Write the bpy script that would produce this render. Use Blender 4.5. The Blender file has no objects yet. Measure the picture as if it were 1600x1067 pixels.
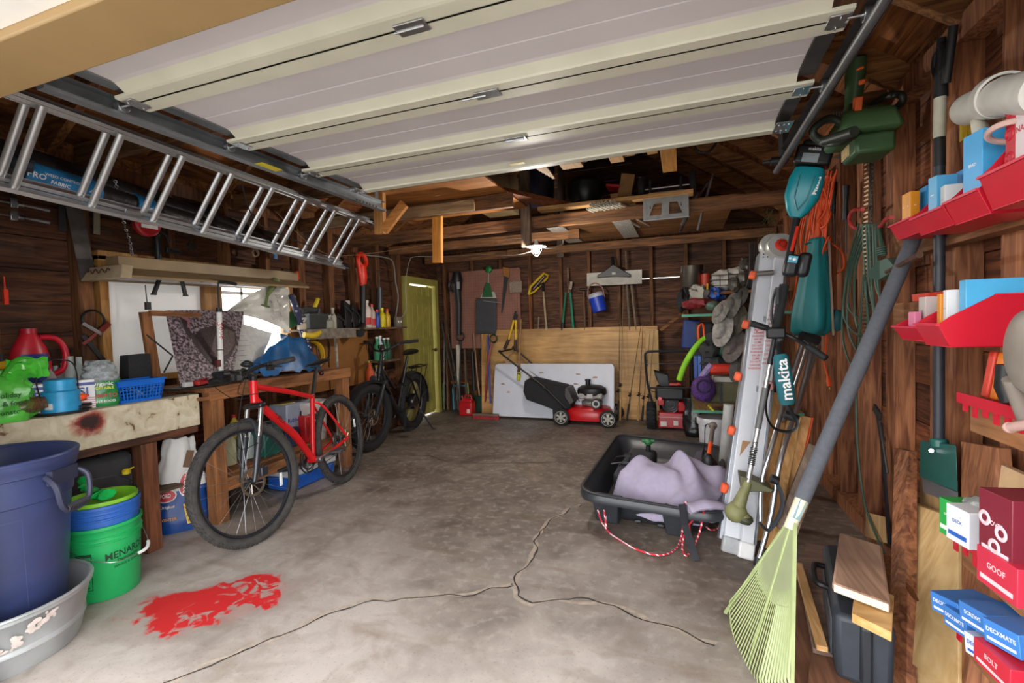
import bpy, bmesh, math, random
from mathutils import Vector as V, Matrix, noise
random.seed(7)
SC = bpy.context.scene
COL = SC.collection
R_ = math.radians
CF = 741.0; CH = 1.3
yaw, pit, roll = R_(19.85), R_(2.12), R_(-1.734)
_r = V((math.cos(yaw), math.sin(yaw), 0)); _f = V((-math.sin(yaw), math.cos(yaw), 0)); _u = V((0, 0, 1))
FW = _f*math.cos(pit) - _u*math.sin(pit); _u2 = _u*math.cos(pit) + _f*math.sin(pit)
RT = _r*math.cos(roll) + _u2*math.sin(roll); UP = _u2*math.cos(roll) - _r*math.sin(roll)
CP = V((0, 0, CH))
cam = bpy.data.cameras.new('camera'); cam.sensor_width = 36; cam.lens = CF*36/1600; cam.clip_start = .02
co = bpy.data.objects.new('camera', cam); COL.objects.link(co)
m = Matrix.Identity(4)
for i in range(3):
 m[i][0] = RT[i]; m[i][1] = UP[i]; m[i][2] = -FW[i]; m[i][3] = CP[i]
co.matrix_world = m; SC.camera = co
def P(px, py, X=None, Y=None, Z=None, D=None):
 """point of the place seen at a pixel, on a plane of the building (or at a depth)"""
 d = FW*CF + RT*(px-800) + UP*(533.5-py)
 if X is not None: t = (X-CP.x)/d.x
 elif Y is not None: t = (Y-CP.y)/d.y
 elif Z is not None: t = (Z-CP.z)/d.z
 else: t = D/CF
 return CP + d*t
w = bpy.data.worlds.new('world'); SC.world = w; w.use_nodes = True
bg = w.node_tree.nodes['Background']; bg.inputs[0].default_value = (.98, .985, 1, 1); bg.inputs[1].default_value = 3.2
SC.view_settings.view_transform = 'Standard'; SC.view_settings.look = 'None'
SC.view_settings.exposure = 1.15; SC.view_settings.gamma = 1
def srgb(h):
 h = h.lstrip('#'); c = [int(h[i:i+2], 16)/255 for i in (0, 2, 4)]
 return [x/12.92 if x <= .04045 else ((x+.055)/1.055)**2.4 for x in c]
MC = {}
def newmat(name):
 mm = bpy.data.materials.new(name); mm.use_nodes = True
 nt = mm.node_tree; return mm, nt, nt.nodes['Principled BSDF'], nt.nodes, nt.links
def mt(col, rough=.5, metal=0, var=.12, sc=14, bump=0, alpha=1, trans=0, emit=0):
 k = ('m', col, rough, metal, var, sc, bump, alpha, trans, emit)
 if k in MC: return MC[k]
 mm, nt, b, N, L = newmat('m_'+col.strip('#'))
 c = srgb(col)
 tc = N.new('ShaderNodeTexCoord'); n = N.new('ShaderNodeTexNoise'); n.inputs['Scale'].default_value = sc; n.inputs['Detail'].default_value = 5
 L.new(tc.outputs['Object'], n.inputs['Vector'])
 r = N.new('ShaderNodeValToRGB'); r.color_ramp.elements[0].position = .3; r.color_ramp.elements[1].position = .7
 r.color_ramp.elements[0].color = [x*(1-var) for x in c]+[1]; r.color_ramp.elements[1].color = [min(1, x*(1+var)) for x in c]+[1]
 L.new(n.outputs['Fac'], r.inputs[0]); L.new(r.outputs[0], b.inputs['Base Color'])
 b.inputs['Roughness'].default_value = rough; b.inputs['Metallic'].default_value = metal
 if bump:
  bp = N.new('ShaderNodeBump'); bp.inputs['Strength'].default_value = bump; bp.inputs['Distance'].default_value = .01
  L.new(n.outputs['Fac'], bp.inputs['Height']); L.new(bp.outputs[0], b.inputs['Normal'])
 if alpha < 1: b.inputs['Alpha'].default_value = alpha
 if trans: b.inputs['Transmission Weight'].default_value = trans
 if emit:
  b.inputs['Emission Color'].default_value = c+[1]; b.inputs['Emission Strength'].default_value = emit
 MC[k] = mm; return mm
def wood(c1, c2, ax='y', sc=5, rough=.75, board=0, bax='z', knots=False):
 k = ('w', c1, c2, ax, sc, rough, board, bax)
 if k in MC: return MC[k]
 mm, nt, b, N, L = newmat('wood_'+c1.strip('#'))
 tc = N.new('ShaderNodeTexCoord'); mp = N.new('ShaderNodeMapping')
 s = [sc*4]*3; s['xyz'.index(ax)] = sc*.35; mp.inputs['Scale'].default_value = s
 L.new(tc.outputs['Object'], mp.inputs['Vector'])
 n = N.new('ShaderNodeTexNoise'); n.inputs['Scale'].default_value = 1.6; n.inputs['Detail'].default_value = 6; n.inputs['Distortion'].default_value = 1.4
 L.new(mp.outputs[0], n.inputs['Vector'])
 r = N.new('ShaderNodeValToRGB'); r.color_ramp.elements[0].position = .34; r.color_ramp.elements[1].position = .68
 r.color_ramp.elements[0].color = srgb(c1)+[1]; r.color_ramp.elements[1].color = srgb(c2)+[1]
 L.new(n.outputs['Fac'], r.inputs[0]); out = r.outputs[0]
 n2 = N.new('ShaderNodeTexNoise'); n2.inputs['Scale'].default_value = 2.2; n2.inputs['Detail'].default_value = 4
 L.new(tc.outputs['Object'], n2.inputs['Vector'])
 mr = N.new('ShaderNodeMapRange'); mr.inputs[1].default_value = .3; mr.inputs[2].default_value = .7; mr.inputs[3].default_value = .62; mr.inputs[4].default_value = 1.25
 L.new(n2.outputs['Fac'], mr.inputs[0]); fac = mr.outputs[0]
 if board:
  sx = N.new('ShaderNodeSeparateXYZ'); L.new(tc.outputs['Object'], sx.inputs[0])
  dv = N.new('ShaderNodeMath'); dv.operation = 'DIVIDE'; dv.inputs[1].default_value = board; L.new(sx.outputs['XYZ'.index(bax.upper())], dv.inputs[0])
  fl = N.new('ShaderNodeMath'); fl.operation = 'FLOOR'; L.new(dv.outputs[0], fl.inputs[0])
  wn = N.new('ShaderNodeTexWhiteNoise'); wn.noise_dimensions = '1D'; L.new(fl.outputs[0], wn.inputs['W'])
  m2 = N.new('ShaderNodeMapRange'); m2.inputs[3].default_value = .6; m2.inputs[4].default_value = 1.3; L.new(wn.outputs['Value'], m2.inputs[0])
  mu = N.new('ShaderNodeMath'); mu.operation = 'MULTIPLY'; L.new(fac, mu.inputs[0]); L.new(m2.outputs[0], mu.inputs[1]); fac = mu.outputs[0]
 mx = N.new('ShaderNodeVectorMath'); mx.operation = 'SCALE'; L.new(out, mx.inputs[0]); L.new(fac, mx.inputs['Scale'])
 L.new(mx.outputs[0], b.inputs['Base Color']); b.inputs['Roughness'].default_value = rough
 bp = N.new('ShaderNodeBump'); bp.inputs['Strength'].default_value = .25; bp.inputs['Distance'].default_value = .004
 L.new(n.outputs['Fac'], bp.inputs['Height']); L.new(bp.outputs[0], b.inputs['Normal'])
 MC[k] = mm; return mm
def perp(d):
 d = d.normalized(); a = V((0, 0, 1)) if abs(d.z) < .9 else V((1, 0, 0))
 s = d.cross(a).normalized(); return s, d.cross(s).normalized()
class B:
 def __init__(s): s.bm = bmesh.new(); s.ms = []; s.mi = 0
 def m(s, mat):
  if mat not in s.ms: s.ms.append(mat)
  s.mi = s.ms.index(mat); return s
 def f(s, vs):
  try: f = s.bm.faces.new(vs)
  except ValueError: return
  f.material_index = s.mi; return f
 def hexa(s, c):
  v = [s.bm.verts.new(p) for p in c]
  for q in ((0, 3, 2, 1), (4, 5, 6, 7), (0, 1, 5, 4), (1, 2, 6, 5), (2, 3, 7, 6), (3, 0, 4, 7)): s.f([v[i] for i in q])
  return s
 def box(s, x0, x1, y0, y1, z0, z1):
  return s.hexa([(x0, y0, z0), (x1, y0, z0), (x1, y1, z0), (x0, y1, z0), (x0, y0, z1), (x1, y0, z1), (x1, y1, z1), (x0, y1, z1)])
 def obox(s, c, sz, rot=(0, 0, 0), M=None):
  from mathutils import Euler
  if M is None: M = Euler(rot).to_matrix()
  c = V(c); h = V(sz)/2
  return s.hexa([c + M @ V((a*h.x, b*h.y, d*h.z)) for a, b, d in ((-1, -1, -1), (1, -1, -1), (1, 1, -1), (-1, 1, -1), (-1, -1, 1), (1, -1, 1), (1, 1, 1), (-1, 1, 1))])
 def beam(s, a, b, w, h, side=None):
  """box from a to b, w wide along side, h along the other"""
  a = V(a); b = V(b); d = (b-a).normalized()
  if side is None: sd, n = perp(d)
  else: sd = V(side); sd = (sd - d*sd.dot(d)).normalized(); n = d.cross(sd)
  q = [a+sd*w/2*i+n*h/2*j for i, j in ((-1, -1), (1, -1), (1, 1), (-1, 1))]
  return s.hexa(q + [p+(b-a) for p in q])
 def rings(s, rs, closed=False, cap=True):
  vs = [[s.bm.verts.new(p) for p in r] for r in rs]; n = len(rs[0])
  for i in range(len(vs)-(0 if closed else 1)):
   a = vs[i]; b = vs[(i+1) % len(vs)]
   for j in range(n): s.f([a[j], a[(j+1) % n], b[(j+1) % n], b[j]])
  if cap and not closed: s.f(vs[0][::-1]); s.f(vs[-1])
  return s
 def tube(s, pts, r, n=8, closed=False, cap=True, flat=1, side=None):
  pts = [V(p) for p in pts]; m = len(pts); rs = []
  if not isinstance(r, (list, tuple)): r = [r]*m
  prev = None
  for i, p in enumerate(pts):
   if closed: d = pts[(i+1) % m]-pts[i-1]
   else: d = pts[min(i+1, m-1)]-pts[max(i-1, 0)]
   if d.length < 1e-9: d = V((0, 0, 1))
   d.normalize()
   if prev is None:
    if side is not None: sd = V(side)
    else: sd = perp(d)[0]
   else: sd = prev
   sd = (sd-d*sd.dot(d)); sd = sd.normalized() if sd.length > 1e-6 else perp(d)[0]
   prev = sd; nn = d.cross(sd)
   rs.append([p + sd*math.cos(t)*r[i] + nn*math.sin(t)*r[i]*flat for t in (2*math.pi*k/n for k in range(n))])
  return s.rings(rs, closed, cap)
 def cyl(s, a, b, r, r2=None, n=16, cap=True):
  return s.tube([a, b], [r, r if r2 is None else r2], n, cap=cap)
 def lathe(s, base, prof, ax=(0, 0, 1), n=28, sx=1, sy=1, cap=False, side=None):
  """prof: (radius, height) pairs"""
  d = V(ax).normalized(); a, b = perp(d)
  if side is not None: a = V(side); a = (a-d*a.dot(d)).normalized(); b = d.cross(a)
  base = V(base)
  rs = [[base + d*h + a*math.cos(t)*max(r, 1e-4)*sx + b*math.sin(t)*max(r, 1e-4)*sy for t in (2*math.pi*k/n for k in range(n))] for r, h in prof]
  return s.rings(rs, cap=cap)
 def torus(s, c, ax, R, r, n=32, k=8, a0=0, a1=360, sx=1, flat=1):
  d = V(ax).normalized(); a, b = perp(d); c = V(c); full = abs(a1-a0) >= 360
  m = n if full else n+1
  pts = [c + a*math.cos(t)*R*sx + b*math.sin(t)*R for t in (R_(a0+(a1-a0)*i/n) for i in range(m))]
  return s.tube(pts, r, k, closed=full, flat=flat)
 def prism(s, pts, th):
  """polygon given by 3D points, extruded by vector th"""
  pts = [V(p) for p in pts]; th = V(th)
  a = [s.bm.verts.new(p) for p in pts]; b = [s.bm.verts.new(p+th) for p in pts]
  s.f(a[::-1]); s.f(b); n = len(a)
  for i in range(n): s.f([a[i], a[(i+1) % n], b[(i+1) % n], b[i]])
  return s
 def ball(s, c, r, n=14, k=8, M=None, bump=0, bs=8):
  c = V(c); r = V(r) if hasattr(r, '__len__') else V((r, r, r)); rs = []
  for i in range(k+1):
   t = math.pi*i/k; ring = []
   for j in range(n):
    q = 2*math.pi*j/n; v = V((math.sin(t)*math.cos(q), math.sin(t)*math.sin(q), -math.cos(t)))
    if bump: v = v*(1+bump*noise.noise(v*bs*.3+c*3))
    v = V((v.x*r.x, v.y*r.y, v.z*r.z))
    if M: v = M @ v
    ring.append(c+v)
   rs.append(ring)
  return s.rings(rs, cap=False)
 def grid(s, fn, nu, nv, th=None):
  """sheet p=fn(u,v); th gives it thickness along z or its normal"""
  g = [[V(fn(i/nu, j/nv)) for j in range(nv+1)] for i in range(nu+1)]
  v = [[s.bm.verts.new(p) for p in r] for r in g]
  for i in range(nu):
   for j in range(nv): s.f([v[i][j], v[i+1][j], v[i+1][j+1], v[i][j+1]])
  if th is not None:
   th = V(th); v2 = [[s.bm.verts.new(p+th) for p in r] for r in g]
   for i in range(nu):
    for j in range(nv): s.f([v2[i][j+1], v2[i+1][j+1], v2[i+1][j], v2[i][j]])
   e = [(i, 0) for i in range(nu)]+[(nu, j) for j in range(nv)]+[(i, nv) for i in range(nu, 0, -1)]+[(0, j) for j in range(nv, 0, -1)]
   for q in range(len(e)):
    (a, b), (c, d) = e[q], e[(q+1) % len(e)]
    s.f([v[c][d], v[a][b], v2[a][b], v2[c][d]])
  return s
 def text(s, txt, size, fn, depth=0, wide=1):
  """lettering: fn maps centred (x, y) to 3D"""
  cu = bpy.data.curves.new('t', 'FONT'); cu.body = txt; cu.size = size; cu.align_x = 'CENTER'; cu.align_y = 'CENTER'; cu.resolution_u = 2; cu.offset = size*.018
  o = bpy.data.objects.new('t', cu); COL.objects.link(o)
  dg = bpy.context.evaluated_depsgraph_get(); dg.update(); me = o.evaluated_get(dg).to_mesh()
  vs = [s.bm.verts.new(fn(v.co.x*wide, v.co.y)) for v in me.vertices]
  for p in me.polygons: s.f([vs[i] for i in p.vertices])
  o.evaluated_get(dg).to_mesh_clear(); bpy.data.objects.remove(o); bpy.data.curves.remove(cu)
  return s
def root_of(o):
 while o.parent: o = o.parent
 return o
LOCAL = set()
def mk(name, b, mat=None, parent=None, smooth=40, bevel=0, org=None):
 me = bpy.data.meshes.new(name)
 bmesh.ops.recalc_face_normals(b.bm, faces=b.bm.faces[:])
 b.bm.to_mesh(me); b.bm.free()
 for q in b.ms or [mat]: me.materials.append(q)
 o = bpy.data.objects.new(name, me)
 if parent:
  o.parent = parent; r = root_of(parent)
  if r.name not in LOCAL: me.transform(Matrix.Translation(-r.location))
 else:
  if org is None:
   c = [v.co for v in me.vertices]
   org = V(((min(v.x for v in c)+max(v.x for v in c))/2, (min(v.y for v in c)+max(v.y for v in c))/2, min(v.z for v in c)))
  org = V(org); me.transform(Matrix.Translation(-org)); o.location = org
 if smooth:
  me.polygons.foreach_set('use_smooth', [True]*len(me.polygons)); me.set_sharp_from_angle(angle=R_(smooth))
 COL.objects.link(o)
 if bevel:
  md = o.modifiers.new('bevel', 'BEVEL'); md.width = bevel; md.segments = 2; md.limit_method = 'ANGLE'; md.angle_limit = R_(40)
 return o
def tag(o, label, cat, group=None):
 o['label'] = label; o['category'] = cat
 if group: o['group'] = group
 return o
def T(name, label, cat, loc, group=None, rot=None, local=False):
 o = bpy.data.objects.new(name, None); COL.objects.link(o); o.location = V(loc); o.empty_display_size = .05
 if rot: o.rotation_euler = rot
 if local or rot: LOCAL.add(o.name)
 return tag(o, label, cat, group)
def top(name, label, cat, b, mat=None, group=None, **k):
 return tag(mk(name, b, mat, **k), label, cat, group)
def struct(name, b, mat=None, parent=None, **k):
 o = mk(name, b, mat, parent, **k)
 if not parent: o['kind'] = 'structure'
 return o
def dup(root, loc, label, rotz=None, group=None):
 r = root.copy(); COL.objects.link(r); r.location = V(loc); r['label'] = label
 if rotz is not None: r.rotation_euler = (r.rotation_euler[0], r.rotation_euler[1], rotz)
 if group: r['group'] = group
 for ch in list(root.children):
  c = ch.copy(); COL.objects.link(c); c.parent = r
  for g in list(ch.children):
   d = g.copy(); COL.objects.link(d); d.parent = c
 return r
def catmull(pts, n=8, closed=False):
 pts = [V(p) for p in pts]; out = []; m = len(pts)
 for i in range(m if closed else m-1):
  g = lambda k: pts[k % m] if closed else pts[max(0, min(m-1, k))]
  p0, p1, p2, p3 = g(i-1), g(i), g(i+1), g(i+2)
  for j in range(n):
   t = j/n
   out.append(.5*((2*p1)+(p2-p0)*t+(2*p0-5*p1+4*p2-p3)*t*t+(3*p1-p0-3*p2+p3)*t**3))
 if not closed: out.append(pts[-1])
 return out
GALV = mt('#8d9296', .42, .75, .18, 9); ALU = mt('#c4c6c8', .35, .85, .08, 20); STEEL = mt('#b9bcc0', .28, .95, .06, 30)
BLK = mt('#17181a', .5, 0, .2); BLKR = mt('#1d1e20', .85, 0, .3, 40, .4); WHT = mt('#e4e4e2', .5, 0, .05); RED = mt('#c21a22', .38, 0, .08)
RUST = mt('#5b4034', .8, .4, .4, 30); DIRTW = mt('#cfccc4', .6, 0, .12, 7)
PINE = wood('#b98a4e', '#d8b27a', 'z'); PINEX = wood('#a8763c', '#c99c5e', 'x'); PINEY = wood('#9c6a33', '#c08c4e', 'y')
ORANGE = mt('#e8521a', .5); CLEAR = mt('#dfe8e6', .08, 0, .02, 10, 0, .28, 0)
# ================= SETTING =================
XL, XR, YB, YF = -3.5, 1.0, 6.5, .945
RX, RZ, EZ = -1.25, 4.0, 2.32
def floor_mat():
 mm, nt, b, N, L = newmat('concrete')
 tc = N.new('ShaderNodeTexCoord')
 def nz(sc, det=6, vec=None, dist=0):
  n = N.new('ShaderNodeTexNoise'); n.inputs['Scale'].default_value = sc; n.inputs['Detail'].default_value = det; n.inputs['Distortion'].default_value = dist
  L.new(vec or tc.outputs['Object'], n.inputs['Vector']); return n.outputs['Fac']
 def mr(x, a, b_, c=0, d=1):
  q = N.new('ShaderNodeMapRange'); L.new(x, q.inputs[0])
  for i, v_ in enumerate((a, b_, c, d)): q.inputs[i+1].default_value = v_
  return q.outputs[0]
 def mth(op, a, b_=0):
  q = N.new('ShaderNodeMath'); q.operation = op
  for i, v_ in enumerate((a, b_)):
   if isinstance(v_, (int, float)): q.inputs[i].default_value = v_
   else: L.new(v_, q.inputs[i])
  return q.outputs[0]
 def mix(f, a, b_):
  q = N.new('ShaderNodeMix'); q.data_type = 'RGBA'; L.new(f, q.inputs[0])
  for i, v_ in ((6, a), (7, b_)):
   if isinstance(v_, str): q.inputs[i].default_value = srgb(v_)+[1]
   else: L.new(v_, q.inputs[i])
  return q.outputs[2]
 sx = N.new('ShaderNodeSeparateXYZ'); L.new(tc.outputs['Object'], sx.inputs[0])
 c = mix(mr(nz(1.6, 8, dist=.6), .35, .65), '#695c52', '#867a6e')
 c = mix(mr(nz(7, 9, dist=.8), .42, .66, 0, .6), c, '#51473e'); c = mix(mr(nz(19, 8), .52, .68, 0, .4), c, '#b3aaa2')
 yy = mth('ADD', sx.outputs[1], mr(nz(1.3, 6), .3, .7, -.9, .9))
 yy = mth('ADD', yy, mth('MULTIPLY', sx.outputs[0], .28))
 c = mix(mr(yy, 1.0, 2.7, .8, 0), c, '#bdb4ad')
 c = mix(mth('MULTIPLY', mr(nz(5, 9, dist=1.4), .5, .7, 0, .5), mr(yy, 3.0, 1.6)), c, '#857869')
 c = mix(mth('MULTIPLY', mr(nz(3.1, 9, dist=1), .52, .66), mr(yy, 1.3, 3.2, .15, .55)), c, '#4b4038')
 mp = N.new('ShaderNodeMapping'); mp.inputs['Scale'].default_value = (1.2, 6, 1); mp.inputs['Rotation'].default_value = (0, 0, .5); L.new(tc.outputs['Object'], mp.inputs['Vector'])
 c = mix(mr(nz(1.3, 7, mp.outputs[0]), .55, .7, 0, .35), c, '#6a5038')
 c = mix(mr(nz(85, 4), .6, .72, 0, .4), c, '#5a5048')
 P0 = P(338, 940, Z=0)
 dx = mth('SUBTRACT', sx.outputs[0], P0.x); dy = mth('SUBTRACT', sx.outputs[1], P0.y)
 u = mth('ADD', mth('MULTIPLY', dx, .80), mth('MULTIPLY', dy, .60)); v_ = mth('SUBTRACT', mth('MULTIPLY', dy, .80), mth('MULTIPLY', dx, .60))
 r2 = mth('SQRT', mth('ADD', mth('POWER', mth('ABSOLUTE', mth('DIVIDE', u, .34)), 2.6), mth('POWER', mth('ABSOLUTE', mth('DIVIDE', v_, .215)), 2.6)))
 r2 = mth('ADD', r2, mr(nz(5, 8), .25, .75, -.45, .45))
 er = mth('ADD', nz(11, 9, dist=1.2), mth('MULTIPLY', u, .42)); er = mth('ADD', er, mth('MULTIPLY', v_, -.25))
 red = mth('MULTIPLY', mr(r2, .86, .97, 1, 0), mr(er, .53, .60, 1, .12))
 wet = mr(r2, 1.05, 1.35, .45, 0)
 c = mix(wet, c, '#8d7a72')
 c = mix(red, c, '#c22427')
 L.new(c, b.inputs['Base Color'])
 L.new(mr(nz(2.5, 6), .35, .65, .42, .72), b.inputs['Roughness'])
 bp = N.new('ShaderNodeBump'); bp.inputs['Strength'].default_value = .25; bp.inputs['Distance'].default_value = .01
 L.new(nz(9, 8), bp.inputs['Height']); L.new(bp.outputs[0], b.inputs['Normal'])
 return mm
CRACK = mt('#2e2825', .95, 0, .3); CRACKL = mt('#a89a8c', .95, 0, .2, 30)
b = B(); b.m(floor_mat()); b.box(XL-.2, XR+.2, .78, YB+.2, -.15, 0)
def crack(pts, wd, mat, z, jit=.012):
 q = []
 pts = [P(x, y, Z=0) for x, y in pts]
 for i in range(len(pts)-1):
  n = max(2, int((pts[i+1]-pts[i]).length/.03))
  for k in range(n): q.append(pts[i].lerp(pts[i+1], k/n))
 q.append(pts[-1]); L = []; Rr = []
 for i, p in enumerate(q):
  d = (q[min(i+1, len(q)-1)]-q[max(i-1, 0)]).normalized(); s = V((-d.y, d.x, 0))
  o = s*noise.noise(V((i*.3, wd*99, 3)))*jit*1.5
  h = wd*(.55+.8*abs(noise.noise(V((i*.7, 5, wd*50)))))
  L.append(p+o+s*h); Rr.append(p+o-s*h)
 b.m(mat)
 for i in range(len(q)-1):
  vs = [b.bm.verts.new((a.x, a.y, z)) for a in (L[i], L[i+1], Rr[i+1], Rr[i])]
  b.f(vs)
C1 = [(905, 788), (862, 812), (838, 838), (833, 872), (812, 893), (800, 912), (806, 932), (832, 942), (900, 935), (960, 948), (1030, 975), (1075, 990), (1118, 1008)]
C2 = [(800, 912), (740, 928), (660, 933), (560, 942), (490, 968), (440, 995), (380, 1012), (330, 1040), (255, 1068)]
crack(C1, .017, CRACKL, .0012, .03); crack(C1, .0055, CRACK, .0018, .03)
crack(C2, .014, CRACKL, .0012, .03); crack(C2, .005, CRACK, .0018, .03)
crack([(590, 708), (650, 712), (672, 712), (690, 720), (760, 724), (880, 722)], .004, CRACK, .0018)
struct('floor', b, smooth=0, org=(0, 0, 0))
b = B(); b.box(-14, 12, -14, .78, -.16, -.01); struct('driveway', b, mt('#8f8b86', .9, 0, .12, 3))
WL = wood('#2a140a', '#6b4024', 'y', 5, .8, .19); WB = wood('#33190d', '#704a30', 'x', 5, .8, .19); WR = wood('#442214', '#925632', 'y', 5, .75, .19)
STUD = wood('#4a2a18', '#85562f', 'z', 5, .8); STUDR = wood('#6b3a22', '#b4774e', 'z', 5, .7)
def boards(b, axis, fixed, a0, a1, z0, z1, outward, holes=(), step=.19):
 """rows of board from a0 to a1; holes: (h0, h1, z0, z1)"""
 z = z0; i = 0; back = outward*.03
 f0, f1 = sorted((fixed+back, fixed+back*1.7))
 zs = sorted({z0, z1} | {min(max(v_, z0), z1) for h in holes for v_ in h[2:]})
 for za, zb in zip(zs, zs[1:]):
  sp = [(a0, a1)]
  for h in holes:
   if h[2] <= za+.001 and h[3] >= zb-.001: sp = [s for q in sp for s in ((q[0], min(q[1], h[0])), (max(q[0], h[1]), q[1])) if s[1]-s[0] > .005]
  for s0, s1 in sp:
   if axis == 'y': b.box(f0, f1, s0, s1, za, zb)
   else: b.box(s0, s1, f0, f1, za, zb)
 while z < z1-.001:
  zt = min(z+step-.004, z1); cuts = [a0, a1]
  spans = [(a0, a1)]
  for h in holes:
   if z < h[3]-.001 and zt > h[2]+.001:
    if h[2] > z+.02 or h[3] < zt-.02: pass
    spans = [s for sp in spans for s in ((sp[0], min(sp[1], h[0])), (max(sp[0], h[1]), sp[1])) if s[1]-s[0] > .005]
  j = random.uniform(-.004, .006)
  for s0, s1 in spans:
   f0, f1 = sorted((fixed+j*outward, fixed+outward*.03))
   if axis == 'y': b.box(f0, f1, s0, s1, z, zt)
   else: b.box(s0, s1, f0, f1, z, zt)
  z += step; i += 1
WY0, WY1, WZ0, WZ1 = 1.965, 3.56, 1.02, 1.82
DY0, DY1, DZ1 = 5.62, 6.32, 1.92
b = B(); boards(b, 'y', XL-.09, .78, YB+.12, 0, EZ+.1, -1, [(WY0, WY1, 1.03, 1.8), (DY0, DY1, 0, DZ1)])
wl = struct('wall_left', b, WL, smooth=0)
for y in (1.0, 1.45, 1.90, 3.70, 4.12, 4.53, 4.94, 5.40):
 q = B(); q.box(XL-.09, XL, y-.04, y+.04, 0, EZ); mk('stud', q, STUD, wl, bevel=.003)
for y in (2.45, 2.9, 3.3): q = B(); q.box(XL-.09, XL, y-.022, y+.022, WZ1+.03, EZ); mk('stud', q, STUD, wl, bevel=.003)
for y in (2.45, 2.9, 3.3): q = B(); q.box(XL-.09, XL, y-.022, y+.022, 0, WZ0-.04); mk('stud', q, STUD, wl, bevel=.003)
q = B(); q.box(XL-.1, XL, .8, YB+.1, EZ, EZ+.09); mk('top_plate', q, STUD, wl)
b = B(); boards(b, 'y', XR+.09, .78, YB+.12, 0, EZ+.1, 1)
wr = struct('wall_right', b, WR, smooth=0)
for y, wd in ((1.2, .05), (1.62, .09), (1.98, .07), (2.43, .10), (2.95, .05), (3.38, .05), (3.8, .045), (4.2, .045), (4.65, .045), (5.1, .045), (5.6, .045), (6.1, .045)):
 q = B(); q.box(XR, XR+.09, y-wd, y+wd, 0, EZ); mk('stud', q, STUDR, wr, bevel=.003)
q = B(); q.box(XR, XR+.1, .8, YB+.1, EZ, EZ+.09); mk('top_plate', q, STUDR, wr)
q = B(); q.box(XR-.02, XR+.1, .8, YB+.1, 0, .09); mk('sill_plate', q, STUDR, wr)
gz = P(1030, 434, Y=YB+.09).z; gx0 = P(1003, 433, Y=YB+.09).x; gx1 = P(1062, 433, Y=YB+.09).x
b = B(); boards(b, 'x', YB+.09, XL-.1, XR+.1, 0, gz-.19*int(gz/.19)+.0001, 1)
b.m(WB); z00 = gz-.19*int(gz/.19)
boards(b, 'x', YB+.09, XL-.1, XR+.1, z00, gz-.0045, 1)
boards(b, 'x', YB+.09, XL-.1, gx0, gz-.0045, gz+.0045, 1, step=.02); boards(b, 'x', YB+.09, gx1, XR+.1, gz-.0045, gz+.0045, 1, step=.02)
boards(b, 'x', YB+.09, XL-.1, XR+.1, gz+.0045, EZ+.12, 1)
zz = EZ+.12
while zz < RZ:
 hw = (XR+.1-RX)*(RZ+.15-zz)/(RZ+.15-EZ)
 b.box(RX-hw, RX+hw, YB+.09, YB+.12, zz, zz+.187); zz += .19
wb = struct('wall_back', b, smooth=0)
for x in (-3.42, -2.95, -2.5, -2.05, -1.6, -1.2, -.8, -.38, .05, .5, .9):
 q = B(); q.box(x-.022, x+.022, YB, YB+.09, 0, EZ); mk('stud', q, STUD, wb, bevel=.003)
q = B(); q.box(XL, XR, YB, YB+.09, EZ, EZ+.09); mk('top_plate', q, STUD, wb)
TAN = mt('#9c7f52', .6, 0, .12, 2.5)
b = B(); b.box(XL-.12, -2.4, .79, .93, 0, 2.6); b.box(.78, XR+.12, .79, .93, 0, 2.6)
b.box(XL-.12, XR+.12, .79, .93, 2.6, RZ+.1)
wf = struct('wall_front', b, mt('#c8c2b4', .8))
q = B(); q.box(-2.6, .98, .765, .945, 2.10, 2.62); hd = mk('header', q, TAN, wf, bevel=.006)
for a_, b_ in (((500, 10), (640, 60)), ((40, 75), (250, 100))):
 pass
b = B(); b.box(XL-.3, XR+.3, -.1, .764, 2.125, 2.15); struct('trim_1', b, mt('#f2f0ea', .7, 0, .03))
DECK = wood('#5a3018', '#a86a36', 'y', 4, .8, .16, 'x'); RAFT = wood('#5a341c', '#a4703e', 'x', 5, .8); JOIST = wood('#4e3220', '#8d6038', 'x', 5, .8)
b = B()
for sgn, ex in ((1, XR+.1), (-1, XL-.1)):
 n = 15; a = V((RX, 0, RZ)); c = V((ex+.35*sgn, 0, EZ-.26));
 for i in range(n):
  p = a.lerp(c, i/n); q_ = a.lerp(c, (i+.975)/n); nrm = V((RZ-EZ, 0, (ex-RX)*sgn)).normalized()
  nrm = V((abs(c.z-a.z)*sgn, 0, abs(c.x-a.x))).normalized()
  h = [V((p.x, .3, p.z)), V((q_.x, .3, q_.z)), V((q_.x, YB+.3, q_.z)), V((p.x, YB+.3, p.z))]
  o_ = nrm*.12
  b.hexa([v_+o_ for v_ in h]+[v_+o_+nrm*.02 for v_ in h])
 b.hexa([V((a.x, .3, a.z+.17)), V((c.x, .3, c.z+.17)), V((c.x, YB+.3, c.z+.17)), V((a.x, YB+.3, a.z+.17)), V((a.x, .3, a.z+.2)), V((c.x, .3, c.z+.2)), V((c.x, YB+.3, c.z+.2)), V((a.x, YB+.3, a.z+.2))])
cl = struct('ceiling', b, DECK, smooth=0)
y = 1.2
while y < YB+.1:
 for sgn, ex in ((1, XR+.12), (-1, XL-.12)):
  q = B(); q.beam((RX, y, RZ+.03), (ex, y, EZ+.06), .045, .13, (0, 1, 0)); mk('rafter', q, RAFT, cl, bevel=.003)
 y += .56
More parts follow.
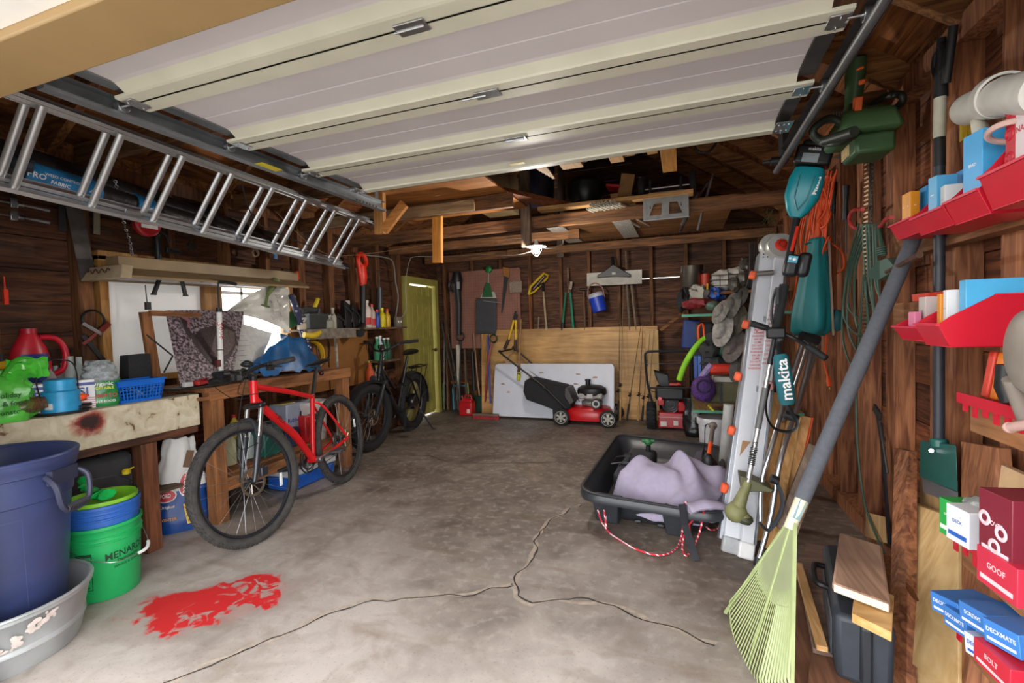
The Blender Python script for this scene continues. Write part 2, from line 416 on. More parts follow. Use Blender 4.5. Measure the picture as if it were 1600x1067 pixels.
for yj, z0, h, x0, x1 in ((1.9, 2.36, .12, XL, XR), (3.0, 2.32, .12, XL, XR), (3.72, 2.26, .12, XL, -1.3), (4.38, 2.20, .11, -3.5, XR), (5.2, 2.22, .1, XL, -1.05), (6.02, 2.19, .10, -2.2, XR), (6.1, 2.2, .1, XL, -2.2)):
 q = B(); q.box(x0, x1, yj-.024, yj+.024, z0, z0+h); mk('joist', q, JOIST, cl, bevel=.004)
FRW = wood('#8a5c2c', '#b98848', 'z', 5, .6)
b = B()
t = .05
b.box(XL-.11, XL+.015, WY0, WY0+t, WZ0, WZ1); b.box(XL-.11, XL+.015, WY1-t, WY1, WZ0, WZ1)
b.box(XL-.11, XL+.02, WY0, WY1, WZ0-.04, WZ0); b.box(XL-.11, XL+.015, WY0, WY1, WZ1-.03, WZ1+.03)
ym = P(326, 470, X=XL).y+.04
wn = struct('window_1', b, FRW, bevel=.003)
q = B(); q.box(XL-.08, XL+.005, ym-.075, ym+.075, WZ0, WZ1-.03); mk('mullion', q, FRW, wn, bevel=.003)
GLASS = mt('#eef6f4', .03, 0, .01, 5, 0, .18, 0)
q = B(); q.box(XL-.07, XL-.064, WY0+t, WY1-t, WZ0, WZ1-.03); mk('pane', q, GLASS, wn)
q = B();
for yy in (P(352, 470, X=XL).y,): q.box(XL-.1, XL-.06, yy, yy+.02, WZ0, WZ1-.03)
yy = P(385, 450, X=XL).y; q.box(XL-.1, XL-.06, yy-.012, yy+.012, WZ0, WZ1-.03); q.box(XL-.1, XL-.06, ym, WY1-t, 1.62, 1.645)
mk('sash', q, WHT, wn)
def sheetmat(col, tr):
 mm, nt, bs, N, L = newmat('plastic_sheet'); out = N['Material Output']
 tl = N.new('ShaderNodeBsdfTranslucent'); tl.inputs[0].default_value = srgb(col)+[1]; bs.inputs['Base Color'].default_value = srgb(col)+[1]; bs.inputs['Roughness'].default_value = .35
 n = N.new('ShaderNodeTexNoise'); n.inputs['Scale'].default_value = 40; bp = N.new('ShaderNodeBump'); bp.inputs['Strength'].default_value = .3; L.new(n.outputs[0], bp.inputs['Height']); L.new(bp.outputs[0], bs.inputs['Normal'])
 mx = N.new('ShaderNodeMixShader'); mx.inputs[0].default_value = tr; L.new(bs.outputs[0], mx.inputs[1]); L.new(tl.outputs[0], mx.inputs[2]); L.new(mx.outputs[0], out.inputs[0]); return mm
SHEET = sheetmat('#cfcdca', .36)
q = B(); q.grid(lambda u, v_: (XL-.045+.006*noise.noise(V((u*5, v_*6, 1))), WY0+t+(ym+.02-WY0-t)*u, WZ0+(WZ1-.03-WZ0)*v_), 16, 12, (.001, 0, 0)); top('plastic_sheet', 'flat white translucent plastic sheet covering the left half of the window', 'plastic sheet', q, SHEET, org=(XL-.045, WY0+.05, WZ0))
b = B(); b.box(-9.2, -9, 1, 12, -.1, 1.35); struct('outer_wall', b, mt('#e9e9e9', .9))
YEL = mt('#a39a4c', .55, 0, .14, 6);
b = B(); b.box(XL-.1, XL+.02, DY0-.09, DY0, 0, DZ1+.07); b.box(XL-.1, XL+.02, DY1, DY1+.09, 0, DZ1+.07); b.box(XL-.1, XL+.02, DY0, DY1, DZ1-.02, DZ1+.07)
d1 = struct('door_1', b, YEL, bevel=.004)
q = B()
for i in range(5):
 a = DY0+.015+i*(DY1-DY0-.03)/5; q.box(XL-.07, XL-.045, a, a+(DY1-DY0-.03)/5-.006, .02, DZ1-.04)
mk('door_leaf', q, YEL, d1, bevel=.002)
q = B(); q.box(XL-.045, XL-.025, DY0+.02, DY1-.02, 1.62, 1.74); q.box(XL-.045, XL-.025, DY0+.02, DY1-.02, 1.02, 1.14); q.box(XL-.045, XL-.025, DY0+.02, DY1-.02, .2, .32)
q.box(XL-.045, XL-.026, DY0+.02, DY0+.11, .05, DZ1-.05); q.box(XL-.045, XL-.026, DY1-.11, DY1-.02, .05, DZ1-.05)
q.beam((XL-.034, DY0+.1, 1.14), (XL-.034, DY1-.1, 1.62), .02, .06, (1, 0, 0)); mk('door_brace', q, YEL, d1, bevel=.002)
q = B(); q.cyl((XL-.03, DY1-.07, .95), (XL+.02, DY1-.07, .95), .01); q.ball((XL+.03, DY1-.07, .95), .025); mk('door_knob', q, RUST, d1)
# ================= helpers for recurring things =================
def cyl_fn(c, r0, z0, r1=None, z1=1, a0=0, eps=.0012, rot=0):
 """wraps (x, y) round a vertical (tapering) cylinder"""
 c = V(c); r1 = r0 if r1 is None else r1
 def fn(x, y):
  x, y = x*math.cos(rot)-y*math.sin(rot), x*math.sin(rot)+y*math.cos(rot)
  z = z0+y; r = r0+(r1-r0)*(z/z1)+eps; a = a0+x/r
  return c+V((math.cos(a)*r, math.sin(a)*r, z))
 return fn
def flat_fn(c, ux, uy, eps=0):
 c = V(c); ux = V(ux).normalized(); uy = V(uy).normalized(); n = ux.cross(uy)*eps
 return lambda x, y: c+ux*x+uy*y+n
def quad_on(b, fn, x0, x1, y0, y1, n=8):
 g = [[b.bm.verts.new(fn(x0+(x1-x0)*i/n, y)) for i in range(n+1)] for y in (y0, y1)]
 for i in range(n): b.f([g[0][i], g[0][i+1], g[1][i+1], g[1][i]])
def disc_on(b, fn, cx, cy, rx, ry, n=28, rin=0):
 if rin:
  for i in range(n):
   a, c = 2*math.pi*i/n, 2*math.pi*(i+1)/n
   b.f([b.bm.verts.new(fn(cx+rx*k*math.cos(t), cy+ry*k*math.sin(t))) for t, k in ((a, 1), (c, 1), (c, rin), (a, rin))])
 else: b.f([b.bm.verts.new(fn(cx+rx*math.cos(2*math.pi*i/n), cy+ry*math.sin(2*math.pi*i/n))) for i in range(n)])
def bag_mesh(b, c, w, d, h, rotz=0, crump=.02, taper=.75, seed=1, lean=(0, 0), n=28, k=14, fold=1):
 c = V(c); rs = []
 for i in range(k+1):
  t = i/k; s = 1-(1-taper)*t**2;
  if t < .12: s *= .86+.14*(t/.12)
  ring = []
  for j in range(n):
   a = 2*math.pi*j/n; ca, sa = math.cos(a), math.sin(a)
   p = 3.2*(1-t)+2*t
   q = (abs(ca)**p+abs(sa)**p)**(-1/p)
   q *= s*(1+crump*6*noise.noise(V((ca*2.2, sa*2.2, t*5+seed*7)))*(.3+t))
   x = ca*q*w/2; y = sa*q*d/2*(1-.6*t*fold)
   x, y = x*math.cos(rotz)-y*math.sin(rotz), x*math.sin(rotz)+y*math.cos(rotz)
   z = h*t*(1+.04*noise.noise(V((ca*2, sa*2, seed))))
   ring.append(c+V((x+lean[0]*t, y+lean[1]*t, z)))
  rs.append(ring)
 return b.rings(rs)
def spiral_coil(b, c, ax, R, r, turns=4, jit=.012, n=20, seed=1, sy=1, k=6):
 d = V(ax).normalized(); a, e = perp(d)
 if abs(d.z) < .9: a, e = d.cross(V((0, 0, 1))).normalized(), V((0, 0, 1))
 c = V(c); pts = []
 for i in range(turns*n+1):
  t = 2*math.pi*i/n
  rr = R*(1+.12*noise.noise(V((i*.11, seed, 0))))
  pts.append(c+a*math.cos(t)*rr+e*math.sin(t)*rr*sy+d*(jit*noise.noise(V((i*.07, 3, seed)))*3+jit*(i/(turns*n)-.5)*2))
 return b.tube(pts, r, k)
# ================= extension ladder along the left wall =================
def ladder():
 la = T('extension_ladder', 'long aluminium extension ladder hung on its side high on the left wall', 'ladder', (-2.72, 2.3, 1.87))
 U0, U1 = V((-2.58, 1.0, 2.315)), V((-2.58, 3.59, 2.235)); L0, L1 = V((-2.82, 1.0, 1.995)), V((-2.82, 3.52, 1.855))
 up = (U0-L0).normalized(); ydir = (U1-U0).normalized(); n = up.cross(ydir).normalized()
 if n.x > 0: n = -n                     # n points to the wall
 for off, A, Bq, sh in ((0, L0, L1, 0), (0, U0, U1, 0), (.045, L0, L1, -.05), (.045, U0, U1, -.05)):
  s = 1 if A is U0 else -1
  w_ = .33 if off else 0
  b = B(); o = n*off + V((0, 1, 0))*sh - up*s*(.03 if off else 0)
  a_, b_ = A+o, Bq+o
  b.beam(a_, b_, .004, .05, up)                        # web
  b.beam(a_+up*s*.009-n*.019, b_+up*s*.009-n*.019, .02, .003, up); b.beam(a_+up*s*.009+n*.019, b_+up*s*.009+n*.019, .03, .003, up)
  b.beam(a_+up*s*.004-n*.006, b_+up*s*.004-n*.006, .006, .002, up)
  mk('rail', b, ALU, la)
 k = 0
 for i in range(9):
  y = .98+i*.305
  for off, dy in ((0, 0), (.045, -.035)):
   t = (y+dy-1.0)/2.59
   if t < .005 or t > .99: continue
   a_ = U0.lerp(U1, t)+n*off; c_ = L0.lerp(L1, t)+n*off
   b = B(); b.tube([a_, c_], .0185, 10, flat=.8)
   mk('rung', b, ALU, la)
 for A in (U1, L1): b = B(); b.beam(A-ydir*.03, A+ydir*.006, .048, .046, up); mk('end_cap', b, BLK, la)
 b = B(); b.tube(catmull([U1+V((0, -1.33, .0)), U1+V((-.1, -1.2, -.12)), U1+V((-.16, -1.05, -.2)), U1+V((-.18, -.8, -.24)), U1+V((-.15, -.6, -.28))]), .004, 6); mk('pull_rope', b, mt('#141414', .8), la)
 b = B(); b.beam(L0+ydir*.72-n*.02+up*.01, L0+ydir*.8-n*.02+up*.01, .02, .01, up); mk('rung_lock', b, STEEL, la)
ladder()
FAB = mt('#211d1d', .45, 0, .3, 30, .5)
def roll(y0, y1, x, z0, z1, r, label, band):
 t = T('fabric_roll', label, 'fabric roll', (x, y0, z0-r), 'rolls of landscape fabric behind the ladder')
 pts = [V((x+.01*noise.noise(V((i*.8, x*9, 0))), y0+(y1-y0)*i/18, z0+(z1-z0)*i/18)) for i in range(19)]
 b = B(); b.tube(pts, [r*(.55 if i in (0, 18) else 1+.12*noise.noise(V((i*.9, z0*7, 2)))) for i in range(19)], 14); mk('wrapped_fabric', b, FAB, t)
 if band:
  for (a, c) in band:
   b = B(); b.m(mt('#2a7fb8', .35, 0, .25, 25)); A = V((x, a, z0+(z1-z0)*(a-y0)/(y1-y0))); C = V((x, c, z0+(z1-z0)*(c-y0)/(y1-y0)))
   b.tube([A, A.lerp(C, .5), C], r*1.16, 16)
   lb = mk('paper_label', b, None, t)
   d = (C-A).normalized(); nx = V((.97, 0, -.2)).normalized(); upv = d.cross(nx); upv = upv if upv.z > 0 else -upv
   nx = V((nx.x, nx.y, nx.z))
   b = B(); b.m(WHT); ce = A.lerp(C, .5)
   fn = lambda X, Y: ce + d*X + upv*Y + nx*(math.sqrt(max(0, (r*1.16)**2-Y*Y))+.0015)
   if c-a > .3:
    b.text('4', .09, lambda X, Y: fn(X+.12, Y)); b.text('WEED CONTROL', .02, lambda X, Y: fn(X-.02, Y+.02)); b.text('FABRIC', .026, lambda X, Y: fn(X-.03, Y-.012)); b.text('PRO', .04, lambda X, Y: fn(X-.13, Y))
   else: b.text('Fabric', .035, fn)
   mk('lettering', b, None, lb)
roll(.95, 3.2, -3.14, 2.19, 1.98, .06, 'long dark plastic-wrapped roll with bright blue printed bands behind the ladder rungs', [(1.45, 1.78), (1.97, 2.07)])
roll(.95, 3.3, -3.36, 2.33, 2.06, .085, 'plain black plastic-wrapped roll lying nearest the left wall above the blue-banded roll', [])
b = B(); b.cyl((-2.95, .95, 2.16), (-2.9, 1.33, 2.12), .026, n=14); b.m(mt('#2230a8', .4)); b.cyl((-2.95, .95, 2.157), (-2.9, 1.31, 2.117), .027, n=14); b.m(mt('#2b2e3a', .7)); b.cyl((-2.9, 1.31, 2.12), (-2.88, 1.38, 2.115), .034, n=14)
b.ms[0] = mt('#30333e', .7)
top('foam_tube_pole', 'dark pole end with a blue stripe poking in at the far left above the ladder', 'pole', b)
b = B()
for (px, py) in ((30, 318), (30, 334)): pass
def clamp(px, py, lab):
 p = P(px, py, X=XL+.05); t = T('bar_clamp', lab, 'clamp', p, 'small clamps on the left wall')
 b = B(); b.beam(p+V((0, -.13, 0)), p+V((0, .06, 0)), .006, .012, (0, 0, 1)); mk('bar', b, STEEL, t)
 b = B(); b.box(p.x-.008, p.x+.008, p.y-.012, p.y+.02, p.z-.022, p.z+.03); b.cyl(p+V((0, .02, 0)), p+V((0, .045, 0)), .013); mk('jaw', b, STEEL, t, bevel=.003)
 b = B(); b.cyl(p+V((0, .045, 0)), p+V((0, .16, -.005)), .005, .009, 8); mk('screw_handle', b, mt('#9aa0a4', .3, .5), t)
clamp(20, 318, 'small chrome clamp on the left wall, upper of the two'); clamp(20, 338, 'small chrome clamp on the left wall, lower of the two')
p = P(95, 308, X=XL+.02); t = T('putty_knife', 'grey scraper with a red-brown wooden handle hung by the left stud', 'scraper', p)
b = B(); b.obox(p, (.02, .035, .06)); mk('handle', b, mt('#8e3a22', .5), t, bevel=.006)
b = B(); b.hexa([p+V(q) for q in ((-.003, -.02, -.2), (.003, -.02, -.2), (.003, .02, -.2), (-.003, .02, -.2), (-.003, -.014, -.03), (.003, -.014, -.03), (.003, .014, -.03), (-.003, .014, -.03))]); mk('blade', b, mt('#4a4d50', .4, .7), t)
a_, c_ = P(113, 312, X=XL+.03), P(139, 440, X=XL+.03)
b = B(); b.beam(a_, c_, .006, .085, (1, 0, 0)); top('steel_strip', 'wide rusty steel strip hanging at a slant on the left stud', 'metal strip', b, mt('#5a5350', .55, .5, .35, 12))
a_, c_ = P(151, 318, X=XL+.02), P(151, 366, X=XL+.02)
b = B(); b.beam(a_, c_, .01, .035, (1, 0, 0)); top('wooden_scrap', 'short weathered pale wooden strip hanging below the ladder', 'wood strip', b, wood('#6b6452', '#9c9478', 'z'), bevel=.002)
ch = [P(180, 282, X=-3.1), P(186, 310, X=-3.15), P(193, 345, X=-3.2), P(203, 378, X=-3.25), P(206, 398, X=-3.25)]
b = B(); cp = catmull(ch, 6)
for i in range(len(cp)-1):
 d = (cp[i+1]-cp[i]).normalized(); s, n_ = perp(d); ax = s if i % 2 else n_
 b.torus((cp[i]+cp[i+1])/2, ax, .008, .0022, 12, 5)
top('hanging_chain', 'thin steel chain hanging from the ladder towards the window', 'chain', b, STEEL)
p = P(229, 350, X=-3.25)
t = T('cord_reel', 'round red reel with a white label hanging under the ladder', 'reel', p+V((0, 0, -.09)))
b = B(); b.lathe(p-V((.03, 0, 0)), [(0, 0), (.07, 0), (.08, .012), (.08, .045), (.07, .055), (0, .055)], (1, 0, 0), 28); mk('case', b, mt('#a51b22', .4), t)
b = B(); b.obox(p+V((.028, -.0, -.02)), (.004, .1, .022)); mk('label', b, WHT, t)
b = B(); b.torus(p+V((0, 0, .06)), (1, 0, 0), .03, .007, 16); b.obox(p+V((.02, 0, .03)), (.03, .025, .05)); mk('handle', b, BLK, t)
p = P(246, 378, X=XL+.08); t = T('caulking_gun', 'black caulking gun hanging below the red reel', 'caulking gun', p-V((0, 0, .12)))
b = B(); b.cyl(p+V((0, 0, -.12)), p+V((0, 0, .1)), .022); mk('barrel', b, BLK, t)
b = B(); b.tube([p+V((.0, .01, .09)), p+V((.02, .05, .05)), p+V((.03, .06, 0))], .008); b.cyl(p+V((0, 0, .1)), p+V((0, 0, .17)), .004); mk('trigger', b, BLK, t)
p = P(270, 392, X=XL+.08); b = B(); b.obox(p, (.03, .1, .035)); b.m(mt('#b8b4a8', .5)); b.obox(p+V((.016, 0, 0)), (.004, .075, .02)); b.ms[0] = BLK
top('socket_holder', 'small black holder with a pale plate above the window lamp', 'tool holder', b, bevel=.004)
for q, lab, col in (((300, 385), 'dark iron pulley hanging above the middle of the window lamp', '#2c211b'), ((398, 395), 'pale knotted rope loop hanging over the window lamp', '#8b7256')):
 p = P(*q, X=XL+.06); b = B()
 if 'pulley' in lab: b.lathe(p-V((.02, 0, 0)), [(0, 0), (.03, 0), (.022, .01), (.022, .02), (.03, .03), (0, .03)], (1, 0, 0), 20); b.torus(p+V((0, 0, .05)), (1, 0, 0), .025, .005, 16)
 else: spiral_coil(b, p, (1, 0, 0), .03, .006, 3, .01, 16)
 top(lab.split()[1 if 'pulley' in lab else 2]+('_pulley' if 'pulley' in lab else '_loop'), lab, 'pulley' if 'pulley' in lab else 'rope', b, mt(col, .6, 0, .3))
p = P(430, 393, X=XL+.06); b = B(); b.obox(p, (.012, .035, .13)); b.m(WHT)
for i in range(5): b.obox(p+V((.008, 0, -.045+.022*i)), (.003, .022, .01))
b.ms[0] = mt('#4d86b8', .5); top('blister_pack', 'light blue card of small parts pinned above the right end of the window lamp', 'card', b)
A = P(176, 424, X=-3.28); C = P(458, 444, X=-3.28)
t = T('shop_light', 'old tan fluorescent shop light with a scalloped end hanging over the window', 'shop light', (A+C)/2+V((0, 0, -.1)))
TANP = mt('#8a7352', .5, 0, .2, 6)
d = (C-A).normalized()
b = B(); b.beam(A+V((0, 0, .045)), C+V((0, 0, .055)), .12, .095, (1, 0, 0)); mk('housing', b, TANP, t, bevel=.004)
def shade_ring(p): return [p+V(q) for q in ((-.17, 0, -.035), (-.16, 0, -.03), (-.07, 0, .02), (.07, 0, .02), (.16, 0, -.03), (.17, 0, -.035), (.165, 0, -.05), (.15, 0, -.042), (.06, 0, .008), (-.06, 0, .008), (-.15, 0, -.042), (-.165, 0, -.05))]
b = B(); a2 = P(180, 420, X=-3.2); b.rings([shade_ring(A+V((0, -.02, 0))), shade_ring(C+V((0, .01, .005)))]); sd_ = mk('shade', b, TANP, t)
b = B(); e = A+V((0, -.035, 0)); b.prism([e+V((-.19, -.035, -.055)), e+V((.19, -.035, -.055)), e+V((.15, 0, .03)), e+V((-.15, 0, .03))], V((0, .06, .0))); mk('end_plate', b, mt('#b5a184', .5, 0, .15), t, bevel=.004)
b = B()
wv = [e+V((-.1+.2*i/24, -.04, -.005+.012*math.sin(i/24*2*math.pi*3.5))) for i in range(25)]; b.tube(wv, .0035, 5); mk('scalloped_trim', b, RUST, t)
for dx in (-.07, .07): b = B(); b.cyl(A+V((dx, .03, -.025)), C+V((dx, -.03, -.02)), .018, n=12); mk('tube', b, mt('#cfd2d2', .3), t)
# ================= bench 1: white beam =================
b1x = -3.0
PAINTW = None
def peeled():
 mm, nt, bs, N, L = newmat('peeling_white_paint'); tc = N.new('ShaderNodeTexCoord')
 n = N.new('ShaderNodeTexNoise'); n.inputs['Scale'].default_value = 15; n.inputs['Detail'].default_value = 8; n.inputs['Distortion'].default_value = 1; L.new(tc.outputs['Object'], n.inputs['Vector'])
 r = N.new('ShaderNodeValToRGB'); E = r.color_ramp.elements; E[0].position = .30; E[0].color = srgb('#6b4c34')+[1]; E[1].position = .37; E[1].color = srgb('#b8ac90')+[1]
 e2 = E.new(.7); e2.color = srgb('#d2c9b2')+[1]; L.new(n.outputs[0], r.inputs[0])
 p = P(140, 660, X=-2.998)
 vs = N.new('ShaderNodeVectorMath'); vs.operation = 'SUBTRACT'; vs.inputs[1].default_value = p; L.new(tc.outputs['Object'], vs.inputs[0])
 mp = N.new('ShaderNodeMapping'); mp.inputs['Scale'].default_value = (0, 11, 14); L.new(vs.outputs[0], mp.inputs['Vector'])
 ln = N.new('ShaderNodeVectorMath'); ln.operation = 'LENGTH'; L.new(mp.outputs[0], ln.inputs[0])
 ad = N.new('ShaderNodeMath'); ad.operation = 'ADD'; L.new(ln.outputs['Value'], ad.inputs[0]); L.new(n.outputs[0], ad.inputs[1])
 r2 = N.new('ShaderNodeValToRGB'); E = r2.color_ramp.elements; E[0].position = .5; E[0].color = (1, 1, 1, 1); E[1].position = .72; E[1].color = (0, 0, 0, 1)
 dv = N.new('ShaderNodeMath'); dv.operation = 'DIVIDE'; dv.inputs[1].default_value = 2.2; L.new(ad.outputs[0], dv.inputs[0]); L.new(dv.outputs[0], r2.inputs[0])
 r3 = N.new('ShaderNodeValToRGB'); E = r3.color_ramp.elements; E[0].position = .4; E[0].color = srgb('#33201a')+[1]; E[1].position = .62; E[1].color = srgb('#a8362a')+[1]; L.new(dv.outputs[0], r3.inputs[0])
 mx = N.new('ShaderNodeMix'); mx.data_type = 'RGBA'; L.new(r2.outputs[0], mx.inputs[0]); L.new(r.outputs[0], mx.inputs[6]); L.new(r3.outputs[0], mx.inputs[7]); L.new(mx.outputs[2], bs.inputs['Base Color']); bs.inputs['Roughness'].default_value = .7
 bp = N.new('ShaderNodeBump'); bp.inputs['Strength'].default_value = .3; bp.inputs['Distance'].default_value = .005; L.new(n.outputs[0], bp.inputs['Height']); L.new(bp.outputs[0], bs.inputs['Normal'])
 return mm
t = T('workbench', 'rough workbench with a peeling white-painted front beam along the left wall', 'workbench', (-3.2, 1.5, 0)); LOCAL.discard(t.name)
b = B(); b.box(-3.1, -3.0, .96, 2.22, .70, .905); o_ = mk('front_beam', b, peeled(), None, bevel=.006, org=(0, 0, 0));
o_.parent = t; o_.matrix_parent_inverse = Matrix.Translation(-t.location)
b = B()
for i in range(3): b.box(-3.48+.127*i, -3.48+.127*(i+1)-.003, .96, 2.2, .86, .9)
mk('benchtop', b, wood('#3c3028', '#6f5c4a', 'y', 5), t, bevel=.003)
for y in (1.9, 1.02):
 for x in (-3.05, -3.42): b = B(); b.box(x-.045, x+.045, y-.045, y+.045, 0, .655 if x > -3.2 else .86); mk('leg', b, wood('#4a2818', '#7d4a2c', 'z', 5), t, bevel=.004)
b = B(); b.box(-3.09, -3.012, .97, 2.21, .655, .70); mk('under_beam', b, wood('#3a2014', '#6b4028', 'y', 5), t, bevel=.003)
b = B(); b.box(-3.46, -3.1, .97, 2.15, .3, .32); mk('lower_shelf', b, wood('#3c3028', '#5f4c3a', 'y', 5), t)
# ================= bench 2 =================
WB2 = wood('#6f4526', '#a0693c', 'y', 5); WB2z = wood('#6f4526', '#a0693c', 'z', 5)
t = T('workbench', 'brown wooden workbench with square legs and a low stretcher under the window', 'workbench', (-3.22, 2.95, 0))
b = B()
for i in range(3): b.box(-3.48+.16*i, -3.48+.16*(i+1)-.004, 2.27, 3.69, .90, .935)
mk('benchtop', b, WB2, t, bevel=.003)
b = B(); b.box(-3.0, -2.965, 2.27, 3.69, .845, .937); mk('front_apron', b, WB2, t, bevel=.004)
b = B(); b.box(-3.0, -2.965, 2.2, 2.27, .86, .88); mk('side_lip', b, WB2, t)
for x, y in ((-3.02, 2.33), (-3.02, 3.63), (-3.43, 2.33), (-3.43, 3.63)): b = B(); b.box(x-.045, x+.045, y-.045, y+.045, 0, .90); mk('leg', b, WB2z, t, bevel=.004)
b = B(); b.box(-3.06, -2.98, 2.375, 3.585, .2, .29); mk('stretcher', b, WB2, t, bevel=.004)
b = B(); b.box(-3.46, -3.06, 2.3, 3.66, .29, .305); mk('lower_shelf', b, WB2, t)
# ================= trash can in wash tub =================
CC = V((-2.70, 1.07, 0))
t = T('wash_tub', 'round galvanised steel wash tub on the floor under the blue trash can', 'wash tub', CC)
TUB = mt('#a9adae', .5, .45, .22, 6, .15)
b = B(); b.lathe(CC, [(0, .0), (.255, .0), (.262, .01), (.275, .08), (.281, .085), (.281, .1), (.277, .105), (.30, .215), (.309, .22), (.309, .235), (.303, .24), (.296, .23), (.27, .1), (.255, .015), (0, .012)], n=56); mk('basin', b, TUB, t, smooth=50)
b = B(); b.torus(CC+V((0, 0, .238)), (0, 0, 1), .306, .008, 56); mk('rolled_rim', b, TUB, t)
fn = cyl_fn(CC, .257, .16, .318, .24, R_(-3), .004)
b = B()
random.seed(2)
for k_ in range(34): s_ = random.random(); disc_on(b, fn, -.08+.14*s_+random.uniform(-.015, .015), -.03+.08*s_+random.uniform(-.02, .02), random.uniform(.005, .017), random.uniform(.004, .012), 9)
mk('paint_smear', b, mt('#c6b9b2', .7, 0, .2, 40), t)
t = T('trash_can', 'big dark blue plastic trash can standing in the steel tub', 'trash can', CC+V((0, 0, .014)))
BL = mt('#353f68', .42, 0, .1, 8); c0 = CC+V((-.01, .02, .014))
b = B(); b.lathe(c0, [(0, 0), (.195, 0), (.2, .01), (.245, .62), (.252, .625), (.258, .73), (.268, .735), (.27, .76), (.275, .765), (.278, .79), (.27, .8), (.262, .79), (.255, .74), (.238, .6), (.19, .02), (0, .02)], n=56); mk('body', b, BL, t, smooth=45)
b = B(); b.torus(c0+V((0, 0, .795)), (0, 0, 1), .272, .009, 56); mk('rim', b, BL, t)
for a in (R_(27), R_(207)):
 cs, sn = math.cos(a), math.sin(a); rad = V((cs, sn, 0)); tg = V((-sn, cs, 0)); h0 = c0+rad*.262
 b = B(); b.obox(h0+V((0, 0, .71))+rad*.008, (.025, .13, .06), M=Matrix((rad, tg, V((0, 0, 1)))).transposed())
 b.tube(catmull([h0+tg*.075+V((0, 0, .72)), h0+tg*.085+rad*.045+V((0, 0, .68)), h0+tg*.06+rad*.055+V((0, 0, .58)), h0-tg*.06+rad*.055+V((0, 0, .58)), h0-tg*.085+rad*.045+V((0, 0, .68)), h0-tg*.075+V((0, 0, .72))], 5), .011, 8)
 mk('handle', b, mt('#2c2f45', .5), t)
 b = B()
 for i in range(13): b.torus(h0+tg*(-.054+.009*i)+rad*.055+V((0, 0, .58)), tg, .014, .003, 12, 5)
 mk('grip', b, mt('#24252c', .6), t)
fn = cyl_fn(c0, .2, .3, .245, .62, R_(-32), .0015)
b = B()
for (x0, x1, y0, y1) in ((-.12, .12, .27, .272), (-.12, -.118, -.1, .27), (.118, .12, -.1, .27)): quad_on(b, fn, x0, x1, y0, y1, 14)
mk('moulded_panel_line', b, mt('#4a5180', .4), t)
# ================= green bucket with blue buckets =================
GC = V((-2.80, 1.53, 0))
def bucket(c, r0, r1, h, mat, name, lab, grp=None, ribs=(.84, .78), n=44, lip=True):
 t = T(name, lab, 'bucket', c, grp)
 pr = [(0, 0), (r0-.006, 0), (r0, .006)]
 for q in sorted(ribs): rr = r0+(r1-r0)*q; pr += [(rr, h*q-.004), (rr+.007, h*q), (rr+.007, h*q+.005), (rr+.001, h*q+.009)]
 pr += [(r1, h-.02), (r1+.006, h-.015), (r1+.006, h), (r1-.003, h), (r0-.004, .01), (0, .01)]
 b = B(); b.lathe(c, pr, n=n); mk('body', b, mat, t, smooth=50); return t
t = bucket(GC, .135, .152, .37, mt('#1fa85c', .4, 0, .06), 'plastic_bucket', 'bright green plastic bucket with black printing and a wire handle beside the steel tub')
fn = cyl_fn(GC, .135, .19, .152, .37, R_(-26), .0015, 0)
b = B(); b.text('MENARDS', .05, lambda x, y: fn(x*.85+.085, y+.03+x*.05)); b.text('Dedicated to', .02, lambda x, y: fn(x+.09, y-.0+x*.05)); b.text('SERVICE & QUALITY', .015, lambda x, y: fn(x+.09, y-.027+x*.05))
for (x0, x1, y0, y1) in ((-.13, -.06, .045, .06), (-.13, -.127, -.12, .045), (-.063, -.06, -.12, .045), (-.13, -.06, -.123, -.12)): quad_on(b, fn, x0, x1, y0, y1)
for i in range(7): quad_on(b, fn, -.12, -.072-.01*(i % 3), -.11+.011*i, -.105+.011*i, 4)
for (cx, cy, rx, ry) in ((-.095, .005, .022, .02), (-.083, .018, .012, .014), (-.105, -.01, .01, .016)): disc_on(b, fn, cx, cy, rx, ry, 12)
mk('printing', b, mt('#0d3a22', .6), t)
def bail(t, c, r, z, a0, drop, grip=True, mat=STEEL):
 d = V((math.cos(a0), math.sin(a0), 0)); e = V((-d.y, d.x, 0)); c = V(c)+V((0, 0, z))
 pts = [c-e*r, c-e*r*.96+d*r*.4+V((0, 0, -drop*.5)), c-e*r*.55+d*(r+.02)+V((0, 0, -drop*.92)), c+d*(r+.035)+V((0, 0, -drop)), c+e*r*.55+d*(r+.02)+V((0, 0, -drop*.92)), c+e*r*.96+d*r*.4+V((0, 0, -drop*.5)), c+e*r]
 q = catmull(pts, 6); b = B(); b.tube(q, .0025, 6); o = mk('wire_handle', b, mat, t)
 if grip: b = B(); b.tube(q[20:27], .008, 10); mk('grip', b, WHT, o)
bail(t, GC, .158, .30, R_(2), .1)
t = bucket(GC+V((0, 0, .125)), .131, .150, .345, mt('#2c62b4', .4, 0, .06), 'plastic_bucket', 'blue plastic bucket nested inside the green bucket', ribs=(.93, .86, .80))
t['label'] = 'blue plastic bucket nested in the green one, its ribbed rim above it'
t = T('green_pail', 'lime green pail sitting in the blue bucket', 'pail', GC+V((0, 0, .3)))
b = B(); b.lathe(GC+V((0, 0, .3)), [(0, 0), (.115, 0), (.135, .17), (.146, .172), (.146, .19), (.138, .19), (.12, .03), (0, .03)], n=40); mk('body', b, mt('#7cba2e', .35), t)
bail(t, GC+V((0, 0, .3)), .14, .18, R_(150), -.06, False, BLK)
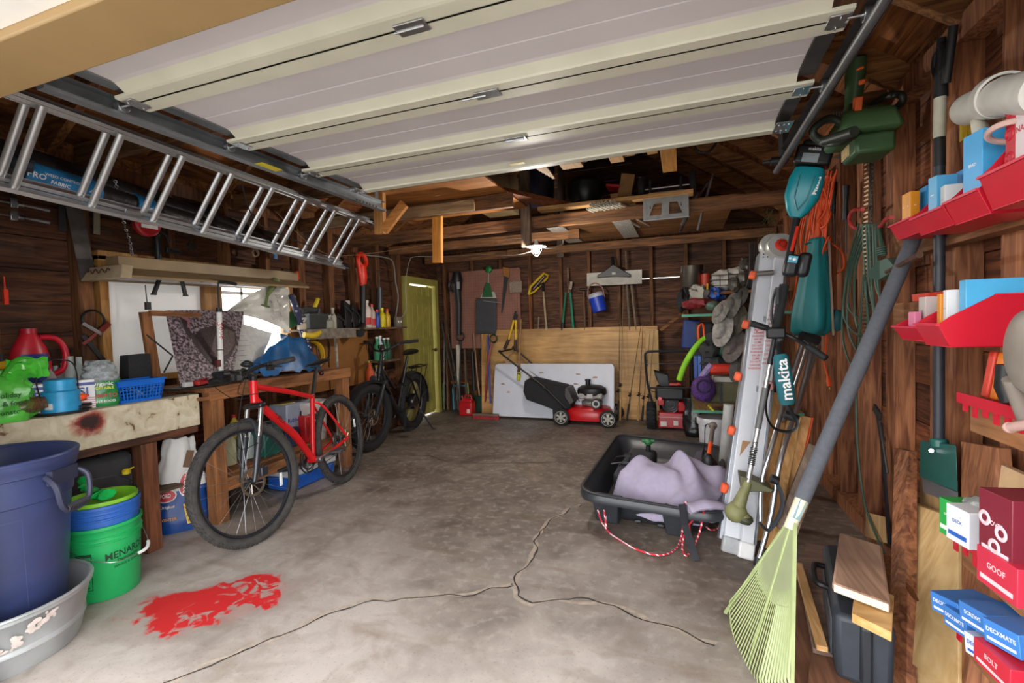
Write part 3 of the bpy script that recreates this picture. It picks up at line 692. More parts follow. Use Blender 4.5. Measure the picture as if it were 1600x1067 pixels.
b = B(); p = GC+V((-.02, -.02, .50)); b.tube(catmull([p+V((-.12, .02, .07)), p+V((-.07, .0, .03)), p+V((0, 0, .02)), p+V((.06, .0, .0)), p+V((.10, -.0, .01))], 6), [.022+.012*noise.noise(V((i*.9, 0, 4)))+(.012 if i > 14 else 0) for i in range(25)], 9, flat=.6); top('plastic_wrapper', 'crumpled shiny green plastic wrapper lying on the lime pail', 'wrapper', b, mt('#18a24a', .15, 0, .3, 30, .6))
p = V((-3.26, 1.62, .32)); t = T('tool_case', 'dark grey plastic tool case on the shelf behind the green bucket', 'case', p)
b = B(); b.obox(p+V((0, 0, .15)), (.3, .52, .3)); mk('shell', b, mt('#3a3b3e', .5), t, bevel=.04)
b = B(); b.tube([p+V((.15, -.08, .3)), p+V((.17, -.07, .34)), p+V((.17, .07, .34)), p+V((.15, .08, .3))], .01); mk('handle', b, BLK, t)
b = B(); b.lathe(P(197, 735, X=-3.08)-V((0, 0, .02)), [(0, 0), (.02, 0), (.022, .02), (.012, .03), (0, .03)]); b.m(BLK); q = P(197, 735, X=-3.08); b.tube(catmull([q, q+V((0, .1, .01)), q+V((.03, .15, -.04)), q+V((0, .1, -.12))], 5), .004); b.ms[0] = mt('#d8c020', .4); top('bungee_cord', 'black bungee cord with a yellow ball end above the green bucket', 'cord', b)
bc = P(283, 838, Z=0)+V((-.12, .1, 0))
t = T('charcoal_bag', 'white and blue charcoal bag with red ovals standing on the floor by the bench leg', 'charcoal bag', bc)
def kbag():
 mm, nt, bs, N, L = newmat('printed_paper_sack'); tc = N.new('ShaderNodeTexCoord'); s = N.new('ShaderNodeSeparateXYZ'); L.new(tc.outputs['Object'], s.inputs[0])
 n = N.new('ShaderNodeTexNoise'); n.inputs['Scale'].default_value = 7; L.new(tc.outputs['Object'], n.inputs['Vector'])
 m1 = N.new('ShaderNodeMath'); m1.operation = 'MULTIPLY_ADD'; L.new(s.outputs[0], m1.inputs[0]); m1.inputs[1].default_value = -.18; L.new(s.outputs[2], m1.inputs[2])
 r = N.new('ShaderNodeValToRGB'); r.color_ramp.interpolation = 'CONSTANT'; E = r.color_ramp.elements; E[0].position = 0; E[0].color = srgb('#15468f')+[1]; E[1].position = .26; E[1].color = srgb('#dcdad6')+[1]
 L.new(m1.outputs[0], r.inputs[0]); L.new(r.outputs[0], bs.inputs['Base Color']); bs.inputs['Roughness'].default_value = .4
 bp = N.new('ShaderNodeBump'); bp.inputs['Strength'].default_value = .5; bp.inputs['Distance'].default_value = .02; L.new(n.outputs[0], bp.inputs['Height']); L.new(bp.outputs[0], bs.inputs['Normal']); return mm
ra = math.atan2(-bc.y, -bc.x)+R_(90)
b = B(); bag_mesh(b, bc, .30, .17, .60, ra, .05, .52, 3, (-.03, 0.02), 44, 26); mk('sack', b, kbag(), t, smooth=60)
fx = V((math.cos(ra), math.sin(ra), 0)); fy = V((0, 0, 1)); fn_ = -V((-math.sin(ra), math.cos(ra), 0))
def bagfn(cx, cz, rot=0):
 def fn(x, y):
  x, y = x*math.cos(rot)-y*math.sin(rot), x*math.sin(rot)+y*math.cos(rot); x += cx; y += cz; tt = y/.6
  sx_ = abs(x)/(.15*(1-.38*tt*tt)); dep = .085*(1-.6*tt)*max(0, 1-sx_**3.2)**(1/3.2)
  return bc+V((-.03*tt, .02*tt, 0))+fx*x+fy*y-fn_*-1*(dep*1.12+.008)
 return fn
def oval(px_, pz_, rot, txt, w=1):
 b = B(); b.m(WHT); f0 = bagfn(px_, pz_, rot); disc_on(b, f0, 0, 0, .08*w, .042, 24, .01); b.m(mt('#c01828', .4)); f1 = lambda x, y: f0(x, y)+fn_*.0015; disc_on(b, f1, 0, 0, .072*w, .036, 24, .01)
 b.m(WHT); f2 = lambda x, y: f0(x, y)+fn_*.003; b.text(txt, .036, f2, wide=.8*w); mk('oval_logo', b, None, t)
oval(.03, .31, R_(80), 'KINGSFORD'); oval(-.085, .25, 0, 'FORD', .75)
b = B(); b.m(mt('#e8c818', .4)); f0 = bagfn(.045, .12, R_(8)); quad_on(b, f0, -.03, .04, -.065, .065, 4); b.m(mt('#c03018', .5))
f1 = lambda x, y: f0(x, y)+fn_*.002
for i, s_ in enumerate(('BETTER', '30 MIN', 'FASTER', 'EASIER')): b.text(s_, .02, lambda x, y: f1(x+.005, y+.045-.03*i))
b.m(mt('#e0a020', .5)); f3 = bagfn(-.08, .1); b.text('LIGHTER', .025, lambda x, y: f3(x, y)+fn_*.002); b.m(WHT); b.text('Original', .025, lambda x, y: f3(x, y+.08)+fn_*.002)
b.m(mt('#6a4a2a', .6)); f4 = bagfn(.05, .47, R_(75)); quad_on(b, lambda x, y: f4(x, y)+fn_*.001, -.06, .05, -.022, .02, 4)
mk('printing', b, None, t)
# ================= overhead garage door, open =================
CREAM = mt('#c9c7b4', .45, 0, .06, 5); PANEL = mt('#c9c3c4', .5, 0, .04, 2.5); DKG = mt('#4a4746', .5, .5, .3, 12)
DX0, DX1, DZ = -1.95, .478, 2.17
t = T('garage_door', 'open overhead garage door of cream and pale grey steel sections under the roof', 'garage door', (-.73, 1.65, DZ))
js = [2.60, 2.145, 1.69, 1.235, .78]
for i in range(4):
 yb, yf = js[i], js[i+1]+.004
 pr = [(yb, .05), (yb, 0), (yb-.05, 0), (yb-.052, .008), (yb-.085, .03), (yb-.10, .034), (yb-.2, .036), (yb-.202, .040), (yb-.206, .040), (yb-.208, .036), (yf+.115, .034), (yf+.10, .026), (yf+.07, .008), (yf+.066, 0), (yf, 0), (yf, .05)]
 b = B(); x0, x1 = DX0, DX1
 for k in range(len(pr)-1):
  (a, z), (a2, z2) = pr[k], pr[k+1]
  b.m(CREAM if (max(z, z2) <= .031 or k in (0, len(pr)-2)) else PANEL)
  xa, xb = (x0, x1) if max(z, z2) < .02 else (x0+.06, x1-.06)
  h = [(xa, a, DZ+z), (xb, a, DZ+z), (xb, a2, DZ+z2), (xa, a2, DZ+z2)]
  dz = .0025 if k not in (0, len(pr)-2) else 0; dy = 0 if dz else (.0025 if k == 0 else -.0025)
  b.hexa(h+[(p[0], p[1]-dy, p[2]+dz) for p in h])
 s = mk('door_section', b, None, t)
 for x in (x0+.03, x1-.03):
  q = B(); q.box(x-.03, x+.03, yf+.07, yb-.052, DZ+.028, DZ+.05); mk('end_stile', q, GALV if x < 0 else DKG, s, bevel=.003)
 for yy in (yb-.02, yf+.03):                            # C-lips at the channel ends
  for x, sg in ((x0, -1), (x1, 1)):
   q = B(); q.box(*sorted((x, x-sg*.05)), yy-.012, yy+.012, DZ-.003, DZ); q.torus(V((x-sg*.03, yy, DZ-.006)), (1, 0, 0), .006, .0012, 10, 5, 0, 300); mk('end_lip', q, STEEL, s)
for j in js[1:]:
 for x in (-1.2, -.735, -.25):
  if x != -.735: continue
  q = B(); q.obox((x+.03*(j*10 % 3), j, DZ-.004), (.10, .055, .005)); q.cyl((x-.05, j, DZ-.007), (x+.05, j, DZ-.007), .004); mk('hinge', q, STEEL, t, bevel=.0015)
 for x, sg in ((DX0+.035, -1), (DX1-.035, 1)):
  q = B(); q.obox((x, j, DZ-.004), (.05, .07, .005)); q.cyl((x, j, DZ+.0), (x+sg*.09, j, DZ+.0), .005); q.cyl((x+sg*.065, j, DZ), (x+sg*.095, j, DZ), .022); mk('roller_hinge', q, STEEL, t, bevel=.001)
for x in (DX0+.03, DX1-.03):
 q = B(); q.box(x-.035, x+.035, 2.46, 2.595, DZ-.004, DZ);
 for u_ in range(3):
  for v_ in range(2): q.cyl((x-.02+.02*u_, 2.49+.07*v_, DZ-.007), (x-.02+.02*u_, 2.49+.07*v_, DZ-.003), .005)
 mk('corner_bracket', q, STEEL, t)
p = P(808, 256, Z=DZ); q = B(); q.obox(p+V((0, 0, .0)), (.085, .03, .001)); mk('sticker', q, mt('#c3b020', .5), t)
t = T('door_track', 'galvanised steel door track along the left side of the overhead door', 'door track', (-2.0, 2, DZ))
b = B(); x = -2.01
b.box(x-.03, x-.0275, 1.0, 2.95, DZ-.03, DZ+.035); b.box(x-.03, x+.012, 1.0, 2.95, DZ-.0325, DZ-.03); b.box(x-.03, x+.012, 1.0, 2.95, DZ+.033, DZ+.035); b.box(x+.0095, x+.012, 1.0, 2.95, DZ-.03, DZ-.018)
mk('channel', b, GALV, t)
b = B(); pts = [V((x-.009, .99-.33*math.sin(a), DZ-.33+.33*math.cos(a))) for a in (R_(90*i/10) for i in range(11))]; b.tube(pts, .03, 4, side=(1, 0, 0), flat=1); mk('curved_track', b, GALV, t)
b = B(); b.box(x+.02, x+.09, 1.02, 2.6, DZ+.05, DZ+.054); mk('reinforcing_strip', b, mt('#6d7478', .45, .7, .2), t)
p = P(418, 240, Z=DZ+.02); b = B(); b.obox((x+.04, p.y+.03, DZ-.0335), (.05, .13, .0012)); mk('sticker', b, mt('#d8c818', .5), t)
b = B(); b.box(x-.034, x-.03, 2.88, 2.92, DZ-.03, 2.35); mk('hanger', b, GALV, t)
for i in range(7): b = B(); b.cyl((x+.012, 2.62+.035*i, DZ-.025), (x+.015, 2.62+.035*i, DZ-.025), .006); mk('bolt', b, DKG, t)
t = T('door_track', 'dark steel door track along the right side of the overhead door', 'door track', (.52, 2, DZ))
b = B(); x = .525
b.box(x+.02, x+.0225, 1.0, 2.95, DZ-.03, DZ+.03); b.box(x-.012, x+.0225, 1.0, 2.95, DZ+.028, DZ+.03); mk('channel', b, DKG, t)
b = B(); b.cyl((x+.0, 1.0, DZ-.028), (x+.0, 3.16, DZ-.03), .016); mk('rail', b, mt('#6a6c6e', .45, .6), t)
b = B(); pts = [V((x+.005, .99-.33*math.sin(a), DZ-.33+.33*math.cos(a))) for a in (R_(90*i/10) for i in range(11))]; b.tube(pts, .03, 4, side=(1, 0, 0)); mk('curved_track', b, DKG, t)
b = B(); b.cyl((x-.05, 3.02, DZ-.01), (x+.03, 3.02, DZ-.01), .022); b.cyl((x-.09, 3.02, DZ-.01), (x-.05, 3.02, DZ-.01), .01); b.box(x, x+.03, 2.96, 3.08, DZ-.03, 2.33); mk('spring_bracket', b, BLK, t)
# ================= roof-space lumber, joist dressing =================
def lum(pa, pb, w_, h_, label, c1='#9a6430', c2='#c8904e', side=(0, 0, 1), name='lumber_offcut', ax=None, **k):
 b = B(); b.beam(pa, pb, w_, h_, side)
 d = V(pb)-V(pa); ax = ax or 'xyz'[max(range(3), key=lambda i: abs(d[i]))]
 return top(name, label, 'lumber', b, wood(c1, c2, ax), bevel=.002, **k)
G = 'timbers hanging from the ceiling framing'
y = 3.3
a = P(594, 305, Y=y); c = P(594, 366, Y=y); lum(a+V((0, 0, .16)), c, .085, .045, 'short upright timber at the end of the left door track', side=(1, 0, 0), name='ceiling_hanger')
a = P(632, 318, Y=y-.03); c = P(600, 360, Y=y-.03); lum(a, c, .075, .035, 'short diagonal timber with a red knot hung beside the door track', '#b06a28', '#d0904a', side=(1, 0, 0), name='diagonal_brace')
a = P(684, 344, Y=3.75); c = P(684, 411, Y=3.75); lum(a+V((0, 0, .05)), c, .085, .045, 'bright orange-brown timber hanging straight down over the yellow door', '#b4701f', '#d79238', side=(1, 0, 0), name='ceiling_hanger')
a = P(820, 270, Y=4.3); c = P(823, 386, Y=4.3); lum(a+V((0, 0, .4)), c, .09, .05, 'weathered upright post in the middle holding the bare light bulb', '#54463a', '#85725c', side=(1, 0, 0), name='centre_post')
a = P(878, 300, Y=6.03); c = P(876, 402, Y=6.03); lum(a+V((0, 0, .3)), c, .09, .04, 'dark upright post behind the light bulb in the roof space', '#3f3127', '#5e4a3a', side=(1, 0, 0), name='roof_post')
b = B(); p0 = P(640, 365, Z=2.36); b.box(-2.55, -1.35, 3.25, 4.3, 2.385, 2.4); top('ceiling_plywood', 'orange-brown plywood sheet laid on the joists left of the centre post', 'plywood', b, wood('#8a5420', '#b97a38', 'x', 3))
b = B(); b.box(-1.2, .45, 4.45, 6.0, 2.325, 2.34); top('ceiling_plywood', 'brown plywood sheet laid across the joists right of the centre post', 'plywood', b, wood('#6e4522', '#a0703c', 'x', 3))
for a, c, lb in ((P(893, 372, Z=2.32), P(905, 380, Z=2.32), 'speckled white and grey board strip under the joists, left of the two'), (P(980, 358, Z=2.32), P(992, 375, Z=2.32), 'speckled white and grey board strip under the joists, right of the two')):
 b = B(); b.box(a.x-.09, a.x+.09, 4.45, 5.95, 2.302, 2.322); top('speckled_board', lb, 'board', b, mt('#a8a49c', .8, 0, .75, 60))
lum((-3.2, 3.62, 2.29), (-1.6, 3.62, 2.29), .02, .09, 'grey weathered board nailed along the joist left of the centre post', '#7a6248', '#a88a64', side=(0, 1, 0))
lum((-1.9, 3.15, 2.46), (-1.0, 4.5, 2.40), .14, .04, 'wide reddish plank slanting over the joists beside the centre post', '#5c3018', '#8e5028', side=(1, 0, 0))
lum((P(843, 345, Y=4.33).x, 4.33, 2.36), (.1, 4.33, 2.36), .12, .035, 'pale-edged board lying on the joist under the stored pipes', '#9a7040', '#c49a60', side=(0, 1, 0))
i = 0
for (px0, px1, py, zz, ln, hue) in ((880, 912, 272, .09, 1, ('#a07a50', '#c8a578')), (900, 918, 262, .05, 1, ('#6a4828', '#8a6238')), (955, 976, 262, .04, 1, ('#a87c50', '#cfa878')), (976, 992, 252, .04, 1, ('#8a5c34', '#b08050')), (992, 1008, 246, .03, 1, ('#a87c50', '#c8a070')), (1012, 1028, 249, .04, 1, ('#9a6c40', '#c09058')), (1036, 1058, 277, .05, 1, ('#a86c28', '#cf9440'))):
 a = P(px0, py, Y=3.47); c = P(px1, py, Y=3.47); w_ = (c-a).length; h_ = .04
 b = B(); b.box(a.x, a.x+w_, 1.7, 3.47, a.z+.03, a.z+.03+h_)
 top('lumber_board', ['wide pale board end poking out above the door edge, leftmost of the row', 'narrow dark board end beside the wide pale one above the door', 'knobbly pale board end hanging lowest left of the middle above the door', 'thin reddish-brown board end third in the overhead row', 'thin light board end fourth in the overhead row, set high', 'small square light board end near the right of the overhead row', 'tall orange-brown board end, rightmost and deepest of the overhead row'][i], 'lumber', b, wood(hue[0], hue[1], 'y'), 'lumber stored over the joists', bevel=.002); i += 1
b = B(); random.seed(3)
for k in range(5):
 a = P(845+k*5, 266+k*3, Y=3.4); b = B(); b.beam(a, a+V((-.15+.05*k, -1.5, .03)), .02, .012, (1, 0, 0)); top('lath_strip', 'splintered wood lath, %s from the left in the small bundle above the door edge' % 'first second third fourth fifth'.split()[k], 'lath', b, wood('#a88458', '#d4b488', 'y'), 'thin laths above the door')
ORD = 'first second third fourth fifth sixth seventh eighth ninth'.split()
for k in range(16):
 r_, cidx = divmod(k, 9); a = P(918+cidx*6.2+r_*4, 328-cidx*.9-r_*6.5, Y=4.22); b = B(); rr = .0125
 a = a+V((0, 0, .012)); dd = V((.25, 1.2, .02+.03*(k % 3)))
 for r1, r2 in ((rr, rr),): b.lathe(a, [(rr*.7, .0), (rr, 0), (rr, 1.2), (rr*.7, 1.2), (rr*.7, .0)], dd, 10)
 top('white_pipe', 'thin white plastic pipe, %s from the left in the %s row on the joist' % (ORD[cidx], ('bottom', 'upper')[r_]), 'pipe', b, mt('#d8d4c4', .5), 'white plastic pipes on the joist')
a = P(962, 331, Y=4.5); b = B(); b.hexa([a+V(q) for q in ((0, 0, 0), (.2, 0, 0.01), (.24, .4, 0), (.04, .4, 0), (-.05, 0, .17), (.13, 0, .17), (.2, .4, .17), (-.01, .4, .17))]); top('cardboard_box', 'small light cardboard box on the joist left of the hand truck', 'box', b, mt('#b88a5c', .8), bevel=.002)
a = P(978, 300, Y=4.62); b = B(); b.obox(a, (.12, .3, .25), (0, .2, .1)); top('cardboard_box', 'brown carton standing behind the small light cardboard box', 'box', b, mt('#8f6a40', .8))
a = P(960, 294, Y=4.55); b = B(); b.obox(a, (.13, .2, .02), (0, .2, 0)); top('red_folder', 'red strip of cloth on top of the small cardboard box', 'cloth', b, mt('#a01c1c', .7))
a = P(870, 330, Y=4.45); b = B(); b.cyl(a+V((0, 0, -.03)), a+V((0, 0, .02)), .03); b.m(mt('#c0181c', .4)); b.cyl(a+V((0, 0, .02)), a+V((0, 0, .06)), .032); b.ms[0] = BLK; top('spray_can', 'dark can with a bright red cap on the joist by the centre post', 'can', b)
a = P(915, 318, Y=5.1); b = B(); b.lathe(a+V((0, 0, 0)), [(0, 0), (.16, 0), (.2, .1), (.2, .2), (.12, .27), (0, .28)], n=24); top('dark_container', 'rounded black container in the dark roof space behind the pipes', 'container', b, mt('#14201e', .35))
a = P(845, 320, Y=5.0); b = B(); b.lathe(a, [(0, 0), (.14, 0), (.16, .4), (.13, .42), (0, .42)], n=24); top('dark_barrel', 'dark blue barrel in the roof space right of the centre post', 'barrel', b, mt('#1b2238', .5))
a = P(780, 305, Y=4.9); b = B(); b.obox(a, (.35, .3, .4)); top('cardboard_box', 'large dim brown carton in the roof space left of the centre post', 'box', b, mt('#8a7350', .8), bevel=.004)
a = P(805, 308, Y=4.5); b = B(); b.cyl(a+V((-.1, 0, .02)), a+V((.1, 0, -.02)), .04); top('paper_roll', 'whitish roll lying in the roof space left of the centre post', 'roll', b, mt('#a89c84', .7))
a = P(655, 292, Y=3.3); b = B(); spiral_coil(b, a+V((0, .1, .08)), (0, .4, 1), .17, .006, 3, .02, 24); top('white_cable', 'coil of white cable lying on the plywood above the door edge', 'cable', b, WHT)
hc = P(1040, 320, Y=4.30)
t = T('hand_truck', 'grey hand truck with two black wheels stored on the joists', 'hand truck', hc)
b = B(); w_, h_ = .37, .235; o = V((hc.x-w_/2, hc.y-.01, hc.z-h_/2-.005))
pl = [(0, .005), (.01, 0), (w_-.01, 0), (w_, .005), (w_, h_*.8), (w_-.04, h_), (.09, h_), (0, h_*.8)]
def q3(x0, x1, z0, z1, x2=None, x3=None):
 x2 = x0 if x2 is None else x2; x3 = x1 if x3 is None else x3
 b.hexa([o+V((x0, 0, z0)), o+V((x1, 0, z0)), o+V((x1, .006, z0)), o+V((x0, .006, z0)), o+V((x2, 0, z1)), o+V((x3, 0, z1)), o+V((x3, .006, z1)), o+V((x2, .006, z1))])
q3(0, w_, 0, .04); q3(0, w_, .14, .19); q3(0, w_, .19, h_, .05, w_-.04)
q3(0, .05, .04, .14, 0, .09); q3(.15, .21, .04, .14, .155, .215); q3(.32, w_, .04, .14, .28, w_)
mk('nose_plate', b, mt('#8f8f8c', .5, .6, .15, 20), t)
b = B(); b.box(o.x, o.x+w_, o.y-.03, o.y, o.z-.004, o.z); mk('plate_lip', b, ALU, t)
for dx in (-.03, w_+.02):
 b = B(); c_ = o+V((dx+.015, .12, .30)); b.torus(c_, (1, 0, 0), .085, .03, 28, 10); mk('wheel', b, BLKR, t)
 b = B(); b.lathe(c_-V((.02, 0, 0)), [(0, 0), (.06, 0), (.06, .04), (0, .04)], (1, 0, 0), 20); mk('rim', b, GALV, t)
b = B(); b.cyl(o+V((-.03, .12, .30)), o+V((w_+.05, .12, .30)), .008); mk('axle', b, STEEL, t)
for dx in (.06, w_-.06):
 b = B(); b.tube([o+V((dx, .01, .1)), o+V((dx, .02, .34)), o+V((dx, .5, .4))], .012); mk('frame_tube', b, BLK, t)
for k, (x0, y0, x1, y1, lb, col) in enumerate(((1083, 318, 1108, 283, 'thin grey metal tube leaning steeply right of the hand truck', '#6d6d70'), (1062, 362, 1106, 282, 'dark metal leg tube slanting behind the joists right of the truck', '#4c4c50'), (1090, 360, 1114, 270, 'pale bent metal tube, tallest of those right of the hand truck', '#8d8d90'), (1066, 352, 1090, 300, 'short thick grey tube closest to the hand truck', '#77777a'))):
 a = P(x0, y0, Y=4.5); c = P(x1, y1, Y=4.5); b = B(); b.tube([a, a.lerp(c, .9), c+V((0, .05, .0))], .011 if k != 3 else .018); top('metal_tube', lb, 'tube', b, mt(col, .35, .7), 'metal tubes beside the hand truck')
a = P(1098, 225, Y=4.4); b = B(); b.tube(catmull([a+V((-.06, 0, .1)), a+V((-.06, 0, -.02)), a+V((-.02, 0, -.07)), a+V((.05, 0, -.07)), a+V((.11, 0, -.0))], 5), .01); top('storage_hook', 'black steel storage hook on the rafter above the hand truck', 'hook', b, BLK)
# ================= bulb, wires =================
p = P(838, 386, Y=4.26)
t = T('light_bulb', 'lit bare bulb on a round holder at the bottom of the centre post', 'light bulb', p+V((0, 0, -.06)))
b = B(); b.lathe(p+V((0, 0, .02)), [(0, .045), (.018, .04), (.018, .02), (.03, .0), (.085, -.012), (.09, -.018), (.03, -.014), (0, -.014)], n=28); mk('holder', b, mt('#b8b8b4', .5), t)
mm, nt, bs, N, L = newmat('lit_glass'); bs.inputs['Emission Color'].default_value = (1, .95, .88, 1); bs.inputs['Emission Strength'].default_value = 30
b = B(); b.ball(p+V((0, 0, -.025)), (.03, .03, .036), 16, 10); b.cyl(p+V((0, 0, -.01)), p+V((0, 0, .005)), .016); mk('bulb', b, mm, t)
b = B()
for a in range(4):
 u_ = V((math.cos(a*math.pi/2), math.sin(a*math.pi/2), 0)); b.tube(catmull([p+u_*.03, p+u_*.05+V((0, 0, -.03)), p+u_*.02+V((0, 0, -.075)), p+V((0, 0, -.085))], 4), .0015, 5)
mk('wire_guard', b, STEEL, t)
ld = bpy.data.lights.new('bulb_light', 'POINT'); ld.energy = 26; ld.color = (1, .93, .84); ld.shadow_soft_size = .035
lo = bpy.data.objects.new('bulb_light', ld); COL.objects.link(lo); lo.location = p+V((0, -.02, -.1))
def wire(pts, r, lab, mat, name='electric_cable', n=8):
 b = B(); b.tube(catmull(pts, n), r, 6); return top(name, lab, 'cable', b, mat)
wire([P(833, 392, Y=4.3), P(800, 399, Y=4.6), P(750, 398, Y=5.2), P(695, 401, Y=6.0), P(650, 401, X=-3.35), P(640, 408, X=-3.44), P(634, 440, X=-3.45), P(634, 485, X=-3.45), P(622, 500, X=-3.45)], .004, 'white cable running from the bulb to the switch box by the yellow door', mt('#b0aca0', .6))
wire([P(845, 386, Y=4.3), P(862, 388, Y=4.6), P(878, 382, Y=4.9), P(880, 375, Y=5.0)], .004, 'short white cable looping right of the light bulb', mt('#b0aca0', .6))
wire([P(560, 398, X=-3.4), P(600, 402, X=-3.42), P(614, 410, X=-3.44), P(618, 440, X=-3.45), P(622, 465, X=-3.45), P(618, 497, X=-3.45)], .008, 'thin grey conduit bending down the left wall to the switch box', mt('#9a9a96', .5, .4), 'conduit')
wire([P(430, 330, X=-3.4), P(500, 392, X=-3.35), P(560, 398, X=-3.3), P(700, 378, Y=5.2), P(815, 372, Y=4.5)], .003, 'thin brown wire strung under the joists', mt('#8a6a50', .7))
b = B(); b.box(XR+.05, XR+.14, .8, YB+.2, EZ+.05, EZ+.3); struct('eave_filler_2', b, RAFT); b = B(); b.box(XL-.14, XL-.05, .8, YB+.2, EZ+.05, EZ+.3); struct('eave_filler_3', b, RAFT)  # boards added to close the gaps that leak light at the eaves
b = B(); b.box(XL, XR, YB+.1, YB+.2, EZ+.05, EZ+.3)
for sgn, ex in ((1, XR), (-1, XL)): b.beam((RX, YB+.13, RZ+.02), (ex+.1*sgn, YB+.13, EZ+.05), .06, .3, (0, 1, 0))
struct('eave_filler_4', b, RAFT)  # added filler against light leaking in along the back roof edge
# ================= bicycles =================
TYRE = mt('#3a3836', .9, 0, .3, 25, .3); CHROME = mt('#c8cacc', .2, .95, .05); BKG = mt('#23252a', .35)
def wheel(t, c, ax, R, tr, spokes=28, knobs=True, rotor=0, name='wheel', rimc=None, tyre=None, axs=None):
 ax = V(ax).normalized(); c = V(c); a, e = perp(ax)
 b = B(); b.torus(c, ax, R-tr, tr, 56, 10)
 if knobs:
  nk = 72
  for i in range(nk):
   q = 2*math.pi*i/nk
   for s, off in ((-1, .5), (0, 0), (1, .5), (-2, 0), (2, 0)):
    qq = q+off*2*math.pi/nk; rad = a*math.cos(qq)+e*math.sin(qq); tg = ax.cross(rad); th = s*.42
    o = c+rad*(R-tr)+(rad*math.cos(th)+ax*math.sin(th))*tr*1.02
    M = Matrix((tg, (ax*math.cos(th)-rad*math.sin(th)), (rad*math.cos(th)+ax*math.sin(th)))).transposed()
    b.obox(o, (.012, .010, .006), M=M)
 wh = mk('tyre', b, tyre or TYRE, t)
 b = B(); b.torus(c, ax, R-2*tr-.006, .010, 56, 6, flat=1.3); mk('rim', b, rimc or BKG, wh)
 b = B(); rr = R-2*tr-.01
 for i in range(spokes):
  q = 2*math.pi*i/spokes; q2 = q+(.5 if i % 4 < 2 else -.5); s = 1 if i % 2 else -1
  b.tube([c+ax*s*.022+(a*math.cos(q2)+e*math.sin(q2))*.028, c+(a*math.cos(q)+e*math.sin(q))*rr], .0012, 4)
  p = c+(a*math.cos(q)+e*math.sin(q))*rr; b.tube([p, p-(a*math.cos(q)+e*math.sin(q))*.016], .0026, 5)
 mk('spokes', b, mt('#7c7e82', .35, .8), wh)
 b = B(); b.lathe(c-ax*.035, [(0, 0), (.012, .0), (.03, .008), (.03, .012), (.016, .02), (.016, .05), (.03, .058), (.03, .062), (.012, .07), (0, .07)], ax, 20); b.cyl(c-ax*.06, c+ax*.06, .006); mk('hub', b, BKG, wh)
 if rotor:
  b = B(); o = c+ax*rotor*.045
  b.torus(o, ax, .078, .009, 40, 6, flat=.12)
  for i in range(8):
   q = 2*math.pi*i/8; b.tube([o+(a*math.cos(q)+e*math.sin(q))*.02, o+(a*math.cos(q+.5)+e*math.sin(q+.5))*.072], .003, 4)
  mk('brake_disc', b, mt('#8b7f6e', .35, .8), wh)
 return wh
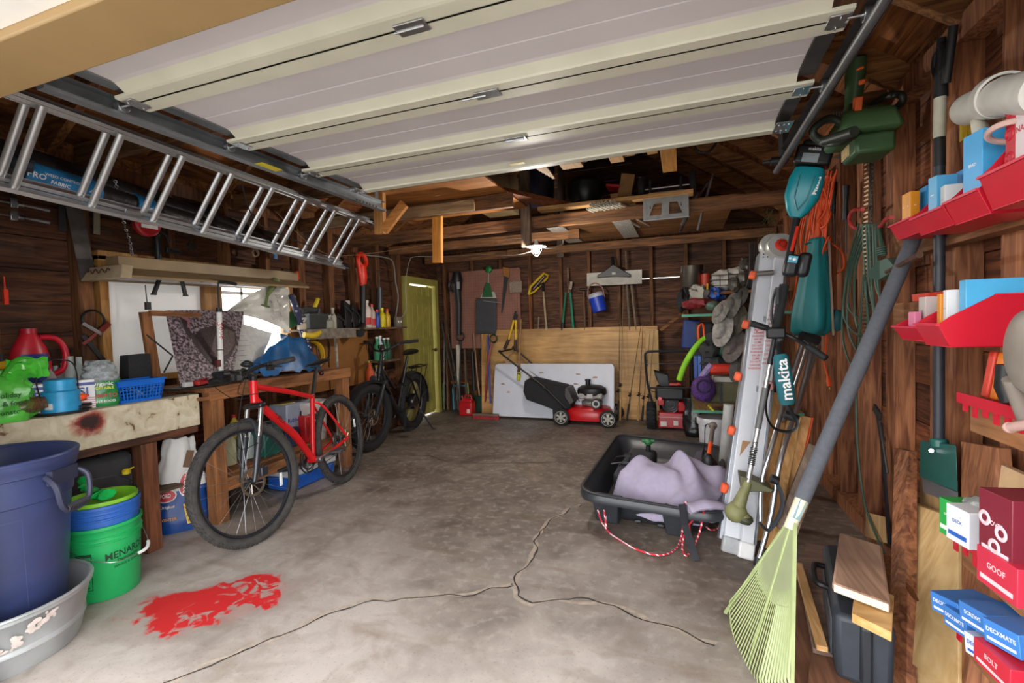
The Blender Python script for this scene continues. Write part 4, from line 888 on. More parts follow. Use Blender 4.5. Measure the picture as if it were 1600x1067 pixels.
def red_bike():
 R0, F0 = V((-2.719, 3.276, 0)), V((-2.474, 2.062, 0)); xd = (F0-R0).normalized(); a = R_(6.5); lat = V((xd.y, -xd.x, 0))
 if lat.x > 0: lat = -lat
 zd = V((0, 0, math.cos(a)))+lat*math.sin(a); yd = zd.cross(xd)          # yd: bike's left
 t = T('mountain_bike', 'bright red mountain bike with black wheels leaning on the wooden workbench', 'bicycle', (R0+F0)/2)
 bp = lambda x, z, y=0: R0+xd*x+zd*z+yd*y
 R = .372
 RA, BB, ST, HT, HB = (0, R), (.43, .315), (.315, .80), (.945, .985), (.968, .845)
 FR = mt('#d51a1f', .28, 0, .04)
 wheel(t, bp(*RA), yd, R, .027, 28, True, 1)
 hd = (bp(HT[0], HT[1])-bp(HB[0], HB[1])).normalized()
 rotm = Matrix.Rotation(R_(-13), 3, hd); yf = rotm @ yd; xf = rotm @ xd
 FA = V((bp(1.125, 0).x, bp(1.125, 0).y, 0)); fa = bp(1.13, R); fa.z = R*math.cos(a)*1.0+.004
 wheel(t, fa, yf, R+.006, .029, 28, True, 1)
 b = B()
 b.tube([bp(*HB), bp(*HT)], .024, 16); b.tube([bp(*HB), bp(.945, .985)], .0, 3) if 0 else None
 b.tube([bp(.95, .95), bp(.62, .87), bp(ST[0], ST[1]-.02)], [.021, .0185, .016], 14)
 b.tube([bp(.965, .88), bp(.93, .83), bp(.62, .56), bp(*BB)], [.024, .026, .027, .024], 14)
 b.tube([bp(*ST), bp(*BB)], .0175, 14); b.cyl(bp(BB[0], BB[1], -.036), bp(BB[0], BB[1], .036), .023)
 for s in (-1, 1):
  b.tube(catmull([bp(ST[0]+.01, ST[1]-.06, s*.012), bp(.24, .68, s*.04), bp(.02, R+.03, s*.066)], 5), .0095, 8)
  b.tube(catmull([bp(BB[0]-.02, BB[1], s*.03), bp(.28, .325, s*.045), bp(.02, R-.005, s*.066)], 5), .011, 8)
  b.obox(bp(.0, R, s*.064), (.03, .03, .006), M=Matrix((xd, zd, yd)).transposed())
 fr = mk('frame', b, FR, t)
 b = B()                                                               # lettering on the down tube
 dt = (bp(.62, .56)-bp(.93, .83)).normalized(); nz = yd; ux = dt; uy = nz.cross(ux);
 b.text('TREK', .035, lambda x, y: bp(.775, .695)+ux*x+uy*y+nz*(.0275-abs(y)*.2), wide=1.6); mk('lettering', b, mt('#4d1012', .4), fr)
 b = B(); b.tube([bp(.36, .61, 0)+V((0, 0, 0)), bp(.35, .62)], .018);
 b = B(); b.tube([bp(.20, 1.0), bp(ST[0]-.005, ST[1]-.01)], .0145, 12); mk('seat_post', b, BLK, t); b = B(); b.torus(bp(ST[0], ST[1]-.01), (bp(*ST)-bp(*BB)), .019, .005, 16); mk('seat_clamp', b, CHROME, t)
 b = B(); rs = []
 for x, w_, dz, th in ((.06, .03, 1.045, .02), (.075, .06, 1.05, .03), (.12, .075, 1.045, .032), (.18, .06, 1.035, .028), (.24, .03, 1.03, .022), (.31, .02, 1.03, .018), (.335, .012, 1.025, .012)):
  rs.append([bp(x, dz+th/2*math.sin(q), w_*math.cos(q)) for q in (2*math.pi*k/12 for k in range(12))])
 b.rings(rs); sd = mk('saddle', b, mt('#151618', .45), t)
 b = B(); b.tube([bp(.1, 1.025, .022), bp(.15, 1.005, .022), bp(.25, 1.01, .022)], .0035); b.tube([bp(.1, 1.025, -.022), bp(.15, 1.005, -.022), bp(.25, 1.01, -.022)], .0035); mk('saddle_rails', b, CHROME, sd)
 b = B(); b.ball(bp(.14, .95, 0), (.025, .02, .02)); mk('rear_light', b, mt('#301014', .3), t)
 ff = lambda x, z, y: fa+xf*x+hd*z+yf*y
 top_ = bp(*HB)-hd*.02; cr = top_
 fl = (cr-fa).length
 b = B()
 for s in (-1, 1):
  b.tube([fa+yf*s*.055+xf*-.0, fa.lerp(cr, .25)+yf*s*.06, fa.lerp(cr, .58)+yf*s*.062], [.014, .02, .022], 12)
 b.tube(catmull([fa.lerp(cr, .56)+yf*.062, fa.lerp(cr, .8)+yf*.05+xf*.045, fa.lerp(cr, .84)+xf*.07, fa.lerp(cr, .8)-yf*.05+xf*.045, fa.lerp(cr, .56)-yf*.062], 5), .011, 8)
 fk = mk('fork', b, mt('#2b2d33', .3), t)
 b = B()
 for s in (-1, 1): b.tube([fa.lerp(cr, .57)+yf*s*.062, cr+yf*s*.062], .0155, 12)
 mk('stanchions', b, CHROME, fk)
 b = B(); b.obox(cr, (.05, .165, .035), M=Matrix((xf, yf, hd)).transposed()); mk('fork_crown', b, mt('#1c1d20', .3), fk, bevel=.012)
 b = B(); b.obox(fa+yf*.075+xf*-.05+V((0, 0, .05)), (.05, .03, .06), M=Matrix((xf, yf, hd)).transposed()); mk('brake_caliper', b, BKG, fk, bevel=.006)
 stt = bp(*HT)+hd*.055; b = B(); b.tube([bp(*HT), stt], .019, 14)
 for k in range(3): b.torus(bp(*HT)+hd*(.01+.016*k), hd, .0185, .004, 16, 6)
 cl = stt+xf*.07+V((0, 0, .012)); b.tube([stt-hd*.02, cl], .018, 10); b.torus(cl, yf, .02, .009, 16, 6); stm = mk('stem', b, BLK, t)
 hb = lambda y, dx=0, dz=0: cl+yf*y+xf*dx+V((0, 0, dz))
 b = B(); b.tube(catmull([hb(-.35, -.06, .025), hb(-.15, -.015, .02), hb(-.05), hb(.05), hb(.15, -.015, .02), hb(.35, -.06, .025)], 6), .0125, 10); mk('handlebar', b, BLK, t)
 for s in (-1, 1):
  b = B(); p0, p1 = hb(s*.225, -.033, .022), hb(s*.365, -.064, .026); b.tube([p0, p1], .0165, 12)
  for k in range(9): b.torus(p0.lerp(p1, (k+.5)/9), p1-p0, .0165, .0022, 12, 4)
  mk('grip', b, mt('#2a2b2e', .8), t)
  b = B(); q = hb(s*.2, -.03, .022); b.torus(q, yf, .016, .005, 14); b.tube([q+xf*.02-V((0, 0, .01)), q+xf*.04+yf*s*.05-V((0, 0, .02)), q+xf*.03+yf*s*.13-V((0, 0, .03))], .005, 8); b.obox(q-V((0, 0, .025)), (.03, .04, .03)); mk('brake_lever', b, BLK, t, bevel=.003)
 b = B(); q = hb(-.09, .04, .005); b.cyl(q, q+xf*.05, .022, .03); b.m(mt('#d8d8d4', .1)); b.cyl(q+xf*.05, q+xf*.054, .027); b.ms[0] = BLK; mk('headlight', b, None, t)
 b = B(); q = hb(.06, .02, .045); b.ball(q, (.045, .035, .02)); b.m(mt('#b32a20', .4)); b.ball(q+V((.01, -.01, .012)), (.03, .022, .014)); b.ms[0] = BLK; mk('bell', b, None, t)
 b = B(); c0 = bp(BB[0], BB[1], .055); c1 = c0+xd*-.172+zd*.012; b.beam(c0, c1, .022, .014, zd); b.cyl(bp(BB[0], BB[1], .03), bp(BB[0], BB[1], .07), .02); mk('crank_arm', b, mt('#9a9ca0', .3, .8), t, bevel=.004)
 b = B(); q = c1+yd*.06; b.obox(q, (.095, .09, .022), M=Matrix((xd, yd, zd)).transposed())
 mk('pedal', b, mt('#3a3b3e', .5), t, bevel=.006)
 b = B(); c1 = bp(BB[0]+.17, BB[1]-.01, -.06); b.beam(bp(BB[0], BB[1], -.055), c1, .022, .014, zd); b.obox(c1-yd*.05, (.095, .09, .02), M=Matrix((xd, yd, zd)).transposed()); mk('crank_arm', b, BKG, t, bevel=.004)
 for rr, off in ((.095, -.048), (.07, -.042)):
  b = B(); b.torus(bp(BB[0], BB[1], off), yd, rr, .006, 44, 6, flat=.4)
  for k in range(5):
   q = 2*math.pi*k/5; b.tube([bp(BB[0], BB[1], off), bp(BB[0]+rr*math.cos(q), BB[1]+rr*math.sin(q), off)], .006, 5)
  mk('chainring', b, BKG, t)
 for k, rr in enumerate((.058, .048, .038, .028)): b = B(); b.torus(bp(0, R, -.03-.007*k), yd, rr, .0035, 32, 5); b.lathe(bp(0, R, -.03-.007*k), [(0, 0), (rr, 0), (rr, .0015), (0, .0015)], yd, 24); mk('cassette_cog', b, mt('#8a8880', .35, .8), t)
 b = B(); ck = [bp(BB[0], BB[1]+.097, -.046), bp(0, R+.04, -.046), bp(-.04, R, -.046), bp(.0, R-.05, -.046), bp(.03, R-.11, -.046), bp(.05, R-.13, -.046), bp(BB[0], BB[1]-.097, -.046), bp(BB[0]+.097, BB[1], -.046)]; b.tube(ck, .004, 5, closed=True, flat=.6); mk('chain', b, mt('#4a463e', .5, .6), t)
 b = B(); b.tube([bp(.0, R-.03, -.06), bp(.03, R-.12, -.06)], .012, 8); b.ball(bp(.0, R-.02, -.065), .02); mk('derailleur', b, BKG, t)
 b = B(); q = c0+xd*-.02;
 for x, z in ((.16, .12),): pass
 a_, e_ = perp(yf);
 b = B(); o = fa-xf*.235+hd*-.06+yf*.012; b.obox(o, (.02, .012, .085), M=Matrix((xf, yf, hd)).transposed()); mk('wheel_reflector', b, mt('#d8dad8', .2), t, bevel=.004)
 b = B(); o = bp(-.25, R+.08, .012); b.obox(o, (.02, .012, .075), M=Matrix((xd, yd, zd)).transposed()); mk('wheel_reflector', b, mt('#d8dad8', .2), t, bevel=.004)
 for s, e in ((.2, bp(.94, .9, .03)), (-.2, bp(.94, .88, -.03)), (.18, fa.lerp(cr, .5)+yf*.08)):
  b = B(); q = hb(s, -.02, .01); b.tube(catmull([q, q+xf*.13+V((0, 0, -.0)), e+xf*.16+V((0, 0, .03)), e+xf*.02], 6), .0025, 5); mk('brake_cable', b, BLK, t)
red_bike()
def ebike():
 R0, F0 = V((-3.24, 5.12, 0)), V((-3.14, 4.17, 0)); xd = (F0-R0).normalized(); R0 = F0-xd*1.03; a = R_(2); lat = V((1, 0, 0))
 zd = V((0, 0, math.cos(a)))+lat*math.sin(a); yd = zd.cross(xd)
 t = T('electric_bike', 'black fat-tyred electric bike with fenders and rear rack parked beyond the red bike', 'bicycle', (R0+F0)/2)
 bp = lambda x, z, y=0: R0+xd*x+zd*z+yd*y
 R = .36; FB = mt('#141517', .3); TY = mt('#1b1a1a', .9, 0, .3, 30, .3)
 hd = V((0, 0, 1))+xd*-.3; hd = (zd-xd*.28).normalized(); rm = Matrix.Rotation(R_(-8), 3, hd); yf = rm @ yd; xf = rm @ xd
 wheel(t, bp(0, R), yd, R, .048, 24, False, 1, tyre=TY); wheel(t, bp(1.03, R), yf, R, .048, 24, False, 1, tyre=TY)
 b = B(); b.lathe(bp(0, R)-yd*.05, [(0, 0), (.09, .01), (.1, .03), (.1, .07), (.09, .09), (0, .1)], yd, 28); mk('hub_motor', b, FB, t)
 fa = bp(1.03, R); hb_ = bp(.83, .75); ht = bp(.79, .93)
 b = B(); b.tube([hb_-hd*.03, ht], .03, 14); b.tube([bp(.82, .82), bp(.62, .50), bp(.42, .30)], [.04, .045, .04], 12); b.tube([bp(.42, .30), bp(.2, .82)], .022, 12)
 b.tube([bp(.8, .86), bp(.5, .6), bp(.27, .62)], .022, 10)
 for s in (-1, 1): b.tube([bp(.4, .3, s*.04), bp(.0, R, s*.085)], .014, 8); b.tube([bp(.24, .72, s*.02), bp(.16, .66, s*.06), bp(0, R, s*.085)], .012, 8)
 mk('frame', b, FB, t)
 b = B(); b.tube([bp(.76, .68), bp(.58, .46)], .05, 12, flat=.8); mk('battery', b, mt('#1c1d20', .4), t)
 b = B()
 for s in (-1, 1): b.tube([fa+yf*s*.075, fa.lerp(hb_, .5)+yf*s*.08, hb_-hd*.03+yf*s*.075], [.018, .024, .02], 10)
 b.obox(hb_-hd*.04, (.06, .2, .04), M=Matrix((xf, yf, hd)).transposed()); mk('fork', b, mt('#24262a', .35), t)
 def fender(c, yy, a0, a1, nm):
  b = B(); a_ = xd if nm == 'r' else xf; rs = []
  for k in range(21):
   q = R_(a0+(a1-a0)*k/20); rad = a_*math.cos(q)+V((0, 0, 1))*math.sin(q)
   rs.append([c+rad*(R+.03-.02*abs(j)**2)+yy*.058*j for j in (-1, -.6, 0, .6, 1)]+[c+rad*(R+.025-.02*abs(j)**2)+yy*.056*j for j in (1, .6, 0, -.6, -1)])
  b.rings(rs); mk('fender', b, mt('#202124', .45), t)
  b = B(); q = R_(a0+12 if nm == 'f' else a1-30)
  for s in (-1, 1): b.tube([c+yy*s*.08, c+(a_*math.cos(q)+V((0, 0, 1))*math.sin(q))*(R+.02)+yy*s*.06], .004, 5)
  mk('fender_stay', b, mt('#5a5c60', .4, .6), t)
 fender(fa, yf, 10, 150, 'f'); fender(bp(0, R), yd, 40, 190, 'r')
 b = B()
 for s in (-1, 1): b.tube(catmull([bp(.16, .80, s*.03), bp(.1, .79, s*.06), bp(-.3, .80, s*.065), bp(-.33, .79, 0)], 4), .008, 6); b.tube([bp(-.12, .79, s*.065), bp(0, R+.02, s*.09)], .006, 6); b.tube([bp(-.28, .79, s*.065), bp(-.02, R+.0, s*.09)], .006, 6)
 for x in (0, -.1, -.2): b.tube([bp(x, .79, -.06), bp(x, .79, .06)], .006, 6)
 mk('rear_rack', b, FB, t)
 b = B(); b.tube([bp(.2, .82), bp(.14, .94)], .015, 10); mk('seat_post', b, BKG, t)
 b = B(); rs = []
 for x, w_, z, th in ((-.02, .05, .99, .05), (.0, .09, 1.0, .06), (.07, .1, .99, .06), (.14, .06, .98, .05), (.22, .03, .975, .035), (.25, .015, .97, .02)): rs.append([bp(x, z+th/2*math.sin(q), w_*math.cos(q)) for q in (2*math.pi*k/12 for k in range(12))])
 b.rings(rs); mk('saddle', b, mt('#17181a', .35), t)
 st = ht+hd*.1; b = B(); b.tube([ht, st, st+xf*.03+V((0, 0, .03))], .02, 10); mk('stem', b, BLK, t)
 hb = lambda y, dx=0, dz=0: st+yf*y+xf*dx+V((0, 0, dz+.03))
 b = B(); b.tube(catmull([hb(-.36, -.16, .09), hb(-.22, -.08, .08), hb(-.08, .02, .0), hb(.08, .02, 0), hb(.22, -.08, .08), hb(.36, -.16, .09)], 6), .0125, 10); mk('handlebar', b, BLK, t)
 for s in (-1, 1):
  b = B(); b.tube([hb(s*.25, -.1, .083), hb(s*.37, -.165, .09)], .018, 10); mk('grip', b, mt('#1a1a1c', .8), t)
  b = B(); q = hb(s*.21, -.07, .07); b.obox(q, (.04, .04, .03)); b.tube([q, q+xf*.03+yf*s*.06, q+xf*.0+yf*s*.14], .006); mk('brake_lever', b, BKG, t)
  b = B(); q = hb(s*.17, -.05, .07); b.tube(catmull([q, q+xf*.1, bp(.9, .85, s*.03), bp(.86, .7, s*.05)], 5), .004, 5); mk('cable', b, BLK, t)
 b = B(); q = hb(0, .01, .035); b.obox(q, (.03, .09, .05)); mk('display', b, mt('#0e0f12', .15), t, bevel=.006)
 b = B(); q = hb_+xf*.06; b.lathe(q, [(.02, 0), (.04, .03), (.042, .05), (0, .045)], xf, 20); mk('headlight', b, mt('#3a3c40', .15), t)
 b = B(); b.tube([bp(.05, .30, .1), bp(-.02, .02, .26)], .011, 8); b.obox(bp(-.025, .012, .27), (.03, .05, .012)); mk('kickstand', b, mt('#2a2c30', .4), t)
 b = B(); b.beam(bp(.42, .28, .1), bp(.44, .12, .11), .02, .014, yd); b.obox(bp(.44, .11, .16), (.09, .09, .025)); mk('crank_arm', b, BKG, t)
 b = B(); b.torus(bp(.42, .28, -.07), yd, .09, .006, 32, 6); mk('chainring', b, BKG, t)
ebike()
# ================= things on the benches =================
BZ = .905
def bottle(c, h, r, neck, mat, name, lab, cap=None, grp=None, cat='bottle', sh=.62, cap_h=.02):
 c = V(c); t = T(name, lab, cat, c, grp)
 b = B(); b.lathe(c, [(0, 0), (r*.93, 0), (r, .008), (r, h*sh), (r*.75, h*(sh+.1)), (neck, h*(sh+.2)), (neck, h), (0, h)], n=22); mk('body', b, mat, t)
 if cap: b = B(); b.lathe(c+V((0, 0, h-.002)), [(0, 0), (neck*1.25, 0), (neck*1.25, cap_h), (0, cap_h)], n=16); mk('cap', b, cap, t)
 return t
def at_bench(px, X, z=BZ): q = P(px, 600, X=X); return V((X, q.y, z))
c = at_bench(4, -3.35); t = T('oil_jug', 'yellow plastic oil jug cut by the left edge of the photo', 'jug', c)
b = B(); b.obox(c+V((0, -.02, .12)), (.1, .13, .24)); b.obox(c+V((0, -.01, .26)), (.06, .07, .05)); mk('body', b, mt('#d8a818', .4), t, bevel=.02)
b = B(); b.cyl(c+V((0, -.01, .28)), c+V((0, -.01, .32)), .022); mk('cap', b, BLK, t); b = B(); b.obox(c+V((.053, .02, .1)), (.003, .07, .1)); b.torus(c+V((.056, .02, .1)), (1, 0, 0), .025, .004, 18); mk('label', b, mt('#26304a', .5), t)
c = at_bench(52, -3.38, BZ); c.z = P(50, 590, X=-3.38).z
c = V((-3.38, P(46, 550, X=-3.38).y, BZ)); t = T('detergent_jug', 'red plastic detergent jug with handle standing behind the green bag', 'jug', c)
b = B(); rs = []
for z, w_, d_ in ((0, .085, .05), (.02, .092, .055), (.26, .092, .055), (.34, .075, .05), (.41, .04, .035), (.425, .03, .03)):
 rs.append([c+V((math.sin(q)*d_, math.cos(q)*w_, z)) for q in (2*math.pi*k/20 for k in range(20))])
b.rings(rs);
b.tube(catmull([c+V((0, .045, .40)), c+V((0, .12, .39)), c+V((0, .16, .32)), c+V((0, .15, .22)), c+V((0, .09, .18))], 5), .016, 10); mk('body', b, mt('#c41a30', .35), t)
b = B(); b.cyl(c+V((0, 0, .42)), c+V((0, 0, .45)), .035); mk('cap', b, mt('#b0142a', .4), t)
b = B(); quad_on(b, lambda x, y: c+V((math.sqrt(max(0, 1-(x/.093)**2))*.0565, x, y)), -.06, .06, .14, .31, 8); b.m(mt('#c8d020', .5)); b.text('Xtra', .03, lambda x, y: c+V((.0585, x, y+.27))); b.m(WHT); b.text('4X', .06, lambda x, y: c+V((.0585, x, y+.2))); b.ms[0] = mt('#1c2f80', .4); mk('label', b, None, t)
c = V((-3.12, P(-12, 640, X=-3.12).y, BZ)); t = T('plastic_bag', 'crumpled translucent green plastic bag at the left end of the white bench', 'bag', c)
GB = mt('#5ec84a', .25, 0, .25, 12, .6)
b = B(); bag_mesh(b, c, .3, .24, .25, R_(60), .07, .8, 5, (0, 0), 36, 16); mk('bag_body', b, GB, t, smooth=70)
b = B(); b.tube(catmull([c+V((.1, .0, .22)), c+V((.1, .06, .30)), c+V((.08, .13, .28)), c+V((.1, .14, .2))], 5), .02, 8, flat=.4); b.grid(lambda u, v_: c+V((.09+.03*noise.noise(V((u*4, v_*4, 2))), .02+.16*u, .2+.1*v_+.02*noise.noise(V((u*5, v_*5, 8))))), 8, 6, (.002, 0, 0)); mk('bag_handle', b, mt('#4fc03c', .25, 0, .2), t)
b = B(); b.m(mt('#1d5a2a', .5));
for i, s_ in enumerate(('Holiday', 'gas & food', 'stationstores')): b.text(s_, .032, lambda x, y: c+V((.135, x+.0, y+.13-.04*i)))
mk('printing', b, None, t)
GL = mt('#c2ccca', .05, 0, .02, 5, 0, .5); GLB = mt('#6a4a30', .08, 0, .05, 5, 0, .6)
k = 0
for px, X, h, r, lab in ((62, -3.36, .19, .03, 'clear glass bottle behind the blue kettle, first from the red jug'), (75, -3.36, .21, .034, 'clear glass bottle with a dark top, second from the red jug'), (88, -3.42, .18, .032, 'clear glass jar-like bottle, third in the row from the red jug'), (101, -3.40, .19, .03, 'clear empty glass bottle, fourth in the row from the red jug'), (112, -3.32, .22, .03, 'clear long-necked glass bottle left of the labelled one'), (125, -3.30, .215, .036, 'clear glass bottle with a purple oval label next to the seed bag')):
 c = V((X, P(px, 590, X=X).y, BZ)); t = bottle(c, h*1.3, r*1.1, .014, GL, 'glass_bottle', lab, BLK if k == 1 else None, 'glass bottles on the white bench')
 if k == 5:
  b = B(); fn = cyl_fn(c, .040, .1, a0=R_(-35)); disc_on(b, fn, 0, 0, .025, .018, 20); b.m(mt('#4a3a78', .5)); disc_on(b, lambda x, y: fn(x, y)+V((.001, -.001, 0)), 0, 0, .018, .011, 20); b.ms[0] = WHT; mk('label', b, None, t)
 k += 1
for px, X, lab in ((28, -3.05, 'squat brown glass jar resting against the green bag'), (40, -3.02, 'brown glass jar with a wood-coloured band at the bag')):
 c = V((X, P(px, 620, X=X).y, BZ+.06)); b = B(); b.lathe(c-V((0, .03, 0)), [(0, 0), (.036, 0), (.038, .01), (.038, .07), (.03, .09), (.03, .1), (0, .1)], (.2, .9, .15), 18); top('brown_jar', lab, 'jar', b, GLB)
def carton(c, sz, rz, lab, word, name='soda_carton'):
 t = T(name, lab, 'carton', c, 'soda cartons on the white bench', rot=(0, 0, rz)); w_, d_, h_ = sz
 b = B(); b.obox((0, 0, h_/2), sz); mk('box', b, mt('#dcdcdf', .4), t, bevel=.002)
 b = B(); b.m(mt('#1c3a8c', .4)); b.obox((0, -d_/2-.0005, h_*.86), (w_, .001, h_*.1)); b.text(word, h_*.36, lambda x, y: V((x, -d_/2-.001, h_*.6+y)), wide=1.1)
 b.m(mt('#c63a4a', .5))
 for i in range(5): b.obox((0, -d_/2-.0005, h_*(.08+.075*i)), (w_, .001, .003))
 mk('printing', b, None, t)
rz = R_(62)
q = P(60, 640, X=-3.08); carton(V((-3.16, q.y+.02, BZ)), (.2, .13, .16), R_(70), 'white and blue soda carton with red stripes between the green bag and blue kettle', 'PEPSI')
q = P(125, 640, X=-3.1); carton(V((-3.17, q.y, BZ)), (.19, .13, .16), R_(66), 'white and blue soda carton with red stripes right of the blue kettle', 'PEPSI')
c = V((-3.07, P(96, 640, X=-3.07).y, BZ)); t = T('bait_bucket', 'worn bright blue stepped metal canister with a black base ring and wire bail', 'canister', c)
BLU = mt('#2e9bd0', .4, .1, .18, 14)
b = B(); b.lathe(c, [(0, 0), (.085, 0), (.085, .008), (.079, .012), (.079, .115), (.072, .12), (.064, .122), (.064, .175), (.058, .18), (0, .18)], n=36); mk('body', b, BLU, t)
b = B(); b.lathe(c, [(.08, 0), (.108, 0), (.110, .012), (.104, .015), (.08, .01)], n=36); mk('base_ring', b, BLK, t)
b = B(); fn = cyl_fn(c, .0792, .0, a0=R_(-60)); b.m(WHT); quad_on(b, fn, -.02, .015, .03, .06, 4); b.m(mt('#c83028', .5)); quad_on(b, lambda x, y: fn(x, y)*1.0002, -.016, .01, .045, .052, 3); mk('label', b, None, t)
b = B(); b.tube(catmull([c+V((0, -.08, .07)), c+V((0, -.095, .2)), c+V((0, -.05, .27)), c+V((0, .01, .28)), c+V((0, .07, .24)), c+V((0, .08, .07))], 6), .0035, 6); mk('bail', b, BLK, t)
b = B(); q = P(125, 622, X=-3.0); spiral_coil(b, V((-3.04, q.y+.02, BZ+.02)), (0, 0, 1), .045, .004, 3, .01, 18); top('cord_tangle', 'small tangle of black cord lying right of the blue canister', 'cord', b, BLK)
b = B(); q = P(128, 615, X=-3.02); b.ball(V((-3.03, q.y, BZ+.075)), (.02, .03, .02), bump=.5); top('orange_clip', 'little orange plastic clip beside the blue canister', 'clip', b, ORANGE)
c = V((-3.13, P(164, 625, X=-3.1).y, BZ)); t = T('soil_bag', 'green and white printed bag tied in clear plastic beside the blue basket', 'bag', c)
b = B(); bag_mesh(b, c, .17, .12, .15, R_(66), .03, .95, 9, (0, 0), 32, 12, .3); mk('printed_bag', b, mt('#2c8a4a', .3, 0, .3, 20, .3), t)
b = B(); bag_mesh(b, c+V((0, 0, .14)), .16, .12, .12, R_(66), .09, .55, 4, (.0, .0), 30, 12, .2); mk('clear_top', b, mt('#8e9698', .12, 0, .35, 45, .8), t, smooth=70)
u2 = V((math.cos(R_(66)), math.sin(R_(66)), 0)); nn = V((u2.y, -u2.x, 0))
b = B(); b.m(WHT); f0 = lambda x, y: c+u2*x+nn*.068+V((0, 0, y)); b.text('Organic', .03, lambda x, y: f0(x, y+.128)); b.m(mt('#d8d830', .5)); b.text('VEGETABLE', .02, lambda x, y: f0(x, y+.105)); b.m(mt('#b03020', .5)); b.text('TOMATO', .03, lambda x, y: f0(x, y+.062)); b.m(WHT); b.text('PLANT FOOD', .018, lambda x, y: f0(x, y+.03)); mk('printing', b, None, t)
p = P(146, 500, X=XL+.03); b = B(); spiral_coil(b, p, (1, 0, 0), .06, .004, 4, .008, 20); top('wire_coil', 'loop of dark wire hung on the stud left of the window', 'wire', b, BLK)
p = P(137, 520, X=XL+.05); b = B(); b.beam(p+V((0, -.03, -.07)), p+V((0, .11, .05)), .012, .02, (1, 0, 0)); b.m(mt('#c8b890', .6)); b.beam(p+V((0, .06, .0)), p+V((0, .12, .06)), .014, .03, (1, 0, 0)); b.ms[0] = mt('#7a2a20', .5); top('paint_brush', 'red-handled paint brush hanging at a slant on the stud', 'brush', b, bevel=.002)
p = P(148, 545, X=XL+.05); b = B(); b.beam(p+V((0, -.06, .09)), p+V((0, .07, -.12)), .012, .028, (1, 0, 0)); top('black_pliers', 'long black tool hanging crosswise under the red brush', 'pliers', b, BLK, bevel=.003)
p = P(144, 510, X=XL+.06); b = B(); b.beam(p+V((0, -.05, .02)), p+V((0, .05, -.05)), .01, .02, (1, 0, 0)); top('steel_scraper', 'short steel scraper crossed with the red brush', 'scraper', b, STEEL)
p = P(8, 455, X=XL+.05); b = B(); b.beam(p+V((0, 0, .01)), p+V((0, 0, -.07)), .018, .018, (1, 0, 0)); b.m(STEEL); b.cyl(p+V((0, 0, .01)), p+V((0, 0, .08)), .004); b.ms[0] = mt('#e03818', .4); top('screwdriver', 'orange-red handled screwdriver on the wall at the far left', 'screwdriver', b)
c = V((-3.3, P(212, 590, X=-3.3).y, BZ)); b = B(); b.hexa([c+V(q) for q in ((-.05, -.075, 0), (.05, -.075, 0), (.05, .075, 0), (-.05, .075, 0), (-.04, -.06, .27), (.04, -.06, .27), (.04, .07, .275), (-.04, .07, .275))]); b.tube(catmull([c+V((.05, -.07, .12)), c+V((.06, -.1, .05)), c+V((.05, -.09, .0))], 4), .004)
top('black_pouch', 'upright black fabric pouch standing behind the blue basket', 'pouch', b, mt('#252528', .9, 0, .2, 60), bevel=.008)
c = V((-3.12, P(222, 618, X=-3.06).y, BZ)); t = T('plastic_basket', 'bright blue slotted plastic basket on the right end of the white bench', 'basket', c)
BB_ = mt('#1565c8', .35); A0 = (.055, .11); A1 = (.07, .13); H_ = .12
def cor(i, s, z): sx_, sy_ = ((-1, -1), (1, -1), (1, 1), (-1, 1))[i % 4]; return c+V((sx_*(A0[0]+(A1[0]-A0[0])*z/H_), sy_*(A0[1]+(A1[1]-A0[1])*z/H_), z))
b = B(); b.box(c.x-.055, c.x+.055, c.y-.11, c.y+.11, c.z, c.z+.004)
for z, h_ in ((.008, .018), (.108, .024)):
 for i in range(4): b.beam(cor(i, 0, z), cor(i+1, 0, z), .004, h_, (cor(i, 0, z)-c).cross(V((0, 0, 1))))
for i in range(4):
 n_ = 13 if i % 2 else 7
 for k_ in range(n_+1):
  b.beam(cor(i, 0, .01).lerp(cor(i+1, 0, .01), k_/n_), cor(i, 0, .11).lerp(cor(i+1, 0, .11), k_/n_), .005, .005)
 for z in (.035, .055, .075, .09): b.beam(cor(i, 0, z), cor(i+1, 0, z), .004, .004)
mk('basket_body', b, BB_, t)
b = B(); b.torus(c+V((0, 0, .122)), (0, 0, 1), .1, .001, 4, 3)
b = B(); b.tube([cor(i, 0, .122)+(cor(i, 0, .122)-c).normalized()*.006 for i in range(4)], .006, 6, closed=True); mk('rim', b, BB_, t)
random.seed(11)
for k_ in range(6):
 q = c+V((random.uniform(-.03, .03), random.uniform(-.07, .07), .02+.008*k_)); b = B(); b.beam(q, q+V((random.uniform(-.04, .04), random.uniform(-.08, .08), .03)), .012, .012); top('small_part', ['clear tube', 'grey clip', 'white wrapper', 'silver bit', 'blue tag', 'pale card'][k_]+' lying in the blue slotted basket', 'small part', b, mt(['#aab4b8', '#6a6c70', '#c8ccd0', '#90949a', '#3a6ab0', '#b8b0a0'][k_], .4), 'odds and ends in the blue basket')
p0, p1 = P(226, 487, X=-3.30), P(242, 577, X=-3.30); b = B(); b.beam(p0, p1+V((0, 0, 0)), .03, .07, (1, 0, 0)); fr = T('stake_stand', 'rough wooden stake frame leaning before the window behind the blue basket', 'frame', V((-3.3, p1.y, BZ)))
b2 = B(); b2.beam(V((p0.x, p0.y, p0.z)), V((p1.x, p1.y+.01, BZ)), .03, .062, (1, 0, 0)); mk('upright', b2, WB2z, fr, bevel=.002); b.bm.free()
a_, c_ = P(234, 489, X=-3.27), P(268, 492, X=-3.27); b = B(); b.beam(a_+V((0, 0, -.0)), c_+V((0, .2, 0)), .03, .035, (1, 0, 0)); mk('crossbar', b, WB2, fr, bevel=.002)
